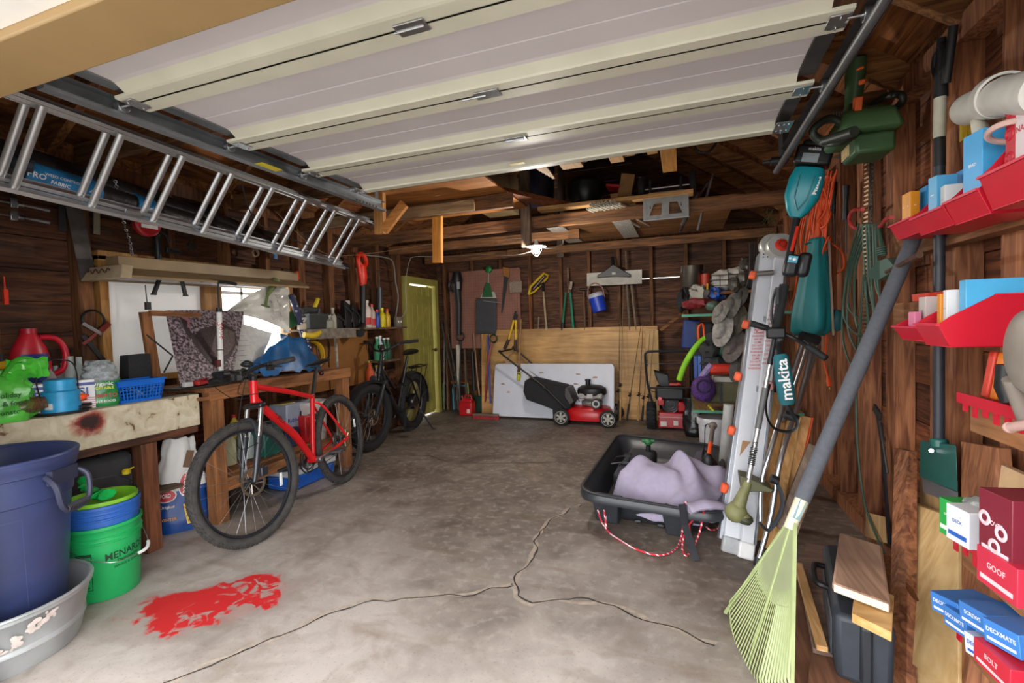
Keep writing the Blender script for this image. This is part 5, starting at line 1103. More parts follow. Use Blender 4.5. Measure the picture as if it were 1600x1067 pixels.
a_, c_ = P(229, 523, X=-3.24), P(270, 556, X=-3.16); b = B(); b.tube([a_, c_], .005); q = P(256, 582, X=-3.16); b.tube([c_, q], .005); top('folding_strut', 'thin dark metal strut bent before the wooden frame and poster', 'strut', b, BLK)
p = P(231, 478, X=-3.28); b = B(); b.tube(catmull([P(227, 445, X=-3.26), P(229, 465, X=-3.27), p], 5), .003); b.obox(p, (.02, .03, .05)); top('black_clip', 'black clip on a thin wire at the top of the wooden frame', 'clip', b, BLK)
for (x0, y0, x1, y1, lb) in ((250, 434, 240, 460, 'black rubber hook under the shop light, left one'), (283, 434, 290, 462, 'black rubber hook under the shop light, right one')):
 b = B(); b.cyl(P(x0, y0, X=-3.3), P(x1, y1, X=-3.3), .014); b.cyl(P(x1, y1, X=-3.3)+V((0, 0, -.003)), P(x1, y1, X=-3.3)+V((0, 0, .006)), .018); top('rubber_hook', lb, 'hook', b, BLK)
def poster_mat():
 mm, nt, bs, N, L = newmat('poster_print'); tc = N.new('ShaderNodeTexCoord')
 n = N.new('ShaderNodeTexNoise'); n.inputs['Scale'].default_value = 60; n.inputs['Detail'].default_value = 8; L.new(tc.outputs['Object'], n.inputs['Vector'])
 r = N.new('ShaderNodeValToRGB'); E = r.color_ramp.elements; E[0].position = .42; E[0].color = srgb('#2c2326')+[1]; E[1].position = .62; E[1].color = srgb('#9a8a90')+[1]; L.new(n.outputs[0], r.inputs[0]); L.new(r.outputs[0], bs.inputs['Base Color']); bs.inputs['Roughness'].default_value = .3; return mm
tl = P(258, 485, X=-3.30); bl = P(285, 583, X=-3.08); tr = P(382, 486, X=-3.30); br = P(362, 580, X=-3.08)
bl.z = .94; br.z = .94; bl.y = P(282, 590, X=-3.08).y
t = T('poster', 'dark photographic poster of a turkey propped on the workbench before the window', 'poster', (tl+bl+tr+br)/4)
def pf(x, y, e=0):
 q = bl.lerp(br, x).lerp(tl.lerp(tr, x), y); n_ = (br-bl).cross(tl-bl).normalized(); n_ = n_ if n_.x > 0 else -n_; return q+n_*(e+.012*math.sin(x*4)*y)
b = B(); b.grid(lambda u, v_: pf(u, v_), 14, 10, (-.0015, 0, 0)); mk('sheet', b, poster_mat(), t)
b = B(); body = [(.30, .66), (.40, .74), (.55, .78), (.74, .80), (.9, .72), (.97, .55), (.9, .36), (.75, .24), (.62, .22), (.5, .3), (.38, .42), (.27, .56), (.24, .72), (.23, .86), (.2, .93), (.16, .95), (.14, .9), (.17, .86), (.19, .7), (.24, .6)]
vs = [b.bm.verts.new(pf(x, y, .002)) for x, y in body]; b.f(vs); bmesh.ops.triangulate(b.bm, faces=b.bm.faces[:])
mk('bird_body', b, mt('#33282a', .35, 0, .45, 70), t)
b = B(); b.f([b.bm.verts.new(pf(x, y, .004)) for x, y in ((.52, .4), (.6, .68), (.75, .74), (.9, .68), (.93, .52), (.82, .38), (.66, .32))]); mk('bird_wing', b, mt('#5a4c4c', .4, 0, .45, 70), t)
b = B(); b.f([b.bm.verts.new(pf(x, y, .004)) for x, y in ((.15, .9), (.18, .96), (.23, .93), (.25, .85), (.24, .76), (.215, .76), (.22, .85))]); mk('bird_head', b, mt('#9a6a70', .4), t)
b = B()
for x in (.6, .72): b.prism([pf(x, .24, .003), pf(x+.02, .24, .003), pf(x-.01, .04, .003), pf(x-.03, .04, .003)], (.001, 0, 0))
mk('bird_legs', b, mt('#6a4446', .4), t)
def sheet(name, lab, cs, mat, wob=.02, cat='paper', n=10, seed=0):
 cs = [V(c) for c in cs]; b = B()
 b.grid(lambda u, v_: cs[0].lerp(cs[1], u).lerp(cs[3].lerp(cs[2], u), v_)+V((wob*noise.noise(V((u*3+seed, v_*3, 2))), 0, wob*.6*noise.noise(V((u*3, v_*3+seed, 9))))), n, n, (-.001, 0, 0)); return top(name, lab, cat, b, mat)
PAP = mt('#b9b8b4', .6, 0, .1, 30)
sheet('paper_sheet', 'large printed paper sheet leaning on the window ledge behind the white pump', [P(350, 580, X=-3.2), P(405, 575, X=-3.2), P(425, 520, X=-3.32), P(350, 498, X=-3.32)], PAP, .015, seed=2)
q = P(395, 520, X=-3.26); b = B();
for i in range(6): a_ = P(360, 525+8*i, X=-3.225+.0-.01*(5-i)); b.beam(a_, a_+V((.003, .12+.03*(i % 3), 0)), .001, .003, (1, 0, 0))
top('paper_sheet', 'thin grey printed lines of a form lying over the large paper sheet', 'paper', b, mt('#77787a', .6))
sheet('grey_envelope', 'dark grey triangular flap of paper behind the white pump', [P(350, 520, X=-3.28), P(372, 512, X=-3.28), P(376, 505, X=-3.3), P(350, 490, X=-3.3)], mt('#5c5856', .6), .01)
b = B(); pts = [P(352, 480, X=-3.36), P(400, 450, X=-3.36), P(415, 455, X=-3.34), P(455, 480, X=-3.3), P(440, 515, X=-3.22), P(390, 500, X=-3.3)]
cen = sum(pts, V())/6; rs = []
b.grid(lambda u, v_: P(352+100*u-8*v_*0, 488-40*math.sin(u*2.0)*(.4+.6*v_)+46*(1-v_)*u, X=-3.36+.16*(1-v_)*u+.04*noise.noise(V((u*5, v_*5, 3)))), 16, 12, (-.001, 0, 0))
top('plastic_sheet', 'crumpled glossy white plastic sheet drooping over the right half of the window', 'plastic sheet', b, sheetmat('#d6d4cc', .25))
sheet('plastic_sheet', 'folded strip of grey plastic hanging beside the crumpled sheet', [P(428, 500, X=-3.25), P(450, 520, X=-3.25), P(447, 465, X=-3.3), P(415, 450, X=-3.3)], mt('#b8b4ac', .15, 0, .2, 20), .06, 'plastic sheet')
p = P(418, 460, X=-3.2); b = B(); b.cyl(P(432, 438, X=-3.2), p, .035, .016); b.torus(P(415, 478, X=-3.2), (.2, .3, 1), .03, .006, 18, 6); b.tube([p, P(415, 476, X=-3.2)], .012); top('green_funnel', 'olive green funnel hanging from the right end of the shop light', 'funnel', b, mt('#5d6a38', .5))
p = P(345, 585, X=-3.12); p.z = .937; tp = P(341, 440, X=-3.12)
t = T('floor_pump', 'white bicycle floor pump with a black T handle standing on the workbench', 'pump', p)
d = (tp-p)
b = B(); b.cyl(p, p.lerp(tp, .72), .018, n=18); b.lathe(p, [(0, 0), (.03, 0), (.02, .02), (0, .02)]); mk('barrel', b, mt('#d8d8d4', .35), t)
b = B(); b.cyl(p.lerp(tp, .70), p.lerp(tp, .74), .021); b.cyl(p.lerp(tp, .74), tp, .007); b.tube(catmull([tp+V((-.03, -.11, -.0)), tp+V((-.015, -.05, .006)), tp, tp+V((.015, .06, -.002)), tp+V((.03, .12, -.012))], 4), .012, 8); mk('t_handle', b, BLK, t)
b = B(); dn = d.normalized(); sx_ = dn.cross(V((0, 0, 1))); nrm = V((.9, -.45, 0)).normalized(); uy = nrm.cross(dn)
b.text('2one', .05, lambda x, y: p.lerp(tp, .52)+dn*x*-1+uy*y*-1*-1+nrm*(.0185-abs(y)*.3), wide=1.2); mk('lettering', b, mt('#b8242c', .4), t)
b = B(); b.obox(p.lerp(tp, .2)+V((-.0, -.02, 0)), (.03, .03, .05)); mk('hose_clip', b, mt('#5a1a1e', .5), t, bevel=.004)
b = B(); b.torus(p.lerp(tp, .33), dn, .019, .003, 18); mk('band', b, BLK, t)
TZ = .938
def bench_item(px, py, X=-3.1): q = P(px, py, X=X); return V((X, q.y, TZ))
b = B(); c = bench_item(300, 592, -3.07); b.box(c.x-.09, c.x+.08, c.y-.14, c.y+.2, TZ, TZ+.015); top('dark_tray', 'flat dark metal tray at the left end of the wooden workbench', 'tray', b, mt('#2a2420', .5, .3), bevel=.003)
c = bench_item(295, 588, -3.02); b = B(); b.obox(c+V((0, -.01, .035)), (.03, .055, .03)); top('small_white_box', 'small pale box standing on the tray below the poster', 'box', b, mt('#b8b8b4', .5), bevel=.002)
c = bench_item(312, 580, -3.04); b = B(); b.obox(c+V((0, 0, .035)), (.05, .09, .03), (0, 0, .3)); b.m(mt('#b8a890', .5)); b.obox(c+V((0.01, .02, .055)), (.03, .06, .01), (0, 0, .3)); b.ms[0] = mt('#a0282a', .4); top('red_tool', 'flat red and tan tool lying on the tray', 'tool', b, bevel=.005)
for k_, (px, py, sx_, sy_, sz_, col, lab, nm, ct) in enumerate(((330, 585, .05, .09, .04, '#1a1b1e', 'black power tool battery lying near the pump base', 'tool_battery', 'battery'), (345, 588, .06, .12, .03, '#1f2024', 'black tool lying in front of the pump', 'black_tool', 'tool'), (362, 580, .05, .06, .07, '#3a3b3e', 'grey box with a chrome edge beside the pump', 'metal_box', 'box'), (373, 582, .05, .07, .05, '#2a2b2e', 'dark camera-like box before the grey papers', 'dark_box', 'box'), (418, 560, .06, .08, .06, '#141416', 'black cup-shaped part in front of the blue tarp', 'black_cup', 'cup'))):
 c = bench_item(px, py, -3.06-.02*k_); b = B(); b.obox(c+V((0, 0, sz_/2)), (sx_, sy_, sz_), (0, 0, .3*k_)); b.cyl(c+V((0, -.02, sz_*.8)), c+V((.02, .05, sz_*1.15)), .011); top(nm, lab, ct, b, mt(col, .4), bevel=.005)
c = V((-3.22, P(440, 570, X=-3.22).y, TZ)); b = B()
def tarp(u, v_):
 a = u*2*math.pi; rr = v_
 x = math.cos(a)*.19*rr; y = math.sin(a)*.40*rr
 z = .30*(1-rr**2.4)*(1+.35*math.sin(a+1.0))*.85 + .05*noise.noise(V((x*14, y*9, 1)))*(1-.3*rr)*1.4+.05*(1-abs(math.sin(a*2.5+rr*4+3*noise.noise(V((x*6, y*6, 0))))))**2*rr
 return c+V((x+.02*noise.noise(V((x*9, y*9, 5))), y, max(.004, z)))
b.grid(tarp, 72, 22); bmesh.ops.remove_doubles(b.bm, verts=b.bm.verts[:], dist=.0005)
top('blue_tarp', 'crumpled bright blue tarp heaped on the wooden workbench', 'tarp', b, mt('#1a5588', .4, 0, .3, 9, .5))
a_, c_ = P(455, 460, X=-3.3), P(482, 535, X=-3.3); b = B(); b.tube([a_, a_.lerp(c_, .5), c_+V((0, 0, -.1))], [.028, .036, .04], 12)
mm, nt, bs, N, L = newmat('navy_print'); tc = N.new('ShaderNodeTexCoord'); vo = N.new('ShaderNodeTexVoronoi'); vo.inputs['Scale'].default_value = 28; L.new(tc.outputs['Object'], vo.inputs['Vector']); r = N.new('ShaderNodeValToRGB'); E = r.color_ramp.elements; E[0].position = .22; E[0].color = srgb('#b8b8c8')+[1]; E[1].position = .3; E[1].color = srgb('#151a3a')+[1]; L.new(vo.outputs[0], r.inputs[0]); L.new(r.outputs[0], bs.inputs['Base Color'])
top('folded_canopy', 'navy rolled fabric with white specks leaning beside the window', 'fabric', b, mm)
p = P(463, 432, X=XL+.05); b = B(); b.beam(p+V((0, 0, .05)), p+V((0, .015, -.03)), .03, .03, (1, 0, 0)); b.m(mt('#8c7a70', .5)); b.cyl(p+V((0, .015, -.03)), p+V((0, .03, -.08)), .006); b.ms[0] = mt('#d83018', .4); top('awl', 'orange-red handled tool hanging right of the window lamp', 'tool', b, bevel=.005)
p = P(452, 500, X=-3.38); b = B(); b.lathe(p, [(0, 0), (.07, 0), (.075, .02), (.05, .03), (0, .03)], (1, -.2, 0), 26); top('green_reel', 'round dark green reel behind the navy fabric roll', 'reel', b, mt('#2f5a30', .5))
def put(px, py, X, z=0): q = P(px, py, X=X); return V((X, q.y, z))
c = P(487, 757, Z=0)+V((-.14, .05, 0)); t = T('cooler_lid', 'blue and white cooler chest on the floor behind the red bike', 'cooler', c)
b = B(); b.obox(c+V((0, 0, .06)), (.26, .5, .12)); mk('body', b, mt('#1c56b0', .4), t, bevel=.02); b = B(); b.obox(c+V((0, 0, .14)), (.28, .52, .05)); mk('lid', b, mt('#c4c8cc', .4), t, bevel=.012)
SZ = .306
for (px, X, sx_, sy_, sz_, col, nm, ct, lab) in ((355, -3.25, .12, .14, .26, '#b8b890', 'plastic_jug', 'jug', 'translucent jug of yellowish liquid on the lower bench shelf'), (368, -3.38, .1, .09, .34, '#c8b028', 'yellow_bottle', 'bottle', 'yellow and red bottle at the back of the lower bench shelf'), (385, -3.28, .14, .16, .25, '#a8b4b0', 'glass_jar', 'jar', 'big pale bottle with a green lid on the lower bench shelf'), (415, -3.2, .2, .2, .22, '#1f5a50', 'green_case', 'case', 'dark green plastic case on the lower bench shelf'), (445, -3.25, .2, .16, .16, '#2a3a5a', 'navy_case', 'case', 'navy box beside the green case on the shelf'), (478, -3.2, .16, .15, .24, '#b81c20', 'fuel_can', 'fuel can', 'red plastic fuel can on the lower bench shelf'), (455, -3.3, .2, .26, .36, '#8d93a4', 'storage_bin', 'bin', 'grey storage bin with a blue print behind the red bike frame')):
 c = put(px, 700, X, SZ); t = T(nm, lab, ct, c); b = B()
 if ct in ('jug', 'bottle', 'jar'): b.lathe(c, [(0, 0), (sx_*.5, 0), (sx_*.5, sz_*.65), (sx_*.3, sz_*.82), (sx_*.16, sz_*.9), (sx_*.16, sz_*.95), (0, sz_*.95)], n=20)
 else: b.obox(c+V((0, 0, sz_/2)), (sx_, sy_, sz_))
 mk('body', b, mt(col, .4, 0, .1), t, bevel=.012 if ct not in ('jug', 'bottle', 'jar') else 0); b = B()
 if ct in ('jug', 'bottle', 'jar'): b.cyl(c+V((0, 0, sz_*.93)), c+V((0, 0, sz_)), sx_*.2); mk('cap', b, mt({'jug': '#c8c8c0', 'bottle': '#c02020', 'jar': '#2a7a4a'}[ct], .4), t)
 elif ct == 'bin': b.text('Rubbermaid', .05, lambda x, y: c+V((sx_/2+.001, x, sz_*.6+y))); mk('lettering', b, mt('#2a3a8a', .5), t)
 else: b.tube(catmull([c+V((0, -sy_*.3, sz_)), c+V((0, -sy_*.25, sz_+.035)), c+V((0, sy_*.25, sz_+.035)), c+V((0, sy_*.3, sz_))], 4), .009); mk('handle', b, BLK, t)
c = put(445, 650, -3.25, .67); b = B(); b.obox(c+V((0, 0, .004)), (.1, .14, .006)); top('yellow_card', 'yellowish card lying on top of the grey storage bin', 'card', b, mt('#c0a860', .6))
c = P(507, 735, Z=0)+V((-.25, .12, 0)); t = T('white_bucket', 'white plastic bucket with a dark label at the right end under the workbench', 'bucket', V((-3.2, 3.42, SZ)))
c = V((-3.2, 3.42, SZ)); b = B(); b.lathe(c, [(0, 0), (.115, 0), (.13, .3), (.138, .31), (.138, .35), (.125, .35), (.11, .02), (0, .02)], n=32); mk('body', b, mt('#cfcac4', .45), t); b = B(); fn = cyl_fn(c, .115, .2, .13, .3, R_(-38)); quad_on(b, fn, -.05, .05, .0, .05, 6); b.m(WHT); b.text('SAND', .03, lambda x, y: fn(x, y+.025)+V((.001, -.001, 0))); b.ms[0] = mt('#33343a', .5); mk('label', b, None, t)
c = V((-3.28, 3.2, SZ)); b = B(); b.lathe(c, [(0, 0), (.06, 0), (.07, .1), (.07, .26), (.03, .3), (.03, .33), (0, .33)], n=20); top('red_bottle', 'tall dark red bottle left of the white bucket under the bench', 'bottle', b, mt('#901820', .4))
for (px, y_, z, sx_, sy_, sz_, col, lab) in ((300, 0, .02, .2, .22, .3, '#2a2a2e', 'black plastic crate on the floor behind the bench post'), (372, 0, .0, .2, .3, .26, '#3a2a20', 'dark brown box on the floor under the workbench shelf'), (430, 0, .0, .2, .26, .24, '#202830', 'dark blue tub on the floor under the workbench shelf')):
 c = put(px, 760, -3.3, .0); b = B(); b.obox(c+V((0, 0, sz_/2)), (sx_, sy_, sz_)); b.obox(c+V((0, 0, sz_-.01)), (sx_+.02, sy_+.02, .02)); top('storage_tub', lab, 'tub', b, mt(col, .5), bevel=.008)
c = V((-3.38, 2.22, .4)); b = B(); b.tube(catmull([c+V((0, -.05, 0)), c+V((.05, .0, .05)), c+V((0, .06, .04)), c+V((-.05, .02, .02))], 5), .02, 8); top('orange_rag', 'orange crumpled strap behind the charcoal bag', 'strap', b, mt('#c04418', .7, 0, .2))
# ================= far left wall: shelf, pegboard, tools =================
y0, y1 = P(478, 520, X=-3.42).y, P(588, 515, X=-3.42).y
sz = P(480, 518, X=-3.25).z
t = T('wall_shelf', 'narrow paint-dripped wooden shelf on the left wall between the workbench and the door', 'shelf', (-3.38, (y0+y1)/2, sz-.1))
ya, yb = P(478, 520, X=-3.25).y, P(586, 515, X=-3.25).y
b = B(); b.box(-3.5, -3.24, ya, yb, sz, sz+.02); mk('shelf_board', b, wood('#54402e', '#7c6248', 'y'), t, bevel=.002)
b = B(); b.box(-3.25, -3.235, ya, yb-.35, sz-.075, sz+.021); mk('front_lip', b, mt('#6f665a', .8, 0, .5, 18), t)
PEG = mt('#8a5a28', .7, 0, .12, 8)
for (a, c, nm) in ((ya+.03, P(524, 560, X=-3.4).y, 0), (P(526, 560, X=-3.4).y, P(586, 560, X=-3.4).y, 1)):
 z1 = sz-.01; z0 = P(540, 605, X=-3.46).z
 b = B(); b.box(-3.5, -3.492, a, c, z0, z1)
 b.m(mt('#2a180a', .9))
 ny = int((c-a)/.05); nz_ = int((z1-z0)/.05)
 for i in range(1, ny):
  for j in range(1, nz_): b.box(-3.492, -3.4915, a+i*.05-.004, a+i*.05+.004, z0+j*.05-.004, z0+j*.05+.004)
 b.ms[0] = PEG; top('pegboard', ['brown pegboard panel under the narrow shelf, nearer the workbench', 'brown pegboard panel under the narrow shelf, nearer the yellow door'][nm], 'pegboard', b)
b = B(); q = P(526, 560, X=-3.48); b.box(-3.49, -3.47, q.y-.012, q.y+.012, P(526, 605, X=-3.48).z, sz); top('paint_dripped_strip', 'white-spattered strip between the two brown pegboard panels', 'strip', b, mt('#a8a094', .7, 0, .4, 30))
b = B(); spiral_coil(b, P(503, 545, X=-3.46)+V((.02, 0, 0)), (1, 0, 0), .09, .004, 2, .01, 20, 1, 1.5); top('black_cable', 'black cable loop on the brown pegboard', 'cable', b, BLK)
b = B(); spiral_coil(b, P(487, 556, X=-3.4), (1, -.2, 0), .12, .01, 3, .02, 22, 2, 1.2); top('yellow_hose', 'yellow coiled hose hung at the end of the workbench', 'hose', b, mt('#c8a010', .5))
c = P(440+35, 515, X=-3.3);
def shelf_at(px, X=-3.36): q = P(px, 515, X=X); return V((X, q.y, sz+.021))
c = shelf_at(492, -3.38); t = T('planter_box', 'dark grey plastic box on the narrow wall shelf', 'box', c); b = B(); b.hexa([c+V(q) for q in ((-.08, -.14, 0), (.08, -.14, 0), (.08, .14, 0), (-.08, .14, 0), (-.09, -.16, .14), (.09, -.16, .14), (.09, .16, .14), (-.09, .16, .14))]); mk('body', b, mt('#2b302f', .5), t, bevel=.008); b = B(); b.box(c.x-.1, c.x+.1, c.y-.17, c.y+.17, c.z+.13, c.z+.145); mk('rim', b, mt('#363b3a', .5), t)
c = shelf_at(484, -3.36)+V((0, 0, .15)); b = B(); b.torus(c+V((0, .02, .05)), (1, 0, 0), .11, .02, 26, 8, 0, 180); b.m(mt('#4a7a30', .5)); b.ball(c+V((0, .02, .03)), (.05, .09, .04), bump=.4); b.ms[0] = mt('#3a3d3c', .6); top('coiled_hose_head', 'grey arched sprinkler-like hose with green inside standing in the dark box', 'hose', b)
c = shelf_at(489, -3.36)+V((0, .03, .2)); b = B(); b.beam(c, c+V((0, .06, .1)), .03, .03, (1, 0, 0)); top('hand_tool', 'yellow tool handle sticking up from the dark grey box', 'handle tool', b, mt('#c8b418', .5), bevel=.006)
k = 0
for px, h, r, col, lab in ((472, .09, .04, '#b8a890', 'small pale tin in front of the dark grey box'), (515, .12, .045, '#8a8878', 'short whitish jug right of the dark grey box'), (521, .19, .035, '#989484', 'tall cream spray bottle right of the dark grey box')):
 c = shelf_at(px, -3.3); t = bottle(c, h, r, r*.4 if k else r*.9, mt(col, .5), ['paint_tin', 'plastic_jug', 'spray_bottle'][k], lab, mt('#a8a498', .5), None, ['tin', 'jug', 'bottle'][k]); k += 1
c = shelf_at(487, -3.26); b = B(); b.tube(catmull([c+V((0, -.1, -.05)), c+V((.02, 0, -.06)), c+V((0, .09, -.03))], 5), .03, 10); top('yellow_rag', 'yellow curved plastic tool hooked on the shelf edge', 'tool', b, mt('#c8a818', .5))
for k, (px, h, w_, col, lab, nm) in enumerate(((540, .3, .05, '#141518', 'black drill hanging over the shelf beneath the white tag', 'cordless_drill'), (552, .26, .05, '#101113', 'black sander standing on the shelf right of the drill', 'sander'), (566, .2, .06, '#191a1c', 'black charger lump on the shelf under the orange leaf blower', 'charger'), (528, .16, .04, '#1e1c1a', 'black narrow tool standing left of the drill', 'tool'))):
 c = shelf_at(px, -3.4); b = B(); b.hexa([c+V(q) for q in ((-w_, -w_, 0), (w_, -w_, 0), (w_, w_, 0), (-w_, w_, 0), (-w_*.6, -w_*.5, h), (w_*.6, -w_*.7, h), (w_*.6, w_*.9, h*.85), (-w_*.6, w_*.9, h*.85))]); b.tube(catmull([c+V((w_*.6, -.05, h*.8)), c+V((w_, .05, h*.5)), c+V((w_*.7, .06, h*.2))], 4), .014); top(nm, lab, 'power tool', b, mt(col, .5), bevel=.012)
p = P(543, 476, X=-3.42); b = B(); b.obox(p, (.01, .07, .09)); top('white_tag', 'small square white tag on a stud above the black drill', 'tag', b, mt('#b8b6ae', .7))
tp, bt = P(565, 392, X=-3.36), P(567, 440, X=-3.36)
t = T('orange_leaf_blower', 'bright orange blower with loop handle and black tube hanging on the left wall', 'leaf blower', P(568, 515, X=-3.36))
b = B(); c = tp.lerp(bt, .3); b.torus(c+V((0, 0, .0)), (1, 0, .1), .07, .026, 26, 8, sx=1.0);
b.tube([tp.lerp(bt, .5), tp.lerp(bt, .85), bt+V((0, 0, -.05))], [.05, .06, .035], 14, flat=.8); b.tube([c+V((0, -.07, -.02)), tp.lerp(bt, .9)+V((0, -.03, 0))], .025, 10); mk('motor_housing', b, mt('#e0341c', .4), t)
b = B(); lo_ = P(567, 508, X=-3.36); b.tube([bt+V((0, 0, -.03)), lo_], [.034, .03], 14); b.tube([lo_, P(562, 520, X=-3.25)], [.035, .05], 12); mk('tube', b, BLK, t)
p, q = P(592, 424, X=-3.44), P(593, 490, X=-3.44); b = B(); b.cyl(p+V((0, 0, -.2)), q, .035, .04); b.cyl(p, p+V((0, 0, -.2)), .005); b.tube([p, p+V((0, .07, .02))], .005); top('grease_gun', 'grey caulking gun hanging tip-up right of the orange leaf blower', 'caulking gun', b, mt('#45484a', .4, .4))
k = 0
for px, h, r, col, cap, lab, nm in ((574, .28, .055, '#c8b8b0', '#c8c4bc', 'red and white spray bottle on the shelf below the blower', 'spray_bottle'), (582, .24, .04, '#b0a090', '#b01c20', 'white spray can with red printing next to the spray bottle', 'spray_can'), (590, .18, .035, '#2848a0', '#c02028', 'blue can on the shelf right of the spray cans', 'aerosol_can'), (598, .2, .04, '#c8b818', '#e0d030', 'yellow aerosol can on the shelf, second from the door', 'aerosol_can'), (606, .19, .036, '#c8a020', '#c83020', 'yellow can with rounded top nearest the yellow door', 'aerosol_can')):
 c = shelf_at(px, -3.36); c.z = sz+.021; t = bottle(c, h, r, r*.4, mt(col, .4, 0, .1), nm, lab, mt(cap, .4), 'bottles and cans on the narrow shelf', sh=.7, cap_h=.03)
 if k < 2:
  b = B(); fn = cyl_fn(c, r, h*.3, a0=R_(-35)); quad_on(b, fn, -.04, .04, -.05, .03, 6); mk('label', b, mt('#b82828', .5), t)
 k += 1
b = B(); ys, ye = P(588, 520, X=-3.4).y-.05, P(612, 520, X=-3.4).y+.1; b.box(-3.5, -3.24, ys, ye, sz, sz+.02); top('wall_shelf', 'short shelf extension beside the switch box carrying yellow cans', 'shelf', b, wood('#54402e', '#7c6248', 'y'))
rz = P(600, 562, X=-3.36).z
b = B(); ys, ye = P(584, 560, X=-3.36).y, P(614, 560, X=-3.36).y; b.box(-3.5, -3.26, ys, ye, rz-.02, rz); top('wall_shelf', 'lower short shelf left of the yellow door holding green and white bottles', 'shelf', b, wood('#54402e', '#7c6248', 'y'))
for k, (px, h, col, lab) in enumerate(((590, .26, '#2f8a60', 'green and white bottle on the lower short shelf, leftmost'), (595, .27, '#b8c8d0', 'white bottle with a blue tint on the lower short shelf'), (601, .24, '#22684a', 'dark green bottle on the lower short shelf'), (607, .24, '#28543c', 'dark green bottle nearest the door on the lower short shelf'))):
 q = P(px, 560, X=-3.38); bottle(V((-3.38, q.y, rz)), h, .04, .016, mt(col, .4), 'plastic_bottle', lab, mt('#d0d0c8', .5), 'bottles on the lower short shelf')
for k, (px, py, h, col, lab, nm) in enumerate(((580, 585, .3, '#d0501c', 'orange watering-can-like jug hanging beside the e-bike handlebar', 'orange_jug'), (591, 590, .25, '#c0c4b8', 'white bottle with yellow printing below the lower short shelf', 'plastic_bottle'), (599, 590, .24, '#a8b8c8', 'pale blue bottle below the lower short shelf', 'plastic_bottle'))):
 q = P(px, 590, X=-3.42); zz = q.z-.12; b = B(); b.box(-3.5, -3.36, q.y-.07, q.y+.07, zz-.015, zz); top('small_ledge', 'small wooden ledge under the '+('orange jug' if k == 0 else 'white bottle' if k == 1 else 'pale blue bottle'), 'ledge', b, wood('#54402e', '#7c6248', 'y')); bottle(V((-3.43, q.y, zz)), h, .05, .02, mt(col, .5), nm, lab, mt('#c8b828', .5), None, 'bottle')
p = P(622, 503, X=-3.44); t = T('switch_box', 'grey metal double switch box on the wall left of the yellow door', 'switch box', p); b = B(); b.obox(p, (.05, .11, .13)); mk('box', b, mt('#8c8678', .5, .3), t, bevel=.004)
for dy in (-.028, .028): b = B(); b.obox(p+V((.028, dy, 0)), (.008, .012, .03)); mk('switch', b, WHT, t)
# ================= back wall =================
YW = 6.44
def pb(px, py, Y=YW): return P(px, py, Y=Y)
def board(name, lab, x0, y0, x1, y1, mat, Y, th=.012, cat='board', lean=0, grp=None, bev=.002):
 a = pb(x0, y0, Y); c = pb(x1, y1, Y); b = B(); X0, X1 = sorted((a.x, c.x)); Z0, Z1 = sorted((a.z, c.z)); Z0 = max(Z0, .002)
 b.hexa([(X0, Y-lean, Z0), (X1, Y-lean, Z0), (X1, Y-lean+th, Z0), (X0, Y-lean+th, Z0), (X0, Y, Z1), (X1, Y, Z1), (X1, Y+th, Z1), (X0, Y+th, Z1)]); return top(name, lab, cat, b, mat, grp, bevel=bev)
PINKP = mt('#8f6152', .75, 0, .1, 10)
t = T('pegboard', 'large pinkish-brown pegboard on the back wall behind the hanging garden tools', 'pegboard', pb(757, 540))
a, c = pb(702, 426, 6.49), pb(815, 543, 6.49); b = B(); b.box(a.x, c.x, 6.485, 6.495, c.z, a.z); mk('panel', b, PINKP, t)
b = B(); nx = int((c.x-a.x)/.04); nz_ = int((a.z-c.z)/.04)
for i in range(1, nx):
 for j in range(1, nz_): b.box(a.x+i*.04-.004, a.x+i*.04+.004, 6.4840, 6.4845, c.z+j*.04-.004, c.z+j*.04+.004)
o = mk('peg_holes', b, mt('#3a1f18', .9), t, smooth=0); o['kind'] = 'stuff'
PLY = wood('#a87c44', '#c99e62', 'x', 2.2, .55)
board('plywood_sheet', 'wide honey-coloured plywood sheet standing against the back wall', 752, 516, 1030, 656, PLY, 6.42, .012, 'plywood', .08)
board('plywood_sheet', 'narrow paler plywood strip at the right end of the wide sheet', 1008, 516, 1031, 640, wood('#c09a66', '#d8b684', 'z', 2), 6.395, .012, 'plywood', .06)
a, c = pb(774, 568, 6.22), pb(963, 655, 6.1); X0, X1 = a.x, pb(961, 600, 6.22).x; Z1 = a.z; b = B(); r = .05; out = []
for cx, cz, a0 in ((X1-r, Z1-r, 0), (X0+r, Z1-r, 90), (X0+r, .03+r, 180), (X1-r, .03+r, 270)):
 for k in range(6): q = R_(a0+18*k); out.append((cx+r*math.cos(q), cz+r*math.sin(q)))
ln = lambda z: 6.20-.16*(1-z/Z1)
b.prism([V((x, ln(z), z)) for x, z in out], V((0, .045, 0))); t = T('folding_table', 'white plastic folding table top leaning on its edge against the plywood', 'table', ((X0+X1)/2, 6.12, 0)); mk('table_top', b, mt('#c9ccd6', .4, 0, .05, 6), t, bevel=.008)
b = B();
for q in ((830, 590), (838, 596), (903, 585), (786, 600), (795, 612), (846, 583), (900, 600), (930, 590)): z = pb(q[0], q[1], 6.15).z; p = V((pb(q[0], q[1], ln(z)).x, ln(z)-.001, z)); b.ball(p, (.03, .001, .012), 10, 4, bump=1.2, bs=30)
mk('stain', b, mt('#9a8272', .8, 0, .3, 40), t)
t = T('leaf_blower', 'black leaf blower with a long tube hanging at the left of the pegboard', 'leaf blower', pb(716, 525, 6.36)); Y = 6.36
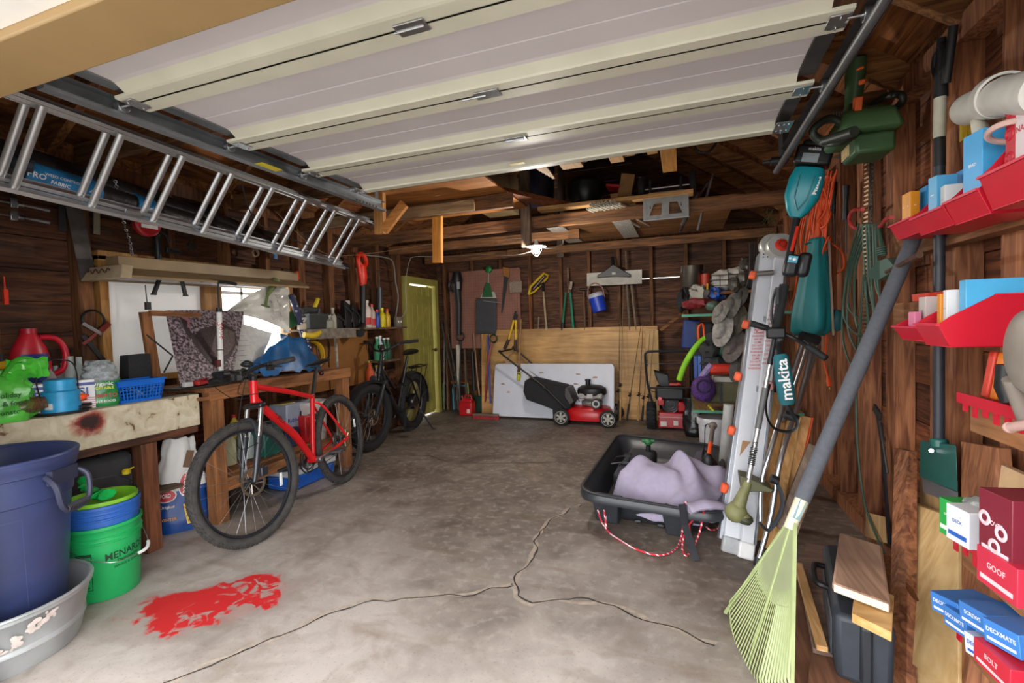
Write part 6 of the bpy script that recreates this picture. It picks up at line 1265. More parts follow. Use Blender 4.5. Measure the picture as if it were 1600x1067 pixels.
b = B(); b.tube([pb(714, 425, Y), pb(714, 438, Y), pb(715, 455, Y)], [.06, .085, .06], 14); b.torus(pb(710, 446, Y), (0, 1, 0), .085, .02, 24, 8); mk('motor', b, mt('#151517', .45), t)
b = B(); b.obox(pb(716, 446, Y-.08), (.04, .01, .1)); mk('label', b, mt('#a8a8a8', .5), t)
b = B(); b.tube([pb(715, 455, Y), pb(717, 480, Y), pb(717, 524, Y)], [.055, .045, .04], 14); mk('tube', b, mt('#1a1a1c', .5), t)
t = T('charcoal_tray', 'flat dark grey square tray hanging on the pegboard', 'tray', pb(757, 520, 6.38)); b = B(); a, c = pb(742, 466, 6.38), pb(777, 521, 6.38); b.hexa([(a.x, 6.37, c.z), (c.x-.02, 6.37, c.z), (c.x-.02, 6.4, c.z), (a.x, 6.4, c.z), (a.x+.02, 6.37, a.z), (c.x, 6.37, a.z-.02), (c.x, 6.4, a.z-.02), (a.x+.02, 6.4, a.z)]); mk('tray', b, mt('#3c3d42', .6), t, bevel=.01)
b = B(); b.tube([pb(755, 470, 6.35), pb(783, 473, 6.35)], .007); mk('rod', b, mt('#b0aca4', .4, .5), t)
t = T('garden_fork', 'green trowel-like brush with a green grip hanging above the grey tray', 'trowel', pb(762, 466, 6.42))
b = B(); b.hexa([pb(753, 464, 6.42), pb(770, 464, 6.42), pb(770, 464, 6.44), pb(753, 464, 6.44), pb(759, 442, 6.42), pb(765, 442, 6.42), pb(765, 442, 6.44), pb(759, 442, 6.44)]); mk('blade', b, mt('#1d5c30', .5), t, bevel=.006)
b = B(); b.cyl(pb(763, 442, 6.43), pb(763, 425, 6.43), .01); mk('shaft', b, mt('#a8a498', .5), t); b = B(); b.ball(pb(764, 421, 6.43), (.05, .03, .05), bump=.3); mk('grip', b, mt('#1a7a34', .5), t)
b = B(); b.hexa([pb(750, 466, 6.44), pb(776, 466, 6.44), pb(776, 466, 6.46), pb(750, 466, 6.46), pb(755, 456, 6.44), pb(773, 456, 6.44), pb(773, 456, 6.46), pb(755, 456, 6.46)]); top('white_dustpan', 'dirty white dustpan showing behind the green trowel', 'dustpan', b, mt('#b0aca0', .6), bevel=.004)
t = T('hand_saw', 'hand saw with a wooden handle hanging blade-down on the pegboard', 'saw', pb(785, 490, 6.44))
b = B(); b.prism([pb(788, 428, 6.45), pb(795, 431, 6.45), pb(785, 489, 6.45), pb(783, 488, 6.45)], V((0, .003, 0))); mk('blade', b, mt('#4a4c4e', .4, .7), t)
b = B(); b.prism([pb(785, 417, 6.44), pb(796, 419, 6.44), pb(795, 434, 6.44), pb(786, 430, 6.44)], V((0, .02, 0))); mk('handle', b, mt('#9a6428', .5), t, bevel=.004)
t = T('wall_brush', 'wide wooden bench brush hanging at the top right of the pegboard', 'brush', pb(806, 457, 6.44)); b = B(); a, c = pb(797, 421, 6.46), pb(814, 440, 6.46); b.box(a.x, c.x, 6.44, 6.46, c.z, a.z); mk('handle', b, mt('#8a5c4a', .6), t, bevel=.003)
b = B(); a, c = pb(795, 439, 6.44), pb(816, 457, 6.44); b.box(a.x, c.x, 6.42, 6.46, c.z, a.z); mk('head', b, mt('#8c7a6c', .8, 0, .3, 60), t, bevel=.02)
t = T('hack_saw', 'yellow-framed saw hanging aslant right of the pegboard', 'saw', pb(842, 462, 6.42)); b = B(); Y = 6.42
b.tube([pb(826, 460, Y), pb(829, 448, Y), pb(850, 427, Y), pb(857, 431, Y)], .018, 6); b.tube([pb(826, 460, Y), pb(836, 455, Y), pb(856, 433, Y)], .014, 6); mk('frame', b, mt('#c8a818', .5), t); b = B(); b.tube([pb(833, 452, Y), pb(850, 432, Y)], .006); mk('blade', b, STEEL, t)
def pole(name, lab, pts, r, mat, Y=None, cat='tool handle', n=8, grp=None, flat=1):
 b = B(); b.tube([P(x, y, Y=yy) for x, y, yy in pts], r, n, flat=flat); return top(name, lab, cat, b, mat, grp)
WDN = wood('#7c5a3a', '#a8845c', 'z')
t = T('loppers', 'yellow-handled loppers standing against the plywood above the mower handle', 'loppers', P(800, 548, Y=6.32)); Y = 6.33
for (x0, y0, x1, y1, x2, y2) in ((803, 500, 795, 530, 788, 545), (806, 500, 806, 530, 805, 548)):
 b = B(); b.tube([pb(x0, y0, Y), pb(x1, y1, Y)], .017, 10); mk('handle', b, mt('#d8b018', .4), t); b = B(); b.tube([pb(x1, y1, Y), pb(x2, y2, Y)], .022, 10); mk('grip', b, mt('#3a2420', .6), t)
b = B(); b.beam(pb(803, 501, Y), pb(806, 486, Y), .03, .012, (1, 0, 0)); b.beam(pb(806, 501, Y), pb(808, 491, Y), .025, .01, (1, 0, 0)); mk('blades', b, BLK, t)
t = T('spade', 'rusty square spade with a yellow tennis ball-like lump, standing before the white table', 'spade', P(808, 648, Z=0))
b = B(); bt = P(806, 650, Z=0.005); Ys = bt.y
b.tube([pb(814, 498, 6.3), pb(812, 530, 6.25), pb(811, 575, 6.12)], .018, 10); mk('handle', b, WDN, t); b = B(); b.tube([pb(811, 572, 6.12), pb(809, 625, Ys+.02)], [.019, .024], 10); mk('socket', b, mt('#5a4a40', .5, .4), t)
b = B(); b.grid(lambda u, v_: pb(795+27*u-3*v_*(u-.0)+5*v_*(1-u), 651-28*v_, Ys-.0+.06*v_-.03*(1-(2*u-1)**2)), 8, 6, (0, .004, 0)); mk('blade', b, RUST, t)
b = B(); b.torus(pb(812, 582, 6.1), (0, 0, 1), .022, .006); b.tube([pb(811, 585, 6.1), pb(810, 594, 6.1)], .024); mk('yellow_tape', b, mt('#b8b818', .5), t)
b = B(); b.ball(pb(807, 644, Ys-.03), (.06, .02, .03), bump=.6); mk('yellow_mark', b, mt('#b8b820', .6), t)
t = T('snow_pusher', 'dark green snow pusher with a D-handled red-brown shaft standing by the red fuel can', 'snow shovel', P(765, 645, Z=0)); gb = P(765, 646, Z=0)
b = B(); b.grid(lambda u, v_: V((pb(741+47*u, 640, gb.y).x, gb.y-.02+.05*math.sin(v_*2), .02+.24*v_)), 10, 6, (0, .008, 0)); mk('blade', b, mt('#16382c', .4), t)
b = B(); b.tube([pb(758, 630, gb.y), pb(762, 570, 6.2), pb(768, 535, 6.3)], .015, 8); mk('shaft', b, mt('#8a3430', .5), t); b = B(); b.torus(pb(771, 529, 6.3), (0, 1, 0), .055, .012, 18); mk('d_handle', b, BLK, t)
t = T('push_broom', 'push broom with red-tipped bristles lying along the foot of the green snow pusher', 'broom', P(765, 650, Z=0)); b = B(); a = P(741, 650, Z=.03); c = P(783, 650, Z=.03); b.box(a.x, c.x, a.y-.05, a.y, .045, .075); mk('head', b, mt('#6a5a50', .7), t, bevel=.005)
b = B()
for k in range(40): x = a.x+(c.x-a.x)*k/39; b.cyl((x, a.y-.025, .05), (x+.002*(k % 3), a.y-.03-.01*(k % 2), .0), .008, .01, 5)
mk('bristles', b, mt('#9a2a2a', .8, 0, .4, 60), t)
pole('blue_handled_hoe', 'blue-handled tool standing behind the snow pusher', [(762, 524, 6.36), (764, 560, 6.3), (766, 630, 6.1)], .015, mt('#2c3c8c', .5), cat='hoe')
pole('broom_stick', 'thin wooden stick standing left of the green snow pusher', [(740, 520, 6.4), (746, 590, 6.3), (749, 618, 6.2)], .011, wood('#8a6a50', '#b08c6c', 'z'), cat='stick')
t = T('d_handled_shovel', 'shovel with a black D handle and white shaft left of the grey tray', 'shovel', P(718, 640, Z=0)); b = B(); b.torus(pb(719, 526, 6.38), (0, 1, 0), .06, .013, 20); b.tube([pb(719, 533, 6.38), pb(719, 545, 6.38)], .02); mk('handle', b, BLK, t); b = B(); b.tube([pb(719, 543, 6.38), pb(718, 640, 6.2)], .016); mk('dark_shaft', b, mt('#1c1c20', .5), t)
pole('white_post', 'thick dirty white post standing beneath the black leaf blower', [(715, 539, 6.36), (717, 580, 6.33), (716, 625, 6.3)], [.03, .035, .03], mt('#b0a898', .6), cat='post')
for k, (pts, r, lab, col) in enumerate((([(690, 505, 6.4), (708, 595, 6.25), (712, 640, 6.1)], .012, 'dark slanted rod in the corner left of the pegboard', '#2a2c2a'), ([(696, 500, 6.4), (714, 598, 6.25), (716, 640, 6.15)], .012, 'second dark slanted rod, right of the first in the corner', '#303430'), ([(698, 560, 6.4), (700, 640, 6.3)], .016, 'short brown stick upright in the back corner', '#5a3c24'), ([(726, 545, 6.42), (730, 640, 6.35)], .02, 'weathered timber stick behind the small stool', '#4c3c2c'), ([(738, 550, 6.42), (741, 610, 6.4)], .03, 'black thick tool hanging behind the thin wooden stick', '#141414'), ([(694, 520, 6.42), (694, 640, 6.38)], .01, 'thin grey metal rod nearest the yellow door frame', '#6a6a68'))):
 pole('garden_pole', lab, pts, r, mt(col, .6, 0, .2), cat='pole')
board('wood_plank', 'orange-brown plank standing upright left of the plywood', 752, 522, 767, 640, wood('#9a6c34', '#bf9050', 'z', 3), 6.40, .02, 'plank', .03)
board('brown_board', 'brown board panel between plywood and pegboard bottom', 768, 524, 815, 575, wood('#a07440', '#bf9258', 'x', 3), 6.41, .01, 'board')
def stool():
 c = P(712, 640, Z=0); Y0 = c.y+.02; sx0, sx1 = pb(694, 640, Y0).x, pb(732, 640, Y0).x; h = pb(710, 598, Y0).z
 t = T('step_stool', 'small stool of green and light blue bent tubes in the back left corner', 'stool', ((sx0+sx1)/2, Y0+.12, 0))
 b = B(); b.tube(catmull([(sx0, Y0, 0), (sx0, Y0, h*.85), (sx0+.05, Y0, h), (sx1-.05, Y0, h), (sx1, Y0, h*.85), (sx1, Y0, .0)], 5), .015, 8); mk('green_frame', b, mt('#8cbc5c', .4), t)
 b = B(); m_ = (sx0+sx1)/2; b.tube(catmull([(m_-.02, Y0-.04, 0), (m_-.02, Y0-.04, h*.8), (m_+.03, Y0, h-.04), (sx1-.03, Y0+.0, h-.04), (sx1+.02, Y0+.2, h*.8), (sx1+.02, Y0+.24, 0)], 5), .015, 8); mk('blue_frame', b, mt('#4aa0c0', .4), t)
 b = B(); b.box(sx0+.04, sx1-.04, Y0-.02, Y0+.22, h-.01, h+.015); mk('seat', b, mt('#c05a1c', .5), t, bevel=.008)
 b = B(); b.tube([(sx0, Y0+.22, 0), (sx0, Y0+.22, h)], .015); b.tube([(sx1, Y0+.22, 0), (sx1, Y0+.22, h)], .015); mk('rear_legs', b, mt('#8cbc5c', .4), t)
stool()
c = P(727, 650, Z=0); t = T('fuel_can', 'red plastic fuel can on the floor by the small stool', 'fuel can', c); b = B(); w_ = .11; b.obox(c+V((0, .08, .1)), (.21, .15, .2)); b.hexa([c+V(q) for q in ((-.1, .01, .2), (.1, .01, .2), (.1, .15, .2), (-.1, .15, .2), (-.04, .04, .25), (.06, .04, .25), (.06, .12, .25), (-.04, .12, .25))]); mk('body', b, mt('#b0141c', .4), t, bevel=.018)
b = B(); b.cyl(c+V((-.06, .08, .22)), c+V((-.085, .08, .28)), .022); mk('cap', b, mt('#7a1014', .4), t); b = B(); b.tube(catmull([c+V((.07, .08, .2)), c+V((.06, .08, .28)), c+V((-.03, .08, .28)), c+V((-.03, .08, .22))], 4), .012); mk('handle', b, mt('#9a1218', .4), t); b = B(); b.obox(c+V((.05, .003, .07)), (.05, .002, .06)); mk('label', b, mt('#d8b8a8', .5), t)
for k, (x0, y0, x1, y1, col, lab) in enumerate(((884, 457, 878, 516, '#17694a', 'green shear handle with a black tip, left one above the plywood'), (891, 457, 896, 516, '#178060', 'green shear handle, right one above the plywood'))):
 t = T('shear_handle', lab, 'garden shears', pb(x1, y1, 6.44)); b = B(); b.tube([pb(x0, y0, 6.44), pb(x1, y1, 6.44)], [.015, .02], 8); mk('handle', b, mt(col, .5), t)
 b = B(); b.tube([pb(x1+(x0-x1)*.25, y1-12, 6.438), pb(x1, y1, 6.438)], .023, 8) if k == 0 else b.tube([pb(x0, y0, 6.44), pb(x0-3, y0-22, 6.44)], .012); mk('grip' if k == 0 else 'blade', b, BLK if k == 0 else RUST, t)
for k, (pts, r, lab, col, ct) in enumerate((([(826, 435, 6.46), (829, 516, 6.43)], .012, 'thin orange-brown rod just right of the pegboard', '#8a4a24', 'rod'), ([(849, 455, 6.46), (854, 516, 6.43)], [.014, .018], 'pale wooden tool handle under the yellow saw', '#a08c70', 'tool handle'), ([(842, 495, 6.46), (841, 516, 6.44)], .012, 'short grey handle end peeking above the plywood', '#7a6c5c', 'tool handle'), ([(912, 455, 6.46), (914, 516, 6.43)], .014, 'brown pickaxe handle left of the blue jug', '#6a4c34', 'pickaxe'), ([(887, 418, 6.46), (889, 457, 6.45)], .016, 'weathered handle hanging above the green shears', '#7c6450', 'tool handle'), ([(979, 440, 6.46), (984, 516, 6.43)], .016, 'grey timber pole, left of the pair under the white blade', '#6c6254', 'pole'), ([(986, 440, 6.46), (994, 516, 6.43)], .016, 'grey-brown timber pole, right of the pair under the white blade', '#7c6c58', 'pole'), ([(978, 392, 6.46), (979, 420, 6.46)], .014, 'short stick end above the white snow blade', '#6c5a44', 'pole'), ([(893, 440, 6.43), (891, 452, 6.43)], .02, 'pale metal joint above the green shears', '#a89888', 'metal joint'))):
 pole('garden_pole', lab, pts, r, mt(col, .7, 0, .25, 20), cat=ct)
b = B(); b.beam(pb(905, 452, 6.45), pb(921, 452, 6.45), .03, .04, (0, 0, 1)); top('pickaxe_head', 'dark iron pickaxe head across its brown handle', 'pickaxe head', b, mt('#2a2624', .5, .5), bevel=.008)
b = B(); b.tube([pb(841, 448, 6.42), pb(848, 442, 6.42), pb(849, 455, 6.44)], [.02, .03, .02], 8); top('mallet', 'dark hammer head above the pale wooden handle', 'hammer', b, BLK)
t = T('water_jug', 'small blue drink cooler jug with a white lid hanging tilted above the plywood', 'drink cooler', pb(935, 490, 6.36)); A = pb(938, 487, 6.36); Bp = pb(930, 458, 6.36)
ax = (Bp-A).normalized(); L_ = (Bp-A).length; b = B(); b.lathe(A, [(0, 0), (.085, 0), (.098, .01), (.105, L_*.8), (0, L_*.8)], ax, 28); mk('body', b, mt('#1c3fb4', .4), t); b = B(); b.lathe(A, [(.108, L_*.78), (.108, L_*.92), (.09, L_), (0, L_)], ax, 28); mk('lid', b, mt('#b4b4c0', .5), t)
b = B(); q = A+ax*L_*.85; b.tube(catmull([q+V((-.11, 0, 0)), q+V((-.09, -.02, .12)), q+V((0, -.02, .17)), q+V((.09, -.02, .1)), q+V((.11, 0, -.02))], 5), .009); mk('bail', b, mt('#9a7468', .5), t)
t = T('snow_shovel', 'white plastic shovel blade with a black bracket hanging high on the back wall', 'shovel blade', pb(960, 446, 6.34)); b = B(); b.grid(lambda u, v_: pb(917+86*u, (447-4*u)-(20+2*u)*v_-3*math.sin(0), 6.34+.03*math.sin(v_*2)), 12, 6, (0, .006, 0)); mk('blade', b, mt('#b8b4a8', .5), t)
b = B(); b.prism([pb(x, y, 6.32) for x, y in ((933, 434), (933, 430), (945, 423), (958, 413), (975, 423), (985, 429), (985, 433), (960, 432))], V((0, .03, 0))); mk('bracket', b, mt('#151517', .45), t, bevel=.006); b = B(); b.obox(pb(959, 427, 6.315), (.045, .006, .03)); mk('label', b, mt('#b8b8b0', .5), t)
b = B(); b.tube([pb(958, 416, 6.35), pb(957, 402, 6.4)], .02); mk('socket', b, BLK, t)
for k, (x0, y0, x1, y1, yb, col, lab, reel) in enumerate(((974, 440, 969, 657, 6.0, '#9a8458', 'fishing rod with a light cork grip standing tallest beside the white table', .55), (1003, 498, 979, 658, 5.95, '#5a4630', 'dark fishing rod leaning left, lower reel near the floor', .75), (1005, 500, 997, 657, 5.95, '#6a5034', 'fishing rod with a black reel, second of the leaning group', .77), (1016, 515, 1003, 658, 5.95, '#7a5c3c', 'fishing rod with reddish shaft, third of the leaning group', .76), (1022, 515, 1011, 655, 5.95, '#84603c', 'fishing rod closest to the snow blower', .78), (969, 480, 966, 655, 6.0, '#4a3c30', 'thin dark fishing rod directly at the table edge', .5))):
 t = T('fishing_rod', lab, 'fishing rod', P(x1, y1, Y=yb)); A = P(x1, y1, Y=yb); A.z = max(A.z, .005); C = P(x0, y0, Y=6.4)
 b = B(); b.tube([A, A.lerp(C, .25), C], [.009, .006, .002], 8); mk('rod', b, mt(col, .4, 0, .2), t); b = B(); b.tube([A, A.lerp(C, .16)], .013, 8); mk('grip', b, mt('#a8814e' if k % 2 == 0 else '#2a2420', .8), t)
 q = A.lerp(C, .24); b = B(); b.lathe(q+V((-.01, -.05, 0)), [(0, 0), (.025, 0), (.012, .01), (.012, .03), (.025, .04), (0, .04)], (.4, 0, 1), 14); b.tube([q+V((-.01, -.05, .02)), q+V((.03, -.07, .01))], .004); b.tube([q, q+V((-.01, -.05, .0))], .005); mk('reel', b, mt('#1c1c1e', .35, .4), t)
 b = B();
 for f_ in (.4, .55, .7, .85): qq = A.lerp(C, f_); b.torus(qq+V((-.008, -.008, 0)), (0, 0, 1), .008*(1.4-f_), .0015, 10, 4)
 mk('line_guides', b, STEEL, t)
# ================= lawn mower =================
def mower():
 A = P(878, 664, Z=0); Bq = P(951, 668, Z=0); d = (Bq-A).normalized(); n = V((-d.y, d.x, 0)); n = n if n.y > 0 else -n; L_ = (Bq-A).length
 t = T('lawn_mower', 'red push lawn mower with a black grass bag before the white table', 'lawn mower', A+d*L_/2+n*.22)
 M = lambda u, v_, w_: A+d*u*L_+n*v_+V((0, 0, w_))
 rw = .105; b = B(); prof = []
 rs = []
 for (w_, s_) in ((.06, 1.0), (.10, 1.02), (.17, .99), (.21, .9), (.225, .7)):
  ring = []
  for k in range(32):
   q = 2*math.pi*k/32; cx, cy = math.cos(q), math.sin(q); p = 3; rr = (abs(cx)**p+abs(cy)**p)**(-1/p)
   ring.append(M(.5, .23, w_)+d*cx*rr*L_*.50*s_+n*cy*rr*.22*s_)
  rs.append(ring)
 b.rings(rs); mk('deck', b, mt('#b8121a', .3, 0, .05), t)
 for u, v_, r_ in ((0, -.02, rw), (1, -.02, rw), (0, .48, rw), (1, .48, rw)):
  c = M(u, v_, r_); wh = None; b = B(); b.torus(c, n, r_-.022, .024, 30, 8, flat=1.1); wh = mk('wheel', b, BLKR, t)
  b = B(); b.lathe(c-n*.026, [(0, 0), (.02, 0), (.022, .006), (.072, .01), (.074, .0), (.08, .0), (.08, .05), (0, .05)], n, 26); mk('hub_cap', b, mt('#a8a498', .4, .2), wh)
  b = B()
  for k in range(6): q = 2*math.pi*k/6; dd = d*math.cos(q)+V((0, 0, 1))*math.sin(q); dp = -d*math.sin(q)+V((0, 0, 1))*math.cos(q); b.prism([c-n*.0275+dd*.03-dp*.006, c-n*.0275+dd*.066-dp*.017, c-n*.0275+dd*.066+dp*.017, c-n*.0275+dd*.03+dp*.006], n*.004)
  mk('wheel_slots', b, BLK, wh)
 b = B(); e = M(.58, .23, .23); b.lathe(e, [(0, 0), (.13, 0), (.14, .05), (.10, .07), (.09, .1), (0, .1)], n=26); b.obox(e+V((0, 0, .13)), (.3, .26, .07)); mk('engine_block', b, mt('#8a8680', .4, .5, .3, 40), t, bevel=.01)
 b = B(); rs = []
 for z, s in ((.14, .95), (.16, 1.0), (.22, .95), (.25, .7), (.26, .3)): rs.append([e+V((0, 0, z))+d*math.cos(q)*.19*s+n*math.sin(q)*.15*s for q in (2*math.pi*k/24 for k in range(24))])
 b.rings(rs); mk('engine_cover', b, mt('#1b1b1d', .45), t)
 b = B(); b.cyl(e+d*-.05+V((0, 0, .25)), e+d*-.05+V((0, 0, .32)), .03); b.cyl(e+d*-.05+V((0, 0, .305)), e+d*-.05+V((0, 0, .33)), .038); mk('fuel_cap', b, BLK, t)
 b = B(); c = M(.76, .02, .29); b.cyl(c, c-n*.06, .06); mk('recoil_case', b, BLK, t); b = B(); b.torus(c-n*.06, n, .038, .010, 20, 6); mk('starter_ring', b, mt('#b8b8b4', .4), t)
 b = B(); c = M(.60, .06, .37); b.obox(c-n*.01, (.07, .01, .05)); mk('engine_label', b, mt('#b8b0b0', .4), t)
 Y0 = A.y; b = B(); pts = [(819, 595), (826, 593), (848, 598), (883, 606), (896, 628), (890, 640), (868, 642), (845, 633), (822, 625), (817, 612)]
 near = [P(x, y, Y=Y0+.02) for x, y in pts]; far = [p+V((.0, .38, 0)) for p in near]
 b.rings([near, [p+V((0, .19, .012)) for p in near], far]); mk('grass_bag', b, mt('#1a1a1c', .85, 0, .25, 20, .3), t, bevel=.02)
 b = B(); pts = [(883, 606), (887, 607), (897, 628), (890, 632), (882, 620)]; b.prism([P(x, y, Y=Y0-.01) for x, y in pts], V((0, .42, 0))); mk('bag_frame', b, mt('#3c3733', .5), t, bevel=.006)
 b = B(); lo = [P(884, 638, Y=Y0-.0), P(850, 604, Y=Y0-.0), P(784, 553, Y=Y0+.0)]; up = [P(893, 632, Y=Y0+.44), P(866, 600, Y=Y0+.44), P(806, 546, Y=Y0+.44)]
 b.tube(catmull(lo[:2], 4)+catmull([lo[1], lo[2], lo[2]+V((-.01, .06, .03)), up[2]+V((-.02, -.06, .01)), up[2], up[1], up[0]], 6)[0:], .0125, 8); mk('push_handle', b, mt('#33281f' if 0 else '#26211f', .4, .4), t)
 b = B(); b.tube(catmull([P(800, 552, Y=Y0+.1), P(790, 560, Y=Y0+.15), P(792, 566, Y=Y0+.3), P(800, 566, Y=Y0+.4)], 5), .005); mk('control_bail', b, STEEL, t)
 b = B(); b.tube(catmull([P(815, 570, Y=Y0+.4), P(850, 594, Y=Y0+.3), P(890, 606, Y=Y0+.25), P(912, 614, Y=Y0+.2)], 6), .003, 5); mk('pull_cord', b, BLK, t)
 b = B(); b.tube(catmull([P(885, 613, Y=Y0+.2), P(898, 618, Y=Y0+.18), P(906, 628, Y=Y0+.1)], 6), .004, 5); mk('cable', b, BLK, t)
 for q in ((851, 606), ): b = B(); b.ball(P(q[0], q[1], Y=Y0-.02), .02); mk('knob', b, BLK, t)
 b = B(); b.obox(M(-.08, .23, .16), (.16, .42, .08), (0, 0, math.atan2(d.y, d.x))); mk('rear_flap', b, BLK, t, bevel=.01)
mower()
# ================= snow blower =================
def blower():
 A = P(1030, 672, Z=0); Y0 = A.y; p = lambda x, y, dy=0: P(x, y, Y=Y0+dy)
 t = T('snow_blower', 'red and black snow blower with a U handle in the back right', 'snow blower', P(1045, 670, Z=0)+V((0, .25, 0)))
 for x in (1018, 1079):
  c = p(x, 652, .1); b = B(); rr = .155; c.z = rr; b.torus(c, (1, 0, 0), rr-.035, .04, 28, 10, flat=1.4); w_ = mk('wheel', b, BLKR, t)
  b = B()
  for k in range(20):
   q = 2*math.pi*k/20; rad = V((0, math.cos(q), math.sin(q))); b.obox(c+rad*(rr+.002), (.1, .018, .012), M=Matrix((V((1, 0, 0)), rad.cross(V((1, 0, 0))), rad)).transposed())
  mk('tread', b, BLKR, w_); b = B(); b.cyl(c-V((.05, 0, 0)), c+V((.05, 0, 0)), .07); mk('rim', b, GALV, w_)
 a, c = p(1028, 644), p(1070, 671); b = B(); c.z = .03
 b.hexa([(a.x, Y0-.02, c.z), (c.x, Y0-.02, c.z), (c.x, Y0+.25, c.z), (a.x, Y0+.25, c.z), (a.x+.01, Y0+.0, a.z), (c.x-.01, Y0+.0, a.z), (c.x-.01, Y0+.25, a.z), (a.x+.01, Y0+.25, a.z)]); mk('housing', b, mt('#a8141e', .35), t, bevel=.012)
 b = B(); z = p(1040, 651).z; b.box(a.x, c.x, Y0-.03, Y0-.0, z-.006, z+.006)
 for k in range(7): x = a.x+(c.x-a.x)*(k+.5)/7; b.box(x-.014, x+.014, Y0-.032, Y0-.018, z-.004, z+.004)
 mk('seam_strip', b, mt('#c89090', .5), t)
 for x, y in ((1037, 662), (1056, 661)): b = B(); q = p(x, y, -.024); b.obox(q, (.07 if x < 1050 else .05, .003, .055)); mk('warning_label', b, mt('#d4c8c4', .5), t)
 b = B(); e = p(1048, 632, .02); b.lathe(e+V((0, .12, 0)), [(0, 0), (.115, 0), (.12, .08), (.1, .12), (0, .125)], (0, -1, 0), 30); mk('engine', b, BLK, t); b = B()
 for rr in (.095, .07, .045): b.torus(e+V((0, -.002, 0)), (0, 1, 0), rr, .006, 28, 6)
 mk('recoil_grille', b, mt('#55575a', .4, .4), t)
 b = B(); b.obox(p(1047, 613, .12), (.33, .26, .16)); mk('engine_shroud', b, mt('#1a1a1c', .5), t, bevel=.03)
 b = B(); b.obox(p(1033, 628, .0), (.07, .08, .07)); mk('primer', b, mt('#b02028', .4), t, bevel=.01); b = B(); b.cyl(p(1031, 623, -.05), p(1031, 623, -.0), .022); mk('fuel_cap', b, mt('#c83038', .4), t)
 for x in (1066, 1086): b = B(); b.obox(p(x, 634, .1), (.1, .2, .12)); mk('side_cover', b, mt('#a8141e', .35), t, bevel=.02)
 b = B(); b.tube(catmull([p(1021, 634, -.03), p(1012, 600, -.06), p(1008, 560, -.08), p(1010, 551, -.08), p(1020, 549, -.08), p(1070, 549, -.08), p(1079, 552, -.08), p(1080, 565, -.08), p(1084, 630, -.03)], 5), .0135, 8); b.tube([p(1014, 606, -.06), p(1083, 606, -.06)], .011, 8); mk('handle', b, BLK, t)
 b = B(); b.tube([p(1010, 568, -.08), p(1079, 568, -.08)], .003, 5); b.tube(catmull([p(1011, 558, -.08), p(1013, 566, -.06), p(1011, 575, -.08)], 4), .004, 5); mk('control_bail', b, STEEL, t)
 b = B(); b.rings([[p(x, y, .1+dz) for x, y, dz in q] for q in (((1021, 577, .1), (1044, 583, .1), (1044, 586, -.02), (1022, 580, -.02)), ((1025, 592, .12), (1045, 596, .12), (1046, 600, -.04), (1028, 597, -.04)), ((1034, 604, .12), (1050, 604, .12), (1050, 608, -.02), (1036, 608, -.02)))]); mk('chute', b, mt('#2c2d31', .55), t, bevel=.008)
 b = B(); b.obox(p(1053, 600, -.0), (.1, .05, .03)); b.m(mt('#d8b020', .4)); b.cyl(p(1058, 598, -.04), p(1064, 601, -.04), .012); b.ms[0] = mt('#b03020', .4); mk('chute_lock', b, None, t, bevel=.004)
 b = B(); b.tube(catmull([p(1015, 596, -.05), p(1017, 610, -.05), p(1027, 612, -.03)], 5), .004); mk('cable', b, BLK, t)
blower()
# ================= right back: shelves and clutter =================
TEALS = mt('#4f9478', .6)
def rshelf(lab, x0, x1, y0, y1, z):
 t = T('wall_shelf', lab, 'shelf', ((x0+x1)/2, (y0+y1)/2, z)); b = B(); b.box(x0, x1, y0, y1, z-.022, z); mk('shelf_board', b, wood('#7a5a38', '#a07c50', 'y'), t)
 b = B(); b.box(x0-.004, x1, y0-.004, y0, z-.024, z+.001); b.box(x0-.004, x0, y0, y1, z-.024, z+.001); mk('painted_edge', b, TEALS, t)
 return t
q = P(1066, 492, Y=5.25); xs = q.x; zs = q.z
s1 = rshelf('teal-edged shelf on the right wall, upper one with pots and bags', xs, XR-.02, 4.9, 6.2, zs)
b = B(); b.beam(P(1032, 516, Y=6.3), P(1068, 488, Y=6.3), .045, .04, (0, 1, 0)); mk('bracket', b, RAFT, s1, bevel=.003)
q = P(1082, 632, Y=5.0); z2 = q.z; x2 = q.x
s2 = rshelf('teal-edged shelf on the right side, lower one above the white bucket', x2, XR-.02, 4.7, 5.9, z2)
b = B(); b.box(XR-.1, XR-.06, 5.0, 5.04, 0, z2-.022); b.box(x2+.02, x2+.06, 5.7, 5.74, 0, z2-.022); mk('leg', b, RAFT, s2)
def item(name, lab, cat, px, py, Y, fn_, mat, bev=.004, grp=None):
 p = P(px, py, Y=Y); b = B(); fn_(b, p); return top(name, lab, cat, b, mat, grp, bevel=bev)
BOX = lambda sx, sy, sz, r=(0, 0, 0): (lambda b, p: b.obox(p+V((0, 0, sz/2)), (sx, sy, sz), r))
BALL = lambda rx, ry, rz, bump=.3: (lambda b, p: b.ball(p+V((0, 0, rz)), (rx, ry, rz), 18, 10, bump=bump))
pz = P(1082, 457, Y=5.75)
b = B(); b.box(pz.x-.14, XR-.02, 5.55, 6.15, pz.z-.02, pz.z); top('wall_shelf', 'high short shelf in the back right corner under the steel pot', 'shelf', b, wood('#5a3c24', '#7c5a38', 'x'))
t = T('stock_pot', 'tall stainless steel stock pot on the high corner shelf', 'pot', pz); b = B(); h = P(1082, 415, Y=5.75).z-pz.z; b.lathe(pz+V((0, .03, 0)), [(0, 0), (.11, 0), (.118, .01), (.118, h-.006), (.122, h), (.115, h), (.112, .02), (0, .02)], n=36); mk('body', b, mt('#8a867c', .28, .9, .1), t); b = B(); b.torus(pz+V((.118, .0, h*.75)), (0, 0, 1), .03, .005, 12); mk('handle', b, STEEL, t)
